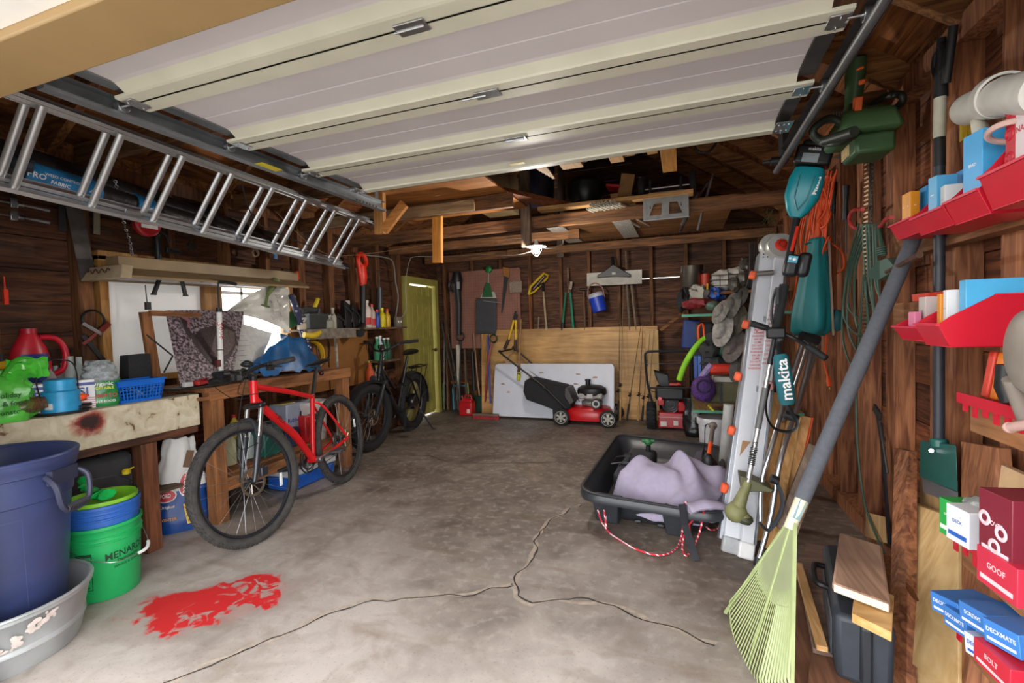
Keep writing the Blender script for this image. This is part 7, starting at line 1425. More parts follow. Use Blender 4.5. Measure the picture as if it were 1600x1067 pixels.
item('white_cloth', 'crumpled whitish cloth bag on the upper teal-edged shelf', 'cloth', 1088, 476, 5.3, BALL(.11, .1, .1, .5), mt('#a8a498', .8, 0, .15, 8, .4), 0)
item('red_bag', 'dark red and white printed bag at the front of the upper teal-edged shelf', 'bag', 1088, 482, 5.1, BALL(.13, .08, .05, .5), mt('#7a2024', .6, 0, .5, 30), 0)
item('black_bag', 'black bag slumped over the left end of the upper teal-edged shelf', 'bag', 1068, 486, 5.3, BALL(.07, .12, .12, .5), BLKR, 0)
item('glass_dome', 'greenish glass bowl on the right of the upper teal-edged shelf', 'bowl', 1114, 486, 5.0, BALL(.07, .07, .05, .05), mt('#5a7468', .15, 0, .1, 10, 0, .7), 0)
item('blue_toy', 'blue plastic thing behind the greenish glass bowl', 'toy', 1120, 468, 5.3, BALL(.08, .06, .06, .8), mt('#1c4a9c', .4), 0)
item('yellow_tube', 'upright yellow tube right of the steel pot', 'tube', 1106, 462, 5.5, lambda b, p: b.cyl(p, p+V((0, 0, .13)), .014), mt('#c8a018', .5), 0)
item('red_can', 'red can standing between the pot and the wire basket', 'can', 1103, 448, 5.7, lambda b, p: b.cyl(p, p+V((0, 0, .14)), .05), mt('#b03418', .5), 0)
bk = P(1112, 455, Y=5.25); t = T('wire_basket', 'dark wire basket holding white bags high in the right corner', 'basket', bk); b = B()
for k in range(6):
 for (a, c) in (((0, 0), (.4, 0)), ): pass
 b.tube([bk+V((.08*k, 0, 0)), bk+V((.08*k, 0, .16))], .003, 5); b.tube([bk+V((.08*k, .3, 0)), bk+V((.08*k, .3, .16))], .003, 5); b.tube([bk+V((.08*k, 0, 0)), bk+V((.08*k, .3, 0))], .003, 5)
for z in (0, .055, .11, .16): b.tube([bk+V((0, 0, z)), bk+V((.4, 0, z)), bk+V((.4, .3, z)), bk+V((0, .3, z))], .0035, 5, closed=True)
mk('wire_frame', b, BLK, t)
b = B(); b.ball(bk+V((.15, .13, .12)), (.15, .11, .11), 20, 12, bump=.4); b.ball(bk+V((.25, .1, .18)), (.1, .08, .06), 16, 8, bump=.4); top('white_bag', 'white plastic bag heaped in the dark wire basket', 'bag', b, mt('#b0aca4', .6, 0, .15, 8, .3))
b = B(); b.box(bk.x-.02, XR, bk.y, 5.6, bk.z-.03, bk.z-.005); top('wall_shelf', 'dark shelf under the wire basket on the right wall', 'shelf', b, RAFT)
for k, (px, py, r, col, lab) in enumerate(((1128, 515, .12, '#8a8680', 'light grey brimmed hat, lowest left of the hanging hats'), (1142, 478, .10, '#5a5650', 'grey-brown hat at the top of the hanging hats'), (1125, 487, .09, '#74706a', 'mid-grey cap left of the camouflage hats'), (1150, 500, .11, '#4c473c', 'brownish camouflage hat in the middle of the hats'), (1145, 540, .12, '#5c5450', 'dark brown-grey hat low in the hanging pile'), (1156, 465, .08, '#3c3c38', 'dark small cap nearest the white ladder'), (1152, 575, .1, '#4a4644', 'dark grey cap lowest beside the white ladder'))):
 p = P(px, py, Y=4.5); t = T('hanging_hat', lab, 'hat', p-V((0, 0, r)), 'hats hanging by the white ladder')
 ax = V((-.75, -.55, .25+.1*(k % 3))).normalized(); b = B(); b.lathe(p, [(0, r*.55), (r*.35, r*.52), (r*.55, r*.35), (r*.62, 0), (r*1.0, -r*.1), (r*1.03, -r*.06), (r*.6, .02), (0, .03)], ax, 24, sy=1.25); mk('hat_body', b, mt(col, .85, 0, .35, 25, .3), t)
 b = B(); b.torus(p+ax*r*.05, ax, r*.63, .008, 20, 5); mk('band', b, mt('#2c2a28', .8), t)
for k, (px, py) in enumerate(((1160, 435), (1148, 445), (1165, 412))):
 p = P(px, py, Y=4.4); b = B(); b.ball(p, (.05, .05, .06), 14, 8, bump=.5); top('metal_lamp', ['round glass-like ornament above the hats, lowest', 'round grey ornament left above the hats', 'round grey ornament highest above the hats'][k], 'ornament', b, mt('#5a5650', .3, .4, .3))
p = P(1172, 400, Y=4.2); b = B()
for k in range(5): b.tube([p+V((.02*k, 0, .1)), p+V((.01*k, 0, -.15)), p+V((.015*k-.03, 0, -.25))], [.006, .012, .008], 6)
top('whisk_bundle', 'dark wire tools hanging above the hats', 'tools', b, mt('#2c2a2a', .5, .4))
b = B(); random.seed(5); p = P(1205, 350, X=.9)
for k in range(50):
 a = p+V((random.uniform(-.05, .05), random.uniform(-.12, .12), random.uniform(-.22, .22))); b.tube([a, a+V((random.uniform(-.06, .06), random.uniform(-.06, .06), random.uniform(-.09, .09)))], .003, 4)
o = top('dried_moss', 'tangle of dried moss-like net hanging on the right wall by the rafter', 'moss', b, mt('#5c5c3c', .9, 0, .3)); o['kind'] = 'stuff'
item('blue_bag', 'blue folded bag with white mark under the upper shelf', 'bag', 1080, 545, 5.6, BOX(.18, .1, .32, (0, .1, 0)), mt('#1c3470', .6, 0, .2), .02)
p = P(1096, 528, Y=5.5); b = B(); b.tube(catmull([p+V((-.02, 0, -.1)), p+V((-.03, 0, .1)), p+V((.02, 0, .14)), p+V((.03, 0, -.1))], 5), .012); top('orange_strap', 'orange strap loop between the blue bag and the noodle', 'strap', b, ORANGE)
item('grey_backpack', 'dark grey backpack behind the pool noodle', 'backpack', 1100, 560, 5.6, BOX(.2, .12, .4), mt('#34343a', .7), .03)
pts = [P(1061, 594, Y=5.2), P(1070, 570, Y=5.2), P(1085, 545, Y=5.2), P(1100, 530, Y=5.25), P(1118, 522, Y=5.3), P(1135, 520, Y=5.4)]
b = B(); b.tube(catmull(pts, 6), .03, 14); top('pool_noodle', 'bright lime green foam pool noodle curving up behind the snow blower', 'pool noodle', b, mt('#86c81e', .6))
for k, (px, py, s_, col, lab) in enumerate(((1128, 550, (.14, .1, .12), '#16171a', 'black gear bag bunched right of the noodle'), (1110, 562, (.1, .1, .09), '#1e2022', 'second black bundle under the noodle end'), (1140, 565, (.09, .08, .1), '#1c4a38', 'dark green bottle-like bundle near the hats'), (1118, 580, (.12, .1, .07), '#26282c', 'black straps bundle above the red cushion'))):
 item('gear_bag', lab, 'bag', px, py, 5.1-.05*k, BALL(*s_, .5), mt(col, .7, 0, .3, 20, .3), 0)
for k in range(4):
 item('blue_book', 'slim upright blue box on the lower right shelf, number %s from the left' % ('one', 'two', 'three', 'four')[k] if 0 else ['slim blue folder on the lower right shelf, nearest the noodle', 'slim blue folder with a white edge, second from the noodle', 'slim dark folder between two blue ones on the lower shelf', 'slim blue folder nearest the purple netting'][k], 'folder', 1087+6*k, 590, 5.1, BOX(.03, .12, .22), mt(['#2a4c9c', '#3a66b4', '#1c2440', '#2850a4'][k], .5), .003)
p = P(1099, 608, Y=4.62); t = T('purple_net', 'purple mesh ball bag hanging at the lower right shelf', 'mesh bag', p-V((0, 0, .12))); b = B(); b.ball(p, (.105, .09, .12), 24, 14, bump=.15); mk('net', b, mt('#4c2a6a', .7, 0, .45, 70, .6), t); b = B(); b.torus(p+V((0, -.09, .04)), (0, 1, .1), .055, .012, 20, 6); mk('opening', b, mt('#2a183c', .8), t)
b = B(); b.tube(catmull([P(1096, 590, Y=4.7), P(1105, 578, Y=4.7), P(1112, 570, Y=4.7)], 4), [.03+.01*noise.noise(V((i, 0, 3))) for i in range(9)], 8); top('lavender_cloth', 'lavender patterned cloth above the purple net', 'cloth', b, mt('#8878a4', .8, 0, .3, 30))
item('red_cushion', 'bright red-orange padded roll on the lower right shelf', 'cushion', 1130, 584, 4.75, BOX(.26, .14, .09, (0, .0, .1)), mt('#c02c14', .6, 0, .12, 20, .3), .03)
item('white_box', 'low pale plastic box under the red padded roll', 'box', 1133, 604, 4.8, BOX(.22, .14, .1), mt('#b4b0a8', .5), .008)
t = T('canvas_bag', 'olive canvas bag with a black strap on the lower right shelf', 'bag', P(1130, 630, Y=4.75)); p = P(1131, 630, Y=4.75); b = B(); b.obox(p+V((0, .05, .1)), (.33, .2, .2)); mk('body', b, mt('#5a573e', .8, 0, .15), t, bevel=.03); b = B(); b.box(p.x-.04, p.x-.015, p.y-.056, p.y-.05, p.z, p.z+.2); mk('strap', b, BLK, t)
p = P(1085, 690, Z=0); b = B(); bag_mesh(b, P(1088, 685, Z=0)+V((0, .15, 0)), .26, .26, .42, 0, .06, .8, 8); top('rubbish_sack', 'black plastic sack standing between the snow blower and white bucket', 'sack', b, mt('#191a1c', .25, 0, .3, 20, .6), smooth=70)
c = V((.30, 4.62, 0)); c = P(1114, 715, Z=0)+V((.02, .1, 0)); t = T('white_bucket', 'white plastic bucket standing behind the black sled', 'bucket', c); b = B(); b.lathe(c, [(0, 0), (.125, 0), (.14, .3), (.155, .305), (.155, .33), (.15, .36), (.14, .365), (.135, .34), (.12, .02), (0, .02)], n=36); mk('body', b, mt('#c8c8cc', .4), t)
b = B(); b.lathe(c+V((0, 0, .36)), [(0, .006), (.15, .006), (.155, 0), (.155, -.02), (.148, -.02)], n=36); mk('lid', b, mt('#d0d0d4', .4), t); b = B(); q = P(1112, 634, Y=4.6); b.tube([P(1106, 633, Y=4.5), P(1115, 642, Y=4.5)], .008); mk('yellow_tape', b, mt('#c8c018', .5), t)
b = B(); a = P(1128, 740, Y=3.95); c = P(1139, 632, Y=3.95); a.z = max(.01, a.z-.25); b.cyl(a, c, .038, n=20); top('white_pipe', 'short thick white plastic pipe standing left of the white ladder', 'pipe', b, mt('#b8b8b4', .4))
# ================= sled =================
SB = mt('#303237', .38, 0, .15, 12, .1)
def sled():
 ZT = .21
 FL, FR_, NL, NR = P(965, 678, Z=ZT), P(1128, 697, Z=ZT), P(903, 768, Z=ZT), P(1133, 806, Z=ZT)
 cen = (FL+FR_+NL+NR)/4; t = T('utility_sled', 'black plastic utility sled on the concrete holding a lavender blanket', 'sled', (cen.x, cen.y, 0))
 def loop(s, z, n=10, round_=.16):
  cs = [NL, NR, FR_, FL]; out = []
  for i in range(4):
   c = cs[i]; pv = cs[i-1]; nx = cs[(i+1) % 4];
   a = c+(pv-c).normalized()*round_; d = c+(nx-c).normalized()*round_
   for k in range(n): tt = k/(n-1); p = a*(1-tt)**2+c*2*tt*(1-tt)+d*tt*tt; out.append(p)
   for k in range(1, 8): out.append(d.lerp(nx+(c-nx).normalized()*round_, k/8))
  return [V((cen.x+(p.x-cen.x)*s, cen.y+(p.y-cen.y)*s, z)) for p in out]
 prof = [(.74, .0), (.78, .012), (.83, .08), (.87, .13), (.93, ZT-.04), (1.0, ZT-.045), (1.02, ZT-.05), (1.025, ZT-.03), (1.01, ZT-.004), (.985, ZT), (.955, ZT-.012), (.92, ZT-.03), (.865, .13), (.82, .08), (.77, .03), (.7, .022)]
 b = B(); b.rings([loop(s, z) for s, z in prof]); mk('hull', b, SB, t, smooth=50)
 b = B()
 lp = loop(1.0, ZT+.003); b.tube(lp, .013, 8, closed=True, flat=.6); mk('rolled_rim', b, mt('#2c2d31', .4), t)
 d = (NR-NL).normalized(); out = V((d.y, -d.x, 0))
 for f_ in (.14, .76):
  b = B(); c = NL.lerp(NR, f_); c = V((cen.x+(c.x-cen.x)*.82, cen.y+(c.y-cen.y)*.82, .10)); b.hexa([c+d*x+out*y+V((0, 0, z)) for x, y, z in ((-.07, -.01, -.10), (.07, -.01, -.10), (.07, .05, -.10), (-.07, .05, -.10), (-.09, -.01, .075), (.09, -.01, .075), (.09, .10, .075), (-.09, .10, .075))]); mk('front_gusset', b, SB, t, bevel=.01)
  b = B(); q = c+out*.07+V((0, 0, .03)); b.torus(q, out, .02, .006, 16); mk('tow_hole', b, mt('#0c0c0d', .6), t)
 for k in range(4): b = B(); f_ = .2+.2*k; a = NL.lerp(NR, f_).lerp(cen, .18); c = FL.lerp(FR_, f_).lerp(cen, .18); b.box(0, .001, 0, .001, 0, .001) if 0 else b.beam(V((a.x, a.y, .024)), V((c.x, c.y, .024)), .04, .02, (1, 0, 0)); mk('floor_rib', b, SB, t, bevel=.006)
 BL_ = mt('#a39ab0', .9, 0, .06, 30, .15)
 b = B(); cc = P(1056, 765, Z=.16); cx, cy = cc.x, cc.y
 def bl(u, v_):
  a = u*2*math.pi; r = v_; x = math.cos(a)*.39*r*(1+.10*math.sin(2*a+1)); y = math.sin(a)*.34*r*(1+.1*math.sin(3*a))
  z = .13+.21*(1-r**3.5)+.07*noise.noise(V((x*4+2, y*4, 1)))
  for (wx, wy, ph, am) in ((11, 7, 0, .042), (-7, 14, 1.7, .04), (20, -12, .6, .024), (-26, -22, 2, .014)):
   s_ = math.sin(wx*x+wy*y+ph+4.5*noise.noise(V((x*3.5, y*3.5, ph)))); z += am*.85*s_*(1.15-r*.3)
  rim = max(0, r-.86)/.14
  return V((cx+x, cy+y, max(.07+.03*noise.noise(V((x*9, y*9, 2))), z-.10*rim)))
 b.grid(bl, 110, 34); bmesh.ops.remove_doubles(b.bm, verts=b.bm.verts[:], dist=.0004); top('lavender_blanket', 'crumpled lavender-grey fleece blanket heaped in the sled', 'blanket', b, BL_, smooth=80)
 b = B(); q = NR.lerp(NL, .12)+V((0, -.0, 0)); pts0 = [P(1075, 795, Z=.24), P(1105, 788, Z=.26), P(1140, 793, Z=.235)]
 b.tube(catmull(pts0, 6), [.05, .055, .05, .045, .05, .05, .055, .045, .045, .04, .035, .03, .02], 10, flat=.5); top('blanket_corner', 'twisted corner fold of lavender cloth hanging over the sled rim', 'cloth', b, BL_)
 b = B(); cc = P(1100, 738, Z=.16)+V((0, .05, 0))
 b.grid(lambda u, v_: cc+V((math.cos(u*6.283)*.15*v_, math.sin(u*6.283)*.26*v_, -.08+.22*(1-v_**2)+.05*noise.noise(V((u*8, v_*6, 7))))), 40, 12); bmesh.ops.remove_doubles(b.bm, verts=b.bm.verts[:], dist=.0004); top('grey_jacket', 'dark grey jacket bunched at the right end of the sled', 'jacket', b, mt('#55525c', .85, 0, .15, 20, .3))
 p = P(980, 745, Z=.16); t2 = T('duffel_bag', 'dark folded bag with a light grey strap inside the sled', 'bag', V((p.x, p.y, .03))); dd = (P(1015, 700, Z=.16)-p).normalized(); b = B(); b.beam(p+V((0, 0, -.04)), p+dd*.62+V((0, 0, -.0)), .22, .12, V((dd.y, -dd.x, 0))); mk('body', b, mt('#33343a', .8), t2, bevel=.03)
 b = B(); sd_ = V((dd.y, -dd.x, 0)); m_ = p+dd*.18+V((0, 0, .035)); b.tube(catmull([m_-sd_*.12+V((0, 0, -.06)), m_-sd_*.08+V((0, 0, .01)), m_+sd_*.08+V((0, 0, .01)), m_+sd_*.13+V((0, 0, -.06))], 5), .022, 6, flat=.2, side=tuple(dd)); mk('strap', b, mt('#5c5c68', .7), t2)
 p = P(970, 722, Z=.2); b = B(); b.tube([p+V((-.06, -.05, 0)), p+V((-.04, .07, .02)), p+V((.07, .07, .04)), p+V((.06, -.04, .02))], .006, 6, closed=True); b.m(ORANGE); b.obox(p+V((.05, .05, .045)), (.05, .05, .02)); b.ms[0] = BLK; top('strap_handle', 'black wire handle with an orange tab in the sled', 'handle strap', b)
 p = P(1013, 700, Z=.24); t3 = T('garden_nozzle', 'small green knob on a black stem standing in the sled', 'nozzle', p-V((0, 0, .1))); b = B(); b.cyl(p+V((0, 0, -.14)), p+V((0, 0, .02)), .02); mk('stem', b, BLK, t3); b = B(); b.ball(p+V((0, 0, .05)), (.035, .03, .028)); b.tube([p+V((-.05, 0, .06)), p+V((.05, 0, .06))], .015); mk('knob', b, mt('#2a6a3c', .4), t3)
 a, c = P(1106, 722, Z=.34), P(1114, 665, Y=3.75); t4 = T('snow_brush', 'orange-handled snow brush standing up at the far end of the sled', 'snow brush', a); b = B(); b.cyl(a, a.lerp(c, .5), .014); mk('orange_shaft', b, ORANGE, t4); b = B(); b.cyl(a.lerp(c, .5), c, .016); b.ball(c, (.03, .02, .03)); mk('grip', b, mt('#6a6058', .5), t4); b = B(); b.ball(a, (.035, .03, .06)); mk('scraper', b, BLK, t4)
 b = B(); b.tube(catmull([c, c+V((-.05, 0, .0)), c+V((-.06, .0, -.15)), c+V((-.09, .0, -.28))], 5), .01, 6, flat=.4); top('black_strap', 'black strap looped over the snow brush top', 'strap', b, BLK)
 mm, nt, bs, N, L = newmat('braided_rope'); tc = N.new('ShaderNodeTexCoord'); vo = N.new('ShaderNodeTexWave'); vo.inputs['Scale'].default_value = 14; vo.inputs['Distortion'].default_value = .5; vo.bands_direction = 'DIAGONAL'; L.new(tc.outputs['Object'], vo.inputs['Vector']); r = N.new('ShaderNodeValToRGB'); r.color_ramp.interpolation = 'CONSTANT'; E = r.color_ramp.elements; E[0].color = srgb('#c4283c')+[1]; E[1].position = .82; E[1].color = srgb('#e4c8cc')+[1]; L.new(vo.outputs['Fac'], r.inputs[0]); L.new(r.outputs[0], bs.inputs['Base Color'])
 h1 = P(944, 797, Z=.12); h1b = P(934, 797, Z=.12)
 pr = [h1b, P(939, 812, Z=.05), P(946, 824, Z=.01), P(960, 838, Z=.008), P(990, 856, Z=.008), P(1025, 867, Z=.008), P(1050, 862, Z=.008), P(1063, 845, Z=.02), P(1068, 815, Z=.12), P(1071, 785, Z=.27), P(1080, 800, Z=.2), P(1092, 812, Z=.14), P(1099, 820, Z=.06), P(1112, 828, Z=.02), P(1125, 822, Z=.03), P(1131, 806, Z=.15), P(1133, 792, Z=.25)]
 pr2 = [P(1100, 790, Z=.26), P(1098, 812, Z=.16), P(1090, 840, Z=.05), P(1080, 860, Z=.008), P(1072, 868, Z=.008), P(1066, 856, Z=.02), P(1069, 836, Z=.07)]
 t5 = T('tow_rope', 'red and white braided tow rope trailing from the sled onto the concrete', 'rope', (cen.x, NL.y-.1, 0)); b = B(); b.tube(catmull(pr, 8), .0055, 8); b.tube(catmull(pr2, 8), .0055, 8); b.tube(catmull([h1, P(945, 805, Z=.1), P(948, 826, Z=.02)], 6), .0055, 8); mk('braid', b, mm, t5)
 b = B(); b.tube([P(946, 806, Z=.09), P(947, 826, Z=.02)], .0062, 8); mk('white_sleeve', b, WHT, t5)
 b = B(); q = P(1076, 820, Z=.1); b.tube([q+V((-.03, 0, .03)), q, q+V((.03, 0, .04))], .007); b.tube([q, q+V((.005, -.0, -.05))], .008); mk('knot', b, mt('#d02838', .5), t5)
 b = B(); b.tube([P(1066, 788, Z=.27), P(1070, 820, Z=.12), P(1088, 876, Z=.006)], .02, 4, flat=.12, side=(1, 0, 0)); top('black_strap', 'flat black strap hanging from the sled rim down to the floor', 'strap', b, mt('#2c2d33', .7))
sled()
# ================= white multi-position ladder =================
def mladder():
 t = T('folding_ladder', 'white folded multi-position ladder with red print leaning beside the sled', 'ladder', P(1152, 853, Z=0))
 W_ = mt('#c9ccd2', .35, .15, .08, 4); W2 = mt('#9fa4ab', .3, .6)
 A1, A2 = P(1143, 848, Z=.06), P(1201, 392, Y=3.42); B1, B2 = P(1166, 856, Z=.06), P(1219, 400, Y=3.30)
 d = (A2-A1).normalized(); s = V((1, .15, 0)).normalized()
 for k, (a, c, w_, h_, mat, lb) in enumerate(((A1, A2, .085, .03, W_, 1), (B1, B2, .062, .03, W_, 1), (A1+V((-.055, .04, 0)), A2+V((-.05, .04, -.02)), .022, .06, W2, 0), (A1+V((.052, .06, 0)), A2+V((.045, .06, -.02)), .02, .06, W2, 0), (B1+V((.042, .04, 0)), B2+V((.04, .04, 0)), .016, .05, W2, 0))):
  b = B(); b.beam(a, c, w_, h_, s); mk('rail' if lb else 'inner_rail', b, mat, t, bevel=.004)
 up = d; n_ = s.cross(up); n_ = n_ if n_.y < 0 else -n_
 for k, (f0, f1, a, c) in enumerate(((.56, .72, A1, A2), (.6, .82, B1, B2))):
  b = B()
  for i in range(14):
   q = a.lerp(c, f0+(f1-f0)*i/14); b.text(('WARNING', 'DANGER', 'DO NOT', 'CLIMB', '300 LBS')[i % 5], .018, lambda x, y: q+s*x+up*y+n_*.0165, wide=.8)
  mk('printed_warning', b, mt('#c04a44', .5), t)
 b = B(); q = A1.lerp(A2, .70); b.torus(q+n_*.017, n_, .024, .004, 20, 4, flat=.3); b.beam(q+n_*.017+s*.016+up*.016, q+n_*.017-s*.016-up*.016, .004, .003, n_); mk('warning_symbol', b, mt('#c83830', .5), t)
 b = B(); q = A1.lerp(A2, .30)+n_*.0165; b.prism([q+s*-.015+up*.03, q+s*.03+up*.025, q+s*-.02+up*-.06], n_*.001); mk('rust_mark', b, mt('#9a7450', .7), t)
 b = B(); h1 = A2+d*.03+s*.02; b.lathe(h1-n_*-.0, [(0, -.03), (.075, -.03), (.08, -.02), (.08, .02), (.075, .03), (0, .03)], n_, 28, side=tuple(s)); h2 = B2+d*.06+s*-.005; b.lathe(h2, [(0, -.03), (.078, -.03), (.082, -.02), (.082, .02), (.078, .03), (0, .03)], n_, 28); b.beam(h1, h2, .1, .05, up); mk('hinge_plate', b, mt('#b8b8b2', .4, .4), t)
 b = B(); b.lathe(h2+n_*.03, [(0, .016), (.03, .016), (.04, .004), (.04, 0)], n_, 24); hk = mk('hinge_button', b, mt('#c8301c', .4), t); b = B(); b.torus(h2+n_*.046, n_, .02, .004, 20); mk('button_ring', b, mt('#8a1c14', .4), hk)
 b = B()
 for i in range(3):
  for j in range(2): q = A2+up*(-.05+.02*j*1.0)+s*(-.03+.025*i)+n_*.0155; b.cyl(q, q+n_*.003, .004)
 mk('rivets', b, BLK, t)
 for (px, py) in ((1165, 507), (1153, 588), (1143, 672), (1132, 762), (1176, 430)):
  q = P(px, py, Y=A1.lerp(A2, (848-py)/456).y-.02); b = B(); b.obox(q, (.04, .05, .055), (0, .3, 0)); mk('orange_lock', b, mt('#d8562c', .5), t, bevel=.012)
 for (px, py) in ((1195, 427),): q = P(px, py, Y=3.25); b = B(); b.cyl(q+V((-.045, 0, 0)), q+V((.045, -.02, -.0)), .016); mk('lock_handle', b, mt('#55504a', .5), t)
 for a in (A1, B1): b = B(); b.beam(a-d*.055, a+d*.03, (.095 if a is A1 else .08), .05, s); mk('foot', b, mt('#a0a2a4' if a is A1 else '#d4d4d4', .6), t, bevel=.01)
 for f_ in (.25, .5, .75): b = B(); b.beam(A1.lerp(A2, f_)+V((0, .05, 0)), B1.lerp(B2, f_)+V((0, .05, 0)), .03, .04, up); mk('rung', b, W2, t)
mladder()
# ================= brush cutter =================
TEAL = mt('#0f8490', .35, 0, .06)
def cutter():
 hd0 = P(1258, 285, Y=3.02); lo = P(1160, 800, Y=2.72); lo2 = P(1240, 345, Y=hd0.y+.02)
 sh_t = P(1243, 350, Y=hd0.y); bend = lo
 t = T('brush_cutter', 'teal and black battery brush cutter hanging head-up by the white ladder', 'brush cutter', V((lo.x, lo.y, 0)))
 d = (sh_t-lo).normalized()
 f = lambda k: lo.lerp(sh_t, k)
 b = B(); b.cyl(f(0.08), f(.62), .0125, n=14); b.m(mt('#8f8f6a', .5, .3)); b.cyl(f(0), f(.24), .0135, n=14); b.ms[0] = ALU; mk('shaft', b, None, t)
 b = B(); b.cyl(f(.28), f(.42), .0155, n=14); mk('shaft_sleeve', b, mt('#5a5c5c', .5), t)
 b = B(); ux = -d; nrm = V((-.35, -.93, 0)); nrm = (nrm-d*nrm.dot(d)).normalized(); uy = nrm.cross(ux); b.text('makita', .04, lambda x, y: f(.20)+d*x+(d.cross(nrm))*-y+nrm*(.0142-abs(y)*.3), wide=1.1); mk('lettering', b, mt('#2a2a22', .5), t)
 b = B(); b.cyl(f(.62), f(.78), .024, n=16); mk('foam_grip', b, BLKR, t)
 b = B(); b.cyl(f(.5), f(.62), .014, n=14); b.cyl(f(.86), f(1.05), .02, n=14); mk('upper_shaft', b, mt('#1c1d20', .4), t)
 c = P(1236, 415, Y=f(.86).y-.05); b = B(); b.obox(c, (.07, .06, .12), (0, .2, 0)); b.obox(c+V((.06, .0, .0)), (.06, .06, .13), (0, .2, 0)); ct = mk('control_unit', b, mt('#1b1d20', .4), t, bevel=.02)
 b = B(); b.obox(c+V((.003, -.032, .03)), (.045, .004, .035), (0, .2, 0)); mk('badge', b, mt('#4aa0b8', .4), ct); b = B(); b.ball(c+V((.01, -.034, .03)), (.009, .004, .009)); b.ball(c+V((-.01, -.034, .035)), (.007, .004, .007)); mk('badge_symbol', b, WHT, ct)
 b = B(); b.tube([f(1.02)+V((0, -.03, -.05)), f(.90)+V((0, -.03, .0))], .009); mk('red_lever', b, mt('#d8341c', .4), t)
 a0, a1 = P(1243, 340, Y=hd0.y-.02), P(1266, 262, Y=hd0.y-.04); m = (a1-a0).normalized(); sd_ = m.cross(V((-.2, -1, 0))).normalized(); nn = sd_.cross(m); rs = []
 for k, w_, dp in ((0, .03, .03), (.12, .055, .04), (.4, .085, .06), (.75, .085, .065), (.97, .07, .055), (1, .05, .04)):
  cc = a0.lerp(a1, k); rs.append([cc+sd_*w_*(abs(math.cos(q))**.6*(1 if math.cos(q) > 0 else -1))+nn*dp*(abs(math.sin(q))**.6*(1 if math.sin(q) > 0 else -1)) for q in (2*math.pi*i/24 for i in range(24))])
 b = B(); b.rings(rs); mh = mk('motor_head', b, TEAL, t, smooth=50)
 b = B(); sgn = nn if nn.y < 0 else -nn; sx_ = sd_ if sd_.x > 0 else -sd_
 b.text('Makita', .032, lambda x, y: a0.lerp(a1, .62)+m*x-sx_*y*1+sx_*.055+sgn*.058, wide=1.1); mk('lettering', b, WHT, mh)
 b = B(); rs = [[p+sgn*.006*0+V((0, 0, 0)) for p in [a0.lerp(a1, k)+sd_*w_*c_+sgn*(.064*1.0) for c_ in (-1, 1)]] for k, w_ in ((.15, .02), (.5, .045), (.85, .035))]
 b.tube([a0.lerp(a1, .12)+sgn*.045, a0.lerp(a1, .35)+sgn*.06-sx_*.03, a0.lerp(a1, .8)+sgn*.064-sx_*.035], .004); b.tube([a0.lerp(a1, .12)+sgn*.045, a0.lerp(a1, .35)+sgn*.06+sx_*.03, a0.lerp(a1, .8)+sgn*.064+sx_*.035], .004); mk('moulded_ridge', b, mt('#0c6c78', .4), mh)
 c = a1+m*.055; b = B(); M3 = Matrix((sd_, nn, m)).transposed(); b.obox(c, (.17, .13, .1), M=M3); b.obox(c+m*.06, (.13, .1, .04), M=M3); bt_ = mk('battery', b, mt('#16171a', .4), t, bevel=.014)
 b = B(); b.obox(c+sgn*.067-m*.02-sx_*.01, (.075, .003, .045), M=M3); mk('battery_label', b, mt('#8a9498', .4), bt_); b = B(); b.text('makita', .022, lambda x, y: c+sgn*.0675+m*.025+sx_*x+m*y); mk('battery_lettering', b, WHT, bt_)
 h = lambda x, y, yy: P(x, y, Y=yy); y0 = f(.6).y-.04
 b = B(); b.tube(catmull([h(1177, 507, y0-.02), h(1195, 512, y0-.02), h(1215, 518, y0), h(1240, 528, y0), h(1265, 543, y0-.08), h(1289, 558, y0-.14)], 6), .011, 10); mk('handlebar', b, BLK, t)
 for (x0, ya_, x1, yb_) in ((1172, 505, 1200, 513), (1262, 541, 1291, 560)): b = B(); b.tube([h(x0, ya_, y0-.02 if x0 < 1200 else y0-.08), h(x1, yb_, y0-.01 if x0 < 1200 else y0-.14)], [.018, .016], 10); mk('grip', b, mt('#1c1c1e', .7), t)
 b = B(); b.obox(h(1212, 520, y0), (.09, .05, .06)); mk('clamp', b, BLK, t, bevel=.01)
 p0, p1 = h(1219, 553, y0-.04), h(1231, 632, y0-.04); b = B(); rs = []
 for k, w_ in ((0, .025), (.06, .036), (.5, .042), (.92, .04), (1, .03)): cc = p0.lerp(p1, k); dd = (p1-p0).normalized(); s_ = dd.cross(V((0, -1, 0))).normalized(); rs.append([cc+s_*w_*math.cos(q)+V((0, 1, 0))*.016*math.sin(q) for q in (2*math.pi*i/16 for i in range(16))])
 b.rings(rs); pad = mk('harness_pad', b, mt('#0e5c66', .7), t); b = B(); b.text('makita', .075, lambda x, y: p0.lerp(p1, .5)-dd*x-s_*y*(-1 if s_.x > 0 else 1)*-1+V((0, -.021, 0)), wide=1.1); mk('pad_lettering', b, WHT, pad)
 b = B(); b.tube(catmull([p1, h(1240, 650, y0), h(1246, 662, y0), h(1235, 674, y0), h(1212, 670, y0), h(1200, 655, y0), h(1197, 630, y0+.02), h(1203, 600, y0+.05)], 6), .012, 6, flat=.3); b.tube(catmull([p0, h(1216, 535, y0), h(1222, 528, y0)], 5), .014, 6, flat=.3); mk('harness_strap', b, BLK, t)
 OL = mt('#77774e', .6, 0, .2, 20); b = B(); g = P(1150, 800, Y=lo.y); b.ball(g, (.055, .05, .055), 18, 12, bump=.08); b.ball(g+V((.03, 0, -.02)), (.04, .04, .03)); b.tube([g+V((.01, 0, .03)), f(.10)], [.035, .02], 12); mk('gear_head', b, OL, t)
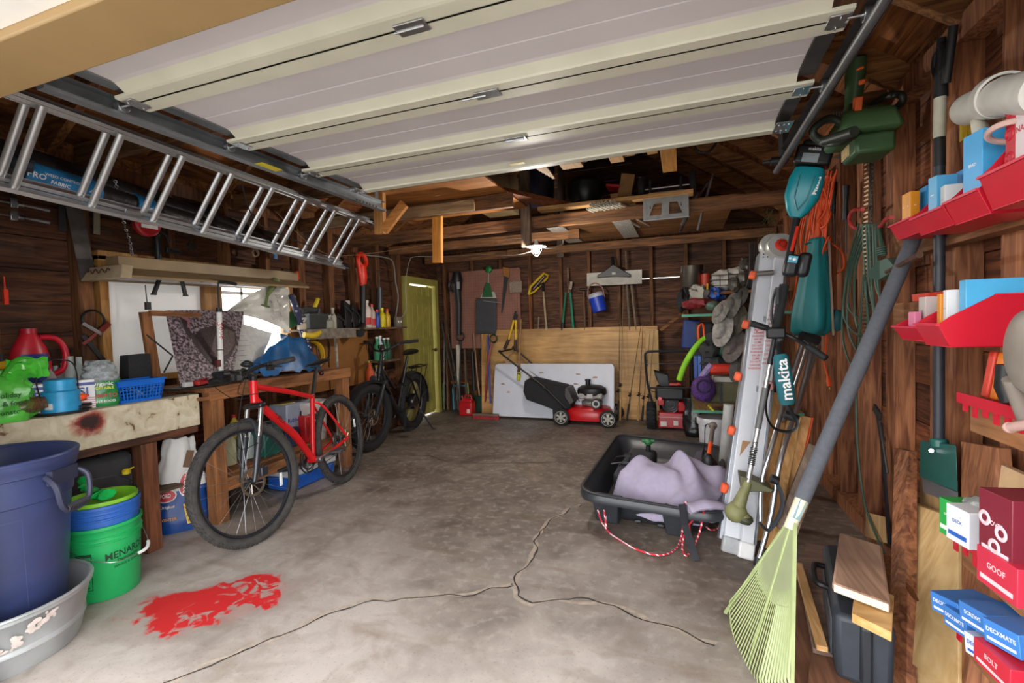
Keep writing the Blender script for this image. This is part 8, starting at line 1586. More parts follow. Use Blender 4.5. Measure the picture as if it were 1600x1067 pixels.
 b = B(); b.lathe(g+V((.035, -.0, -.05)), [(0, 0), (.035, 0), (.045, .02), (.04, .035), (0, .04)], (.2, 0, 1), 20); mk('spool', b, mt('#3f4030', .6), t)
 b = B(); c = P(1180, 756, Y=lo.y+.03); b.prism([P(x, y, Y=lo.y+.02) for x, y in ((1156, 744), (1170, 747), (1208, 765), (1206, 770), (1178, 768), (1160, 770))], V((0, .12, 0))); mk('guard', b, mt('#56563c', .6), t, bevel=.005)
 b = B()
 for k in range(10): b.torus(f(.16+.006*k), d, .0155, .003, 12, 5)
 mk('spring', b, BLK, t)
 b = B(); q = P(1213, 465, Y=f(.72).y-.03); b.tube(catmull([P(1212, 452, Y=q.y), P(1207, 470, Y=q.y), P(1206, 500, Y=q.y), P(1214, 512, Y=q.y)], 5), .007); b.m(mt('#c8241c', .4)); b.obox(P(1214, 462, Y=q.y), (.015, .015, .09)); b.ms[0] = BLK; mk('throttle_cable', b, None, t)
cutter()
# ================= right wall =================
XW = .985
def pw(px, py, X=XW): return P(px, py, X=X)
t = T('crutches', 'pair of bent aluminium tube supports with black straps leaning between cutter and planks', 'crutches', P(1187, 880, Z=0))
ya_, yb_ = 2.78, 3.25
for k, pts in enumerate(([(1256, 530, 3.15), (1234, 600, 3.05), (1205, 700, 2.85), (1190, 755, 2.8), (1188, 815, 2.76)], [(1272, 532, 3.2), (1250, 620, 3.05), (1222, 710, 2.85), (1212, 760, 2.8), (1204, 810, 2.76), (1183, 884, 2.7)], [(1265, 530, 3.3), (1243, 600, 3.2), (1222, 660, 3.1)], [(1280, 535, 3.3), (1262, 590, 3.2), (1243, 650, 3.1)])):
 b = B(); b.tube(catmull([P(x, y, Y=yy) for x, y, yy in pts], 5), .0125 if k < 2 else .01, 12); mk('tube', b, STEEL, t)
b = B(); b.tube([P(1278, 532, Y=3.18), P(1252, 525, Y=3.15)], .03, 12); mk('top_clamp', b, BLK, t)
for a, c in (((1225, 647), (1247, 655)), ((1204, 747), (1216, 752))): b = B(); b.tube([P(*a, Y=2.9 if a[1] < 700 else 2.78), P(*c, Y=2.9 if a[1] < 700 else 2.78)], .025, 10, flat=.9); mk('joint_clamp', b, BLK, t, bevel=.002)
b = B(); b.tube(catmull([P(1187, 817, Y=2.73), P(1200, 828, Y=2.73), P(1212, 815, Y=2.74), P(1221, 796, Y=2.75), P(1222, 775, Y=2.78), P(1212, 750, Y=2.78)], 5), .02, 6, flat=.35); mk('cuff_strap', b, mt('#34383e', .7), t)
b = B(); q = P(1183, 884, Y=2.7); q.z = max(q.z, .0); b.cyl(q+V((0, 0, .0)), q+V((.008, .01, .04)), .018); mk('rubber_tip', b, BLK, t)
def leanboard(lab, p0, p1, y0, y1, w_, th, mat, side=(1, .1, 0), name='leaning_plank'):
 a = P(*p0, Y=y0); c = P(*p1, Y=y1); a.z = max(a.z, .03); b = B(); b.beam(a, c, w_, th, side); return top(name, lab, 'plank', b, mat, bevel=.002)
YEL1 = wood('#b07c44', '#d8ac70', 'z', 4); YEL2 = wood('#a8763c', '#cfa064', 'z', 4)
leanboard('knotty yellow plank behind the crutch tubes, nearest the ladder', (1190, 868), (1218, 615), 2.95, 3.2, .1, .03, YEL2)
leanboard('long yellow plank with a rough lower end behind the crutches', (1200, 872), (1240, 650), 2.86, 3.15, .07, .035, YEL1)
a, c = P(1215, 845, Y=2.93), P(1259, 652, Y=3.18); t = T('leaning_plank', 'yellow plank with a bright orange painted edge, rightmost of the leaning planks', 'plank', a); b = B(); a.z = max(a.z, .03); b.beam(a, c, .05, .04, (1, .1, 0)); mk('plank', b, YEL1, t)
b = B(); b.beam(a+V((.026, -.02, 0)), c+V((.026, -.02, 0)), .005, .045, (1, .1, 0)); mk('orange_edge', b, mt('#d85424', .6, 0, .15, 30), t)
leanboard('grey weathered plank standing behind the rake handle', (1228, 830), (1278, 700), 2.75, 2.95, .1, .03, wood('#5a4a40', '#86705e', 'z', 4))
leanboard('dim brown plank deep behind the crutches', (1205, 800), (1225, 640), 3.3, 3.4, .12, .02, wood('#5a4028', '#7a5a3c', 'z', 4))
for (px, py, lab) in ((1202, 603, 'small pink knob among the crutch tubes, upper'), (1193, 690, 'small pink knob beside the ladder, middle'), (1183, 777, 'small pink knob beside the cutter guard, lowest')):
 p = P(px, py, Y=2.98); b = B(); b.ball(p, (.022, .02, .028), 12, 8); top('pink_cap', lab, 'cap', b, mt('#d8a0a0', .5))
b = B(); b.tube(catmull([P(1275, 790, X=.93), P(1281, 812, X=.93), P(1291, 848, X=.93)], 5), .003, 5); top('red_string', 'thin red string hanging behind the rake handle', 'string', b, mt('#c01c28', .6))
t = T('extension_cord', 'orange extension cord looped in a long bundle beside the teal cutter head', 'extension cord', P(1285, 440, X=.9)); random.seed(4); b = B()
for k in range(28):
 x0 = 1272+random.uniform(-12, 24); x1 = x0+random.uniform(-26, 8); a = P(x0+random.uniform(4, 14), 272+random.uniform(-8, 12), X=.92); c = P(x1, random.uniform(400, 470), X=.90)
 b.tube(catmull([a, a.lerp(c, .3)+V((-.02, random.uniform(-.04, .04), 0)), a.lerp(c, .7)+V((-.03, random.uniform(-.05, .05), 0)), c], 5), .0055, 6)
for k in range(7):
 c = P(1282+random.uniform(-6, 10), 300+k*14, X=.88); b.torus(c, (1, random.uniform(-.6, .6), random.uniform(-.5, .5)), .06+.01*(k % 3), .0055, 20, 6, sx=.7)
b.tube(catmull([P(1300, 380, X=.96), P(1316, 395, X=.97), P(1318, 418, X=.97), P(1306, 428, X=.96)], 6), .0055, 6)
b.tube(catmull([P(1292, 520, X=.93), P(1290, 550, X=.93), P(1288, 565, X=.93), P(1294, 590, X=.93)], 6), .006, 8)
b.tube(catmull([P(1246, 430, X=.86), P(1240, 465, X=.86), P(1232, 480, X=.86)], 6), .006, 8)
mk('cord', b, mt('#e0521e', .5, 0, .06), t)
b = B(); a = P(1294, 588, X=.93); c = P(1296, 604, X=.93); b.tube([a, a.lerp(c, .5), c], [.009, .016, .015], 12); pl = mk('plug', b, ORANGE, t); b = B()
for dy in (-.007, .007): b.cyl(c+V((0, dy, 0)), c+V((0, dy, -.018)), .002)
mk('prongs', b, mt('#d8b060', .3, .9), pl)
tb = P(1277, 372, X=.84); bb = P(1266, 522, X=.80)
t = T('drawstring_bag', 'teal drawstring pouch hanging over the orange cord', 'bag', bb); b = B(); b.rings([[tb.lerp(bb, k)+V((math.sin(q)*dp*(1+.12*math.sin(7*q+1)), math.cos(q)*w_*(1+.10*math.sin(6*q+k*3)), .0+.012*math.sin(5*q)*(k > .9))) for q in (2*math.pi*i/48 for i in range(48))] for k, w_, dp in ((0, .05, .035), (.04, .065, .05), (.1, .06, .045), (.25, .08, .07), (.5, .10, .09), (.8, .12, .11), (.95, .12, .11), (1, .1, .08))])
mk('pouch', b, mt('#1c7c80', .55, 0, .08, 8), t, smooth=60)
b = B(); b.torus(tb.lerp(bb, .05), (0, 0, 1), .07, .005, 24, 6, sx=.5); mk('drawstring', b, mt('#155c60', .6), t)
b = B(); a = P(1295, 372, X=.9); c = P(1302, 524, X=.9); b.beam(a, c, .004, .012, (0, 1, 0)); top('thin_strap', 'thin dull strap hanging straight down right of the teal pouch', 'strap', b, mt('#8a7a6c', .7))
b = B(); c = P(1308, 500, X=.95); b.ball(c, (.04, .04, .07), bump=.2); top('teal_pouch', 'second dark teal pouch mostly hidden behind the drawstring bag', 'pouch', b, mt('#155a5c', .6))
GRN = mt('#41603a', .45, 0, .08, 9)
t = T('hedge_trimmer', 'dark green electric hedge trimmer with orange switches hanging blade-down high on the right wall', 'hedge trimmer', P(1360, 530, X=.9)); X0 = .80
h = lambda x, y, X=X0: P(x, y, X=X)
b = B(); rs = []
for (x, y, rx, ry) in ((1338, 96, .042, .05), (1337, 110, .043, .052), (1335, 140, .038, .045), (1333, 165, .036, .044), (1334, 178, .055, .07)): c = h(x, y); rs.append([c+V((math.sin(q)*rx, math.cos(q)*ry, 0)) for q in (2*math.pi*i/20 for i in range(20))])
b.rings(rs); mk('rear_handle', b, GRN, t)
b = B(); c = h(1338, 93); b.lathe(c, [(.024, .006), (.036, .006), (.036, 0), (.024, 0)], n=20, sy=1.2); b.lathe(c, [(0, .0012), (.025, .0012)], n=20, sy=1.2); mk('handle_socket', b, mt('#16201a', .6), t)
b = B(); c = h(1345, 204); rs = []
for dz, hx, hy in ((.08, .06, .08), (.05, .10, .13), (-.03, .12, .15), (-.055, .11, .14)): rs.append([c+V((sx_*hx, sy_*hy, dz)) for sx_, sy_ in ((-1, -1), (1, -1), (1, 1), (-1, 1))])
b.rings(rs); mk('motor_housing', b, GRN, t, bevel=.02)
b = B(); c = h(1356, 232); b.obox(c, (.15, .19, .085)); lo = mk('gear_housing', b, mt('#33502f', .45), t, bevel=.014); b = B(); b.obox(c+V((-.0765, .04, -.0)), (.003, .10, .05)); b.m(mt('#5a4a2c', .6)); b.obox(c+V((-.0785, .045, 0)), (.002, .07, .03)); b.ms[0] = mt('#c8b07c', .5); mk('label', b, None, lo)
for (x, y, s_) in ((1344, 107, (.02, .05, .012)), (1347, 128, (.02, .035, .02)), (1340, 163, (.03, .04, .06))): b = B(); b.obox(h(x, y, .755), s_, (.3, 0, 0)); mk('switch', b, mt('#d85a1c', .45), t, bevel=.005)
b = B(); b.tube(catmull([h(1330, 205, .74), h(1300, 185, .66), h(1278, 195, .60), h(1270, 208, .58), h(1285, 222, .62), h(1312, 222, .66), h(1340, 208, .74)], 6), .017, 10); b.tube([h(1288, 220, .60), h(1335, 205, .66)], .02, 10); mk('front_handle', b, mt('#20281f', .5), t)
b = B(); b.tube(catmull([h(1360, 165, .86), h(1385, 150, .9), h(1406, 148, .92), h(1410, 158, .93), h(1396, 172, .92), h(1378, 178, .88)], 6), .016, 10); mk('loop_handle', b, mt('#1f241c', .5), t)
b = B(); c = h(1318, 240); b.prism([h(1300, 246), h(1335, 230), h(1345, 250), h(1318, 250)], V((.07, .05, 0))); mk('shield', b, mt('#3a3c2c', .5), t)
b = B()
for k in range(5): b.obox(h(1304+k*4, 183, .715), (.004, .012, .05))
mk('vents', b, mt('#16201a', .6), t)
a, c = P(1362, 250, X=.9), P(1357, 525, X=.93); b = B(); b.beam(a, c, .006, .05, (1, 0, 0)); bl_ = mk('blade_bar', b, mt('#4c4238', .5, .5, .25), t)
b = B(); d = (c-a).normalized(); L_ = (c-a).length; n = int(L_/.022); pv = V((0, 1, 0)); pv = (pv-d*pv.dot(d)).normalized()
for k in range(n):
 q = a+d*(k+.5)*.022
 for s_ in (-1, 1):
  r_ = q+pv*s_*.024; b.prism([r_-d*.006, r_+d*.006, r_+pv*s_*.028+d*.008+V((-.01, 0, 0)), r_+pv*s_*.028+d*.003+V((-.01, 0, 0))], V((-.005, 0, 0)))
o = mk('cutting_teeth', b, mt('#8a7258', .45, .6, .25), bl_)
for k, (px, py, lab) in enumerate(((1303, 285, 'black clamp handle behind the orange cord, left'), (1322, 290, 'black clamp handle under the hedge trimmer, right'))):
 a = pw(px, py, .93); b = B(); b.tube([a, a+V((0, .01, -.1)), a+V((0, .02, -.2))], [.02, .014, .016], 10); b.tube([a+V((0, 0, -.2)), a+V((0, 0, -.4))], .004); top('hand_clamp', lab, 'clamp', b, BLK)
for (x0, x1, lab, fl) in ((1328, 1350, 'red vinyl-coated hook, left of the pair holding the green cord', 1), (1368, 1392, 'red vinyl-coated hook, right of the pair holding the green cord', -1)):
 a = P(1358, 352, X=.97); pts = [P(1350, 356, X=.93), P(1334, 356, X=.90), P(1327, 342, X=.87), P(1333, 329, X=.85), P(1348, 327, X=.83)] if fl > 0 else [P(1356, 358, X=.93), P(1374, 354, X=.90), P(1384, 343, X=.87), P(1393, 340, X=.85)]
 b = B(); b.tube(catmull(pts, 6), .009, 10); top('utility_hook', lab, 'hook', b, mt('#b8383a', .4))
t = T('outdoor_extension_cord', 'dark green outdoor extension cord hung in loops from the red hooks', 'extension cord', P(1350, 530, X=.9)); GC_ = mt('#3c5648', .5, 0, .1); b = B()
for k, (dx, bot, sp) in enumerate(((0, 525, 16), (4, 560, 12), (10, 500, 20), (-6, 585, 10), (14, 540, 8))):
 b.tube(catmull([P(1348+dx, 350, X=.90), P(1330+dx*.6-sp*.2, 420, X=.92), P(1328+dx-sp*.6, (420+bot)/2+20, X=.93), P(1345+dx, bot, X=.93), P(1362+dx+sp*.2, bot-25, X=.92), P(1358+dx, 440, X=.91), P(1354+dx, 350, X=.90)], 7), .006, 6)
b.tube(catmull([P(1350, 430, X=.9), P(1343, 520, X=.93), P(1338, 600, X=.95), P(1340, 700, X=.95), P(1352, 790, X=.95), P(1382, 865, X=.94)], 7), .006, 6)
b.tube(catmull([P(1372, 352, X=.9), P(1376, 375, X=.89), P(1380, 395, X=.88)], 6), .009, 8)
mk('cord', b, GC_, t)
b = B(); a = P(1378, 388, X=.88);
for k in range(4): b.torus(a+V((0, 0, -.01*k)), (0, .2, 1), .017, .004, 14, 6)
b.prism([P(1370, 408, X=.86), P(1386, 403, X=.86), P(1400, 420, X=.86), P(1372, 438, X=.86), P(1352, 432, X=.86)], V((.04, 0, 0))); mk('plug_head', b, mt('#4a665a', .5), t, bevel=.006)
b = B(); b.tube([P(1385, 425, X=.84), P(1410, 412, X=.82), P(1437, 398, X=.80)], [.008, .009, .012], 8); top('rusty_bolt', 'long rusty bolt poking from the right wall by the rake handle', 'bolt', b, RUST)
def rake():
 tp = P(1428, 372, X=.90); cn = P(1238, 815, Y=2.02); t = T('leaf_rake', 'large pale green plastic leaf rake with a grey foam handle leaning on the right wall', 'rake', V((cn.x-.1, cn.y-.2, 0)))
 d = (cn-tp).normalized(); f0 = cn-d*.07
 b = B(); b.tube([tp, tp.lerp(f0, .5), f0-d*.02], [.027, .0285, .0285], 20); mk('foam_handle', b, mt('#565960', .85, 0, .1, 60, .15), t)
 b = B(); b.tube([f0-d*.06, cn+d*.03], [.025, .021], 18); cf = mk('socket', b, mt('#d8d4b8', .4), t)
 b = B(); s0 = d.cross(V((0, -1, 0))).normalized(); fq = lambda x, y: f0-d*(-.0)+d*(.02)+s0*-y*1.0+d*x*-1+V((0, -.0245, 0)); quad_on(b, lambda x, y: f0+d*(.0+x)+s0*y+V((0, -math.sqrt(max(0, .026**2-y*y)), 0)), -.03, .05, -.012, .012, 3); mk('sticker', b, mt('#7a9aa0', .4), cf)
 RG = mt('#a3b07a', .4, 0, .05, 8);
 mid = V((.215, 1.92, .0))
 cdir = (mid-cn).normalized(); L0 = .60
 lat = V((.22, -.97, 0)); lat = (lat-cdir*lat.dot(cdir)).normalized(); nrm = lat.cross(cdir)
 if nrm.x > 0: nrm = -nrm
 N_ = 30; ang = R_(28)
 b = B()
 for k in range(N_):
  s = (k/(N_-1))*2-1; a = s*ang; dr = cdir*math.cos(a)+lat*math.sin(a); st = cn+lat*s*.02
  L_ = L0*(1-.10*s*s); w0, w1 = .003, .0045
  pts = [st+dr*L_*.42, st+dr*L_*.7+nrm*.004, st+dr*L_*.93+nrm*.012, st+dr*L_+nrm*-.004, st+dr*(L_+.004)+nrm*-.03]
  b.tube(pts, [w0, w1, w1, w1, .003], 5, flat=.6)
 mk('tines', b, RG, t)
 b = B(); n = 20; upv = []; lo = []
 for k in range(n+1):
  s = (k/n)*2-1; a = s*ang; dr = cdir*math.cos(a)+lat*math.sin(a); st = cn+lat*s*.02; upv.append(st-cdir*.0); lo.append(st+dr*L0*(.50-.05*s*s))
 va = [b.bm.verts.new(p+nrm*.002) for p in upv]; vb = [b.bm.verts.new(p+nrm*.002) for p in lo]; vc = [b.bm.verts.new(p-nrm*.002) for p in upv]; vd = [b.bm.verts.new(p-nrm*.002) for p in lo]
 for k in range(n): b.f([va[k], va[k+1], vb[k+1], vb[k]]); b.f([vc[k+1], vc[k], vd[k], vd[k+1]]); b.f([vb[k], vb[k+1], vd[k+1], vd[k]]); b.f([va[k+1], va[k], vc[k], vc[k+1]])
 b.f([va[0], vb[0], vd[0], vc[0]]); b.f([vb[-1], va[-1], vc[-1], vd[-1]]); mk('fan_web', b, mt('#9aa27c', .45, 0, .08, 8), t)
 b = B()
 for s in (-1, 0, 1): a = s*ang; dr = cdir*math.cos(a)+lat*math.sin(a); b.beam(cn+lat*s*.02, cn+lat*s*.02+dr*L0*.96, .008, .012, lat)
 b.tube([cn+cdir*L0*.5*math.cos(a)+0*lat+(lat*math.sin(a)*L0*.5)-(cdir*0) for a in (R_(-27+4.5*i) for i in range(13))], .004, 6)
 mk('ribs', b, mt('#acba84', .4), t)
rake()
t = T('ice_scraper', 'long black pole with a green and grey scraper head upside down on the right wall', 'ice scraper', P(1467, 790, X=.92)); X1 = .91
b = B(); b.cyl(P(1468, 245, X=X1), P(1467, 692, X=X1), .0175, n=18); mk('pole', b, mt('#2c3038', .5), t)
b = B(); b.cyl(P(1469, 150, X=X1), P(1468, 215, X=X1), .019, n=18); mk('white_sleeve', b, mt('#b8b4a0', .5), t)
b = B(); b.tube([P(1468, 212, X=X1), P(1468, 260, X=X1)], .018, 16); b.tube([P(1471, 60, X=X1), P(1470, 152, X=X1)], [.014, .022], 12); b.torus(P(1470, 95, X=X1), (1, 0, 0), .05, .014, 20, 8, sx=.8); b.tube([P(1490, 40, X=X1), P(1478, 130, X=X1)], .014, 10); mk('grip', b, mt('#1a1a1c', .6), t)
b = B(); b.cyl(P(1467, 685, X=X1), P(1468, 700, X=X1), .028); b.hexa([P(1437, 745, X=.90), P(1497, 770, X=.90), P(1497, 770, X=.93), P(1437, 745, X=.93), P(1438, 688, X=.90), P(1494, 695, X=.90), P(1494, 695, X=.93), P(1438, 688, X=.93)]); mk('scraper_head', b, mt('#1c5a54', .4), t, bevel=.006)
b = B(); b.hexa([P(1442, 768, X=.91), P(1497, 792, X=.91), P(1497, 792, X=.915), P(1442, 768, X=.915), P(1441, 745, X=.91), P(1497, 768, X=.91), P(1497, 768, X=.915), P(1441, 745, X=.915)]); mk('blade', b, mt('#8a8c94', .3, .6), t)
b = B(); b.cyl(P(1455, 704, X=.895), P(1455, 704, X=.89), .008); mk('rivet', b, STEEL, t)
b = B(); b.beam(P(1370, 640, X=.94), P(1386, 740, X=.94), .01, .03, (1, 0, 0)); b.beam(P(1366, 636, X=.94), P(1376, 652, X=.94), .012, .04, (1, 0, 0)); top('pry_bar', 'dark flat pry bar standing against the right wall studs', 'pry bar', b, mt('#4a4644', .4, .6, .2), bevel=.002)
b = B(); b.beam(P(1376, 660, X=.95), P(1390, 850, X=.95), .012, .022, (1, 0, 0)); top('steel_bar', 'long dark steel bar leaning beside the green cord', 'bar', b, mt('#37353a', .4, .6, .2))
RB = mt('#c4182e', .35, 0, .06, 8)
def bin_(px0, px1, py, Xf, depth, h, lab, grp, zoff=0, tilt=.02):
 a = P(px0, py[0], X=Xf); c = P(px1, py[1], X=Xf); y0, y1 = sorted((a.y, c.y)); z = (a.z+c.z)/2+zoff; xb = Xf+depth
 t = T('parts_bin', lab, 'bin', ((Xf+xb)/2, (y0+y1)/2, z), grp); th = .003
 b = B(); b.box(Xf+.01, xb, y0, y1, z, z+th); b.box(xb-th, xb, y0, y1, z, z+h)
 b.hexa([(Xf+.012, y0+.002, z), (Xf+.012, y1-.002, z), (Xf+.012+th, y1-.002, z), (Xf+.012+th, y0+.002, z), (Xf-.018, y0, z+h*.45), (Xf-.018, y1, z+h*.45), (Xf-.018+th, y1, z+h*.45), (Xf-.018+th, y0, z+h*.45)])
 for y in (y0, y1-th): b.prism([(Xf+.012, y, z), (xb, y, z), (xb, y, z+h), (Xf+depth*.42, y, z+h), (Xf+.01, y, z+h*.6), (Xf-.018, y, z+h*.45)], (0, th, 0))
 mk('shell', b, RB, t, bevel=.001)
 b = B(); b.box(Xf-.023, Xf-.013, y0-.001, y1+.001, z+h*.45-.004, z+h*.45+.003); b.beam((Xf+depth*.42, y0, z+h), (xb, y0, z+h), .008, .004, (0, 1, 0)); mk('rim', b, mt('#d03048', .35), t)
 return y0, y1, z, xb
def sbox(c, sz, rz, col, lab, name='hardware_box', word=None, tc='#e8e8ea', grp=None, rx=0):
 t = T(name, lab, 'box', c, grp, rot=(rx, 0, rz)); sx_, sy_, s2 = sz; b = B(); b.obox((0, 0, s2/2), sz); mk('carton', b, mt(col, .4, 0, .05), t, bevel=.0015)
 if word:
  b = B(); q = min(sy_*.16, s2*.3); b.text(word, q, lambda x, y: V((-sx_/2-.0006, -x, s2*.6+y))); b.obox((-sx_/2-.0004, 0, s2*.22), (.001, sy_*.8, s2*.12)); b.text(word, min(q, sx_*.18), lambda x, y: V((x, -sy_/2-.0006, s2*.6+y))); mk('printing', b, mt(tc, .5), t)
 return t
G1, G2 = 'boxes in the top row of red bins', 'boxes in the second row of red bins'
r1 = [bin_(1398, 1432, (374, 366), .80, .14, .125, 'small red bin, first at the far end of the top row', 'red parts bins on the right wall'), bin_(1433, 1484, (366, 356), .79, .15, .135, 'red bin second from the far end of the top row', 'red parts bins on the right wall'), bin_(1486, 1540, (352, 336), .78, .16, .155, 'red bin third from the far end of the top row', 'red parts bins on the right wall'), bin_(1542, 1640, (330, 296), .77, .17, .20, 'large red bin nearest the camera in the top row', 'red parts bins on the right wall')]
b = B(); a = P(1400, 372, X=.93); c = P(1640, 300, X=.93); b.box(.935, 1.0, c.y-.05, a.y+.05, r1[0][2]-.04, r1[0][2]+.11); top('bin_rail', 'wooden strip carrying the top row of red bins', 'rail', b, wood('#6e4428', '#9a6a42', 'y'))
y0, y1, z, xb = r1[0]; m_ = (y0+y1)/2
sbox(V((.82, m_+.025, z+.035)), (.03, .03, .13), .1, '#e0962c', 'slim orange and white box in the far small red bin, left', 'hardware_box', 'PIN', '#f0f0f0', G1); sbox(V((.82, m_-.01, z+.035)), (.03, .03, .13), .1, '#d88c24', 'slim orange and white box in the far small red bin, right', 'hardware_box', 'PIN', '#f0f0f0', G1)
sbox(V((.87, m_-.0, z+.03)), (.03, .06, .15), .0, '#2c8cc8', 'bright blue box standing behind the two orange boxes', 'hardware_box', None, '#fff', G1)
y0, y1, z, xb = r1[1]; m_ = (y0+y1)/2; sbox(V((.83, m_+.03, z+.03)), (.06, .045, .155), .12, '#58a8d4', 'pale blue and white printed box in the second red bin', 'hardware_box', 'STRIP', '#f0f0f0', G1); sbox(V((.83, m_-.03, z+.03)), (.05, .035, .11), -.1, '#d8dcdc', 'small white packet in the second red bin', 'hardware_box', 'BITS', '#888888', G1); sbox(V((.90, m_, z+.01)), (.04, .13, .19), 0, '#3a9cdc', 'wide bright blue box at the back of the second red bin', 'hardware_box', None, '#fff', G1)
y0, y1, z, xb = r1[2]; m_ = (y0+y1)/2; sbox(V((.85, m_+.015, z+.02)), (.11, .08, .23), .1, '#4aa8e0', 'tall sky blue box with a white edge in the third red bin', 'hardware_box', 'BRAD', '#f0f0f0', G1)
y0, y1, z, xb = r1[3]; m_ = (y0+y1)/2; WBX = sbox(V((.87, y1-.085, z+.006)), (.14, .13, .3), .0, '#e4d8da', 'large white and red box with round marks in the biggest red bin', 'hardware_box', 'NAILS', '#c83040', G1)
b = B();
for k in range(3): b.torus((-.0715, .05, .12+.06*k), (1, 0, 0), .013, .004, 16)
b.box(-.072, -.0702, .03, .065, .06, .3); mk('label_strip', b, mt('#c02838', .4), WBX, org=None)
p = P(1560, 165, X=.86); t = T('drain_fitting', 'big white PVC elbow fitting lying above the near red bin', 'pipe fitting', p); b = B(); b.tube([P(1515, 170, X=.88), P(1570, 150, X=.84), P(1640, 140, X=.80)], [.05, .052, .052], 28); b.lathe(P(1560, 150, X=.85), [(.053, -.02), (.06, -.02), (.06, .03), (.053, .03)], (P(1640, 140, X=.8)-P(1515, 170, X=.88)), 28); mk('pipe', b, mt('#d0cec4', .35), t)
b = B(); b.torus(P(1535, 225, X=.86), (1, -.5, .1), .062, .012, 30, 10, flat=2); top('drain_ring', 'white PVC ring leaning below the white elbow fitting', 'pipe ring', b, mt('#d4cec0', .35))
b = B(); b.torus(P(1585, 205, X=.82), (.2, .2, 1), .05, .008, 24, 8); top('clear_ring', 'pinkish plastic ring on top of the large white box', 'ring', b, mt('#d8b4ac', .3))
a = P(1508, 205, X=.97); b = B(); b.beam(a+V((0, 0, -.03)), a+V((0, 0, .04)), .01, .05, (1, 0, 0)); top('yellow_tag', 'yellow striped tag on the stud above the second red bin', 'tag', b, mt('#b89420', .6))
r2 = [bin_(1404, 1440, (530, 535), .74, .24, .11, 'small red bin at the far end of the middle row', 'red parts bins on the right wall', 0), bin_(1440, 1477, (539, 543), .72, .27, .15, 'deep red bin with its slanted side showing in the middle row', 'red parts bins on the right wall', 0)]
b = B(); a = P(1400, 480, X=.95); c = P(1620, 470, X=.95); b.box(.955, 1.0, c.y-.05, a.y+.05, r2[1][2]+.02, r2[1][2]+.15); top('bin_rail', 'wooden strip carrying the middle row of red bins', 'rail', b, wood('#6e4428', '#9a6a42', 'y'))
y0, y1, z, xb = r2[0]; m_ = (y0+y1)/2; sbox(V((.84, m_, z+.03)), (.13, .05, .12), .0, '#c4b8b4', 'clear packet of small parts in the far bin of the middle row', 'hardware_box', 'PARTS', '#b09090', G2); sbox(V((.755, m_, z+.02)), (.02, .04, .08), .1, '#d87a9c', 'pink little packet in the far bin of the middle row', 'hardware_box', None, '#fff', G2)
y0, y1, z, xb = r2[1]; sbox(V((.76, y1-.045, z+.03)), (.03, .02, .13), .0, '#dc8c28', 'slim orange box at the front of the deep red bin', 'hardware_box', 'PIN', '#f4f4f4', G2); sbox(V((.80, y1-.07, z+.03)), (.10, .02, .14), .0, '#dadada', 'slim white box behind the orange one in the deep red bin', 'hardware_box', 'STAPLES', '#a02020', G2); sbox(V((.86, y0+.025, z+.03)), (.18, .035, .165), .0, '#4cacdc', 'long sky blue box standing in the deep red bin', 'hardware_box', None, '#fff', G2)
a = P(1385, 395, X=.9); b = B(); c = V((.88, r2[0][1]-.05, r2[0][2]+.165)); b.obox(c, (.2, .1, .015), (0, -.1, .1)); b.m(WHT); b.obox(c+V((0, .01, -.013)), (.19, .1, .01), (0, -.1, .15)); b.ms[0] = mt('#c03a28', .5); top('sandpaper_stack', 'red and white flat packs lying across the far end of the middle bins', 'pack', b)
def tray(px0, px1, py, Xf, lab, h=.05, dep=.15):
 a = P(px0, py[0], X=Xf); c = P(px1, py[1], X=Xf); y0, y1 = sorted((a.y, c.y)); z = a.z; t = T('tool_tray', lab, 'tray', ((Xf+1)/2, (y0+y1)/2, z)); b = B(); b.box(Xf, 1.0, y0, y1, z-.004, z); b.box(Xf-.004, Xf, y0, y1, z-.012, z+.02); mk('ledge', b, RB, t)
 b = B(); n = int((y1-y0)/.05)
 for k in range(n): b.box(Xf-.005, Xf+.0, y0+.05*k+.01, y0+.05*k+.03, z-.012-.02-.01*(k % 2), z-.012)
 mk('tabs', b, RB, t)
 b = B(); b.box(Xf+.03, 1.0, y0, y1, z-.10, z-.008); mk('backing_board', b, wood('#8a5a34', '#b07c50', 'y'), t); return y0, y1, z
y0, y1, z = tray(1497, 1680, (622, 640), .80, 'red slotted tray holding orange-handled tools under the middle bins')
for k, (col, lab) in enumerate((('#d0402c', 'red file handle in the slotted tray, farthest'), ('#e07a1c', 'bright orange tool handle in the slotted tray'), ('#c84a34', 'red-orange long tool handle in the slotted tray, third'), ('#8a8c90', 'grey metal rule among the orange handles'))):
 yy = y1-.03-.045*k; b = B(); b.obox((.88, yy, z+.075), (.05, .03 if k < 3 else .008, .14), (0, .15, 0)); top('orange_tool', lab, 'tool', b, mt(col, .45), 'tools in the red slotted tray', bevel=.006)
p = P(1580, 560, X=.76); b = B(); b.ball(p+V((0, -.06, .02)), (.02, .085, .10), 24, 12); b.m(BLK); b.tube([p+V((.0, .0, -.05)), p+V((.03, .02, -.12)), p+V((.05, .03, -.17))], .018, 10); b.ms[0] = mt('#8a8278', .45, .1, .1); top('sanding_mouse', 'grey rounded sander with a black neck over the slotted tray at the right edge', 'sander', b)
for k in range(2): p = P(1572+22*k, 605+3*k, X=.80); b = B(); b.tube([p+V((0, 0, .06)), p, p+V((0, -.01, -.04))], [.02, .024, .015], 10); top('black_clamp', ['black spring clamp in the slotted tray, left one', 'black spring clamp in the slotted tray at the photo edge'][k], 'clamp', b, BLK)
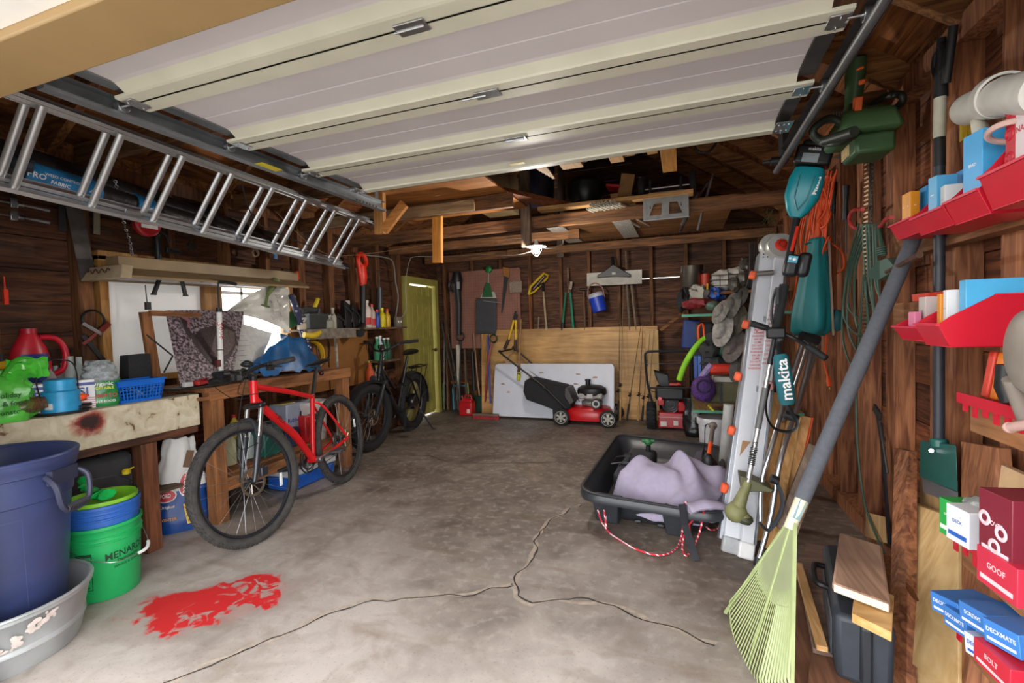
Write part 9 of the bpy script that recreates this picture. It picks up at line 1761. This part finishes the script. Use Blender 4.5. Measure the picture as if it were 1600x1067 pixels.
p = P(1578, 668, X=.76); b = B(); b.cyl(p, p+V((0, -.09, .03)), .012); b.m(STEEL); b.ball(p, .014); b.ms[0] = mt('#cfa8a0', .4); top('screw_handle', 'pale handle with a round steel end under the slotted tray', 'handle', b)
y0, y1, z = tray(1485, 1690, (830, 960), .76, 'red slotted ledge holding green, white and maroon boxes', dep=.2)
G4 = 'boxes on the lower red ledges'
sbox(P(1508, 838, X=.79)+V((0, 0, .0)), (.10, .06, .11), .2, '#2ea84c', 'green and white box at the far end of the fourth row', 'hardware_box', 'GRIP', '#f0f4f0', G4)
sbox(P(1537, 850, X=.77), (.13, .08, .10), .2, '#dfe4ea', 'white box with blue printing beside the green one', 'hardware_box', 'DECK', '#2a60b8', G4)
c = P(1600, 895, X=.76); MBX = sbox(c, (.12, .10, .19), .15, '#7a2434', 'tall maroon box with pink and white ovals in the fourth row', 'hardware_box', 'COVER', '#e8d0d8', G4)
b = B();
for k, (dy, dz) in enumerate(((.03, .12), (-.02, .10), (.0, .06))): b.torus((-.0615, dy, dz), (1, 0, 0), .014, .005, 18, 6, flat=.4)
mk('oval_marks', b, mt('#e0c0c8', .4), MBX)
sbox(P(1600, 930, X=.75), (.11, .13, .09), .1, '#c83048', 'bright crimson box at the photo edge below the maroon box', 'hardware_box', 'GOOF', '#f0d0d4', G4)
b = B(); c = P(1550, 795, X=.80); b.ball(c, (.05, .07, .025), 18, 8, bump=.4); top('clear_packet', 'crumpled clear plastic packet lying on the white and green boxes', 'packet', b, mt('#9aa09c', .15, 0, .3, 40, .7))
b = B(); b.obox(P(1590, 765, X=.85), (.02, .12, .1), (0, .1, 0)); top('card_pack', 'tan cardboard card standing behind the maroon box', 'card', b, mt('#c8a47c', .7))
b = B(); b.obox(P(1566, 785, X=.82), (.04, .05, .05), (.3, .1, 0)); top('green_pack', 'lime green packet poking up beside the maroon box', 'packet', b, mt('#6ac43c', .4))
y0, y1, z = tray(1488, 1700, (965, 1150), .76, 'lowest red slotted ledge with blue and white screw boxes', dep=.2)
for k, (px, py, dz, lab) in enumerate(((1535, 990, 0, 'blue and white box lowest left on the bottom ledge'), (1565, 985, .05, 'blue box with a red and white frame on top of the bottom pile'), (1575, 1035, 0, 'blue and white box in the middle of the bottom pile'), (1610, 1015, .06, 'blue box at the right edge of the photo in the bottom pile'), (1512, 962, .02, 'small blue and white box standing up at the far end of the bottom ledge'))):
 sbox(P(px, py, X=.77)+V((.0, 0, dz*0)), (.13, .09, .055), .15+.05*k, '#3c7cc8' if k != 2 else '#d4dcec', lab, 'hardware_box', 'DECKMATE' if k != 1 else 'SCREWS', '#eef2f8' if k != 2 else '#2a58b0', G4, rx=-.12)
sbox(P(1592, 1062, X=.74), (.11, .12, .06), .1, '#c4283c', 'red and grey box at the lower right photo corner', 'hardware_box', 'BOLT', '#d8c8cc', G4)
# ================= right floor clutter =================
PL1 = wood('#6b5244', '#94796a', 'x', 3); PL2 = wood('#5c3a28', '#8a5e44', 'y', 3)
def fbox(lab, pts, z0, z1, mat, name='floor_plank', cat='plank', bev=.003):
 ps = [P(x, y, Z=z1) for x, y in pts]; b = B(); b.rings([[V((p.x, p.y, z0)) for p in ps], [V((p.x, p.y, z1)) for p in ps]]); return top(name, lab, cat, b, mat, bevel=bev)
fbox('wide grey-brown board lying along the right wall beyond the case', [(1245, 880), (1262, 846), (1305, 846), (1310, 872), (1302, 1020), (1270, 1012)], .07, .09, PL1)
fbox('red-brown plank on the floor below the wide board, along the rake', [(1236, 905), (1262, 905), (1275, 1064), (1262, 1120), (1228, 1120)], .002, .04, PL2)
fbox('reddish board end lying near the bottom edge left of the case', [(1268, 1008), (1302, 1030), (1330, 1066), (1300, 1090), (1262, 1068)], .045, .068, PL2)
leanb = B(); a = P(1247, 885, Z=.10); c = P(1285, 1018, Z=.10); leanb.beam(a+V((0, 0, .01)), c+V((0, 0, .01)), .035, .02, (1, 0, 0)); top('wood_strip', 'narrow pale pine strip lying slanted on the grey-brown board', 'wood strip', leanb, wood('#b98850', '#dab07c', 'y'), bevel=.002)
def case():
 A = P(1300, 1058, Z=.02);
 p00 = P(1296, 1050, Z=.03); t = T('tool_case', 'black plastic tool case standing on the floor against the right wall', 'case', (.58, 2.1, .07)); b = B()
 z1 = .30; tp = [P(*q, Z=z1) for q in ((1303, 958), (1402, 985), (1350, 850), (1285, 848))]; f = lambda u, v_, z, o=0: tp[0].lerp(tp[1], u).lerp(tp[3].lerp(tp[2], u), v_)+V((0, -o, z-z1))
 b.hexa([f(.03, .02, .07), f(.97, .02, .07), f(.97, .98, .07), f(.03, .98, .07)]+tp); mk('shell', b, mt('#2b3038', .55, 0, .12, 25, .1), t, bevel=.02)
 b = B(); b.hexa([f(.42, 0, .09, .008), f(.62, 0, .09, .008), f(.62, .03, .09), f(.42, .03, .09), f(.42, 0, z1-.02, .01), f(.62, 0, z1-.02, .01), f(.62, .03, z1), f(.42, .03, z1)]); mk('front_rib', b, mt('#1c2026', .5), t, bevel=.008)
 b = B(); b.hexa([f(-.03, .15, .1), f(.02, .15, .1), f(.02, .85, .1), f(-.03, .85, .1), f(-.03, .15, .24), f(.02, .15, .24), f(.02, .85, .24), f(-.03, .85, .24)]); mk('side_panel', b, mt('#3c434c', .5), t, bevel=.02)
 b = B(); b.tube(catmull([f(0, .75, .26), f(-.25, .72, .27), f(-.25, .48, .27), f(0, .45, .26)], 5), .012, 8); mk('handle', b, BLK, t)
case()
a, c = P(1345, 833, Y=2.45), P(1348, 945, Y=1.86)
b = B(); L0_, L1_, L2_, L3_ = P(1300, 910, Z=.38), P(1392, 944, Z=.38), P(1378, 852, Z=.38), P(1312, 831, Z=.38)
b.hexa([p-V((0, 0, .03)) for p in (L0_, L1_, L2_, L3_)]+[L0_, L1_, L2_, L3_]); DB = top('deck_board', 'thick rounded deck board with a pale cut end lying across the black case', 'plank', b, wood('#80604c', '#ac8a74', 'y', 3), bevel=.008)
b = B(); dn = (L0_-L3_).normalized()*.002; iu = (L1_-L0_).normalized()*.006; dz_ = V((0, 0, .003)); b.hexa([L0_+iu-V((0, 0, .028)), L1_-iu-V((0, 0, .028)), L1_-iu-dz_, L0_+iu-dz_]+[q+dn for q in (L0_+iu-V((0, 0, .028)), L1_-iu-V((0, 0, .028)), L1_-iu-dz_, L0_+iu-dz_)]); mk('cut_end', b, mt('#e0cdb4', .7), DB)
b = B(); L = [P(1331, 958, Z=.345), P(1393, 988, Z=.345), P(1397, 930, Z=.345), P(1338, 905, Z=.345)]
b.hexa([p-V((0, 0, .03)) for p in L]+[p for p in L]); top('pine_offcut', 'short pale pine offcut lying under the deck board on the case', 'wood offcut', b, wood('#b08448', '#d4aa70', 'x', 3), bevel=.002)
b = B(); pa, pc = P(1413, 1072, Z=0), P(1499, 1100, Z=0); b.hexa([pa, pc, pc+V((.025, 0, 0)), pa+V((.025, 0, 0)), P(1424, 785, X=.93), P(1496, 812, X=.93), P(1496, 812, X=.93)+V((.025, 0, 0)), P(1424, 785, X=.93)+V((.025, 0, 0))]); PB = top('pine_board', 'wide pale yellow pine board with one knot leaning at the lower right', 'board', b, wood('#c09860', '#dcba84', 'z', 2.2), bevel=.003)
b = B(); c = P(1425, 925, X=.775); b.ball(c, (.001, .05, .016), 14, 6, bump=.6); mk('knot', b, mt('#8a5028', .7, 0, .3, 60), PB)
b = B(); b.hexa([P(1437, 800, X=.97), P(1497, 815, X=.97), P(1497, 815, X=.99), P(1437, 800, X=.99), P(1437, 742, X=.97), P(1497, 750, X=.97), P(1497, 750, X=.99), P(1437, 742, X=.99)]); top('pine_board', 'pale board behind the green scraper head', 'board', b, wood('#b8905c', '#d4b07c', 'z', 2.2))
b = B(); b.hexa([P(1352, 838, X=.96), P(1388, 850, X=.96), P(1388, 850, X=.98), P(1352, 838, X=.98), P(1353, 800, X=.96), P(1384, 808, X=.96), P(1384, 808, X=.98), P(1353, 800, X=.98)]); top('pine_board', 'small square pale board behind the deck board and green cord', 'board', b, wood('#b8905c', '#d4b07c', 'z', 2.2))
b = B(); pa, pc = P(1503, 1110, Z=0), P(1600, 1150, Z=0); pe, pg = P(1502, 690, X=.93), P(1560, 700, X=.93); b.hexa([pa, pc, pc+V((.03, 0, 0)), pa+V((.03, 0, 0)), pe, pg, pg+V((.03, 0, 0)), pe+V((.03, 0, 0))]); top('leaning_plank', 'wide reddish-brown plank leaning behind the lowest ledges at the right edge', 'plank', b, STUDR)
b = B(); pa, pc = P(1386, 1078, Z=0), P(1416, 1086, Z=0); pe, pg = P(1398, 700, X=.95), P(1420, 705, X=.95); b.hexa([pa, pc, pc+V((.03, 0, 0)), pa+V((.03, 0, 0)), pe, pg, pg+V((.03, 0, 0)), pe+V((.03, 0, 0))]); top('leaning_plank', 'reddish timber leaning on the wall between the black case and the pine board', 'plank', b, STUDR)
b = B(); p0, p1 = P(1310, 862, Z=.12), P(1400, 905, Z=.12); b.hexa([V((p0.x, p0.y, 0)), V((p1.x, p1.y, 0)), V((.99, p1.y, 0)), V((.99, p0.y, 0)), V((p0.x, p0.y, .13)), V((p1.x, p1.y, .13)), V((.99, p1.y, .13)), V((.99, p0.y, .13))]); top('timber_block', 'brown timber block on the floor behind the deck board and case', 'timber', b, STUDR, bevel=.004)
